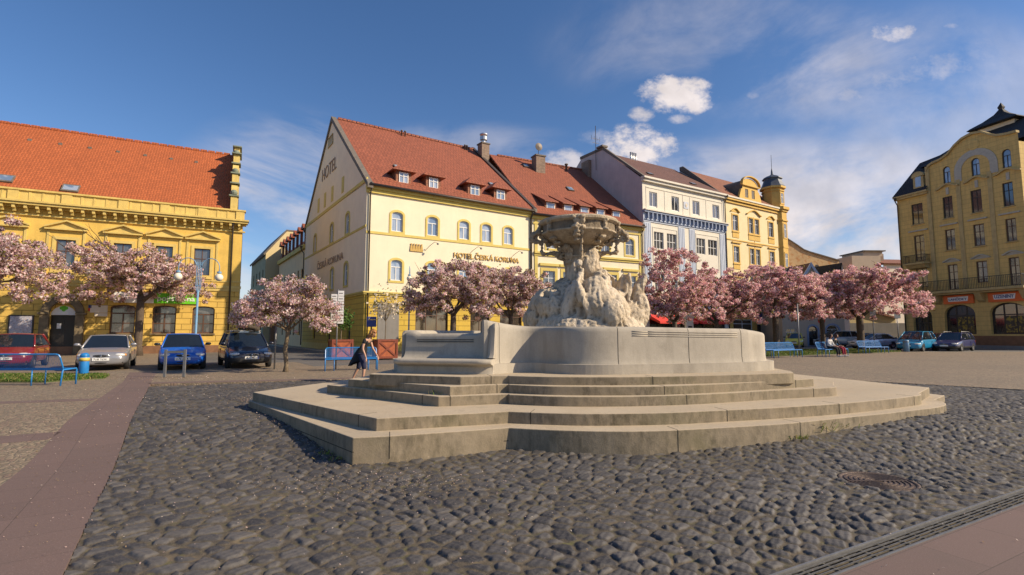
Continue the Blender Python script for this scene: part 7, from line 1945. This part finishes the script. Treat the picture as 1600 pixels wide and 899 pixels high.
# two people on the middle bench
def sitter(x, y, rz, label, top, legs, hairm, leg2=False):
    """local -y = forward"""
    global J, Ed
    p = thing('person', (x, y, GZ), rz, label, 'person')
    J = [(0, .05, .55, .14, .11), (0, .06, .72, .12, .10), (0, .05, .90, .13, .10), (0, .03, 1.02, .11, .08), (0, -.01, 1.12, .05), (0, -.04, 1.17, .05)]; Ed = [(0, 1), (1, 2), (2, 3), (3, 4), (4, 5)]
    for s in (-1, 1):
        chain([(s * .10, -.02, .53, .09), (s * .12, -.24, .53, .08), (s * .12, -.44, .50, .065), (s * .12, -.46, .32, .05), (s * .12, -.48, .10, .036), (s * .12, -.50, .05, .034), (s * .12, -.62, .03, .03)], 0)
        w = chain([(s * .19, .02, 1.0, .052), (s * .24, -.02, .84, .042), (s * .22, -.10, .72, .036), (s * .13, -.28, .66, .026), (s * .09, -.33, .65, .022)], 3)
        hand(J, Ed, w, Vector((s * .09, -.33, .65)), Vector((-s * .4, -.9, -.1)), Vector((0, 0, 1)))
    skin_mesh('body', J, Ed, 'skin', p)
    skin_mesh('jacket', [(0, .05, .56, .165, .13), (0, .06, .72, .145, .12), (0, .05, .90, .155, .12), (0, .03, 1.02, .13, .095), (.19, .02, 1.0, .07), (.24, -.02, .84, .058), (.22, -.10, .72, .05), (.14, -.26, .66, .038), (-.19, .02, 1.0, .07), (-.24, -.02, .84, .058), (-.22, -.10, .72, .05), (-.14, -.26, .66, .038)], [(0, 1), (1, 2), (2, 3), (3, 4), (4, 5), (5, 6), (6, 7), (3, 8), (8, 9), (9, 10), (10, 11)], top, p)
    skin_mesh('trousers', [(0, .05, .55, .15, .12)] + [q for s in (-1, 1) for q in ((s * .10, -.02, .53, .105), (s * .12, -.24, .53, .095), (s * .12, -.44, .50, .08), (s * .12, -.46, .32, .065), (s * .12, -.48, .12, .055))], [(0, 1), (1, 2), (2, 3), (3, 4), (4, 5), (0, 6), (6, 7), (7, 8), (8, 9), (9, 10)], legs, p)
    for s in (-1, 1): m = MB(); m.ball((s * .12, -.56, .045), .11, 6, sc=(.45, 1.3, .42)); m.build('shoe', 'shoe', p, smooth=True)
    head(p, (0, -.06, 1.27), (.3 if leg2 else -.2, -.9, -.15), 'skin', hairm, 'long', .108)
    return p
bdir = Vector((math.cos(R(31)), math.sin(R(31))))
sitter(20.1 - .25 * bdir.x, 32.2 - .25 * bdir.y, R(31), 'seated person with dark hair, white top and black trousers, left of the seated pair', 'white_cloth', 'black_cloth', 'hair_dark')
sitter(20.1 + .40 * bdir.x, 32.2 + .40 * bdir.y, R(31), 'seated person with dark top and deep red trousers, right of the seated pair', 'black_cloth', 'red_cloth', 'hair_dark', True)

# ------------------------------------------------------------------ lawns, weeds, fallen petals
def inpoly(P, poly):
    ins = np.zeros(len(P), bool); n = len(poly); j = n - 1
    for i in range(n):
        xi, yi = poly[i]; xj, yj = poly[j]
        c = ((yi > P[:, 1]) != (yj > P[:, 1])) & (P[:, 0] < (xj - xi) * (P[:, 1] - yi) / (yj - yi + 1e-12) + xi); ins ^= c; j = i
    return ins
def gzv(y): t = np.clip((y - 6.4) / 3.0, 0, 1); return .24 * t * t * (3 - 2 * t)
def lawn(name, poly, n, seed, hgt=.07, cover=None):
    sheet(name + '_soil', [poly], .03, 'g_grass')
    rs = np.random.RandomState(seed); xs = [p[0] for p in poly]; ys = [p[1] for p in poly]
    P = np.stack([rs.uniform(min(xs), max(xs), n), rs.uniform(min(ys), max(ys), n)], 1); P = P[inpoly(P, poly)]
    keep = np.array([noise.noise((p[0] * .9, p[1] * .9, seed)) > -.32 + .5 * rs.rand() - .3 for p in P]); P = P[keep]; k = len(P)
    a = rs.uniform(0, 2 * math.pi, k); h = rs.uniform(.4, 1.2, k) * hgt; w = rs.uniform(.006, .014, k) * (hgt / .07)
    C = np.stack([P[:, 0], P[:, 1], gzv(P[:, 1]) + .03 + h * .5], 1)
    A = np.stack([np.cos(a) * w, np.sin(a) * w, np.zeros(k)], 1); B_ = np.stack([rs.normal(size=k) * h * .25, rs.normal(size=k) * h * .25, h * .5], 1)
    col = np.where(rs.rand(k, 1) < .7, np.array([[.09, .16, .025]]), np.array([[.24, .20, .08]])) * rs.uniform(.6, 1.4, (k, 1))
    o = quads_mesh(name, C, A, B_, col, 'leaves', None); tag(o, kind='stuff', label='short green grass growing on the ' + ('left lawn strip' if 'strip' in name else 'right lawn under the cherry trees'), cat='grass')
LL = [(-34, 15.3), (-13.9, 15.35), (-13.1, 16.6), (-13.95, 17.9), (-34, 17.9)]
lawn('grass_strip', LL, 52000, 1, .07)
LR = [(8.5, 27.6), (30.2, 39.8), (29.5, 45.2), (24, 43.4), (5, 32.0)]
lawn('grass', LR, 90000, 2, .10)
# earth discs round trunks
def weeds():
    rs = np.random.RandomState(9); C = []; A = []; B_ = []; K = []
    spots = []
    foot = [(551, 726), (640, 710), (700, 703), (790, 696)]
    for (px, py, n, h) in ((583, 712, 14, .10), (597, 708, 16, .10), (652, 704, 26, .12), (660, 703, 14, .08), (832, 697, 10, .07), (862, 697, 10, .07), (898, 698, 8, .07), (905, 698, 8, .07), (930, 698, 6, .05), (950, 697, 12, .08), (990, 697, 14, .08), (1275, 682, 90, .14), (1262, 683, 30, .09), (1310, 679, 24, .07), (1335, 674, 30, .06), (1380, 664, 26, .09), (1360, 668, 20, .06), (1245, 690, 30, .05), (530, 712, 20, .05), (515, 706, 16, .05)):
        spots.append((*G(px, py, .08), n, h, .10))
    for (px, py, z, n, h) in ((686, 616, .69, 22, .06), (690, 617, .69, 16, .05), (586, 616, .53, 8, .03), (530, 612, .53, 8, .03), (783, 660, .355, 10, .05)):
        p = G(px, py, z); spots.append((p[0], p[1], n, h, .05, z))
    for s in spots:
        x, y, n, h, spread = s[:5]; z0 = s[5] if len(s) > 5 else gz(x, y) + .0
        for _ in range(n * 2):
            a = rs.uniform(0, 2 * math.pi); hh = h * rs.uniform(.4, 1.2); b = np.array([rs.normal() * hh * .35, rs.normal() * hh * .35, hh * .5])
            C.append(np.array([x + rs.normal() * spread, y + rs.normal() * spread * .5, z0]) + b); w = rs.uniform(.003, .007)
            A.append([math.cos(a) * w, math.sin(a) * w, 0]); B_.append(b); K.append(np.array((.20, .28, .05) if rs.rand() < .6 else (.30, .24, .09)) * rs.uniform(.6, 1.3))
    o = quads_mesh('weeds', np.array(C), np.array(A), np.array(B_), np.array(K), 'leaves', None); tag(o, label='small green and straw coloured weeds growing at the foot of the fountain steps', cat='weeds', kind='stuff')
weeds()
def petals():
    rs = np.random.RandomState(12); L = []
    def scat(n, cx, cy, sx, sy): 
        L.append(np.stack([rs.normal(cx, sx, n), rs.normal(cy, sy, n)], 1))
    scat(2000, -4.2, 8.2, 2.2, 1.8); scat(1000, -7.5, 12.5, 2.2, 1.8); scat(900, -1.5, 6.0, .7, .4); scat(900, -11.2, 17.0, 1.0, .5); scat(700, -2, 5.2, 2.2, .9); scat(500, 3, 5.5, 3.0, 1.0)
    e0 = np.array(G(388, 632, .1)); e1 = np.array(G(551, 727, .0)); t = rs.rand(900)[:, None]; L.append(e0 + (e1 - e0) * t + rs.normal(size=(900, 2)) * .12 + np.array([-.12, -.08]))
    t = rs.rand(240)[:, None]; e2 = np.array(G(700, 703, .05)); L.append(e1 + (e2 - e1) * t + rs.normal(size=(240, 2)) * .05 + np.array([.03, -.07]))
    P = np.concatenate(L)
    foot = [G(388, 626, .355), G(551, 684.3, .355), G(794.5, 668.5, .355), G(1059, 671.8, .355), G(1478, 633, .355), (8.4, 16.2), (-3.6, 16.4)]
    P = P[~inpoly(P, foot)]; P = P[P[:, 1] > 3]; n = len(P)
    z = gzv(P[:, 1]) + .010 + rs.uniform(-.006, .006, n) + .004
    C = np.stack([P[:, 0], P[:, 1], z], 1); s = rs.uniform(.0025, .007, n) * (.75 + P[:, 1] / 16)
    a = rs.uniform(0, 6.28, n); A = np.stack([np.cos(a) * s, np.sin(a) * s, rs.normal(size=n) * s * .3], 1); B_ = np.stack([-np.sin(a) * s * .7, np.cos(a) * s * .7, rs.normal(size=n) * s * .3], 1)
    col = np.array([[.62, .46, .42], [.70, .60, .52], [.42, .30, .18], [.30, .22, .10]])[rs.choice(4, n, p=[.35, .2, .3, .15])] * rs.uniform(.7, 1.1, (n, 1))
    o = quads_mesh('fallen_petals', C, A, B_, col, 'blossom', None); tag(o, label='scattered pale fallen petals and bits on the dark cobbles', cat='petals', kind='stuff')
petals()
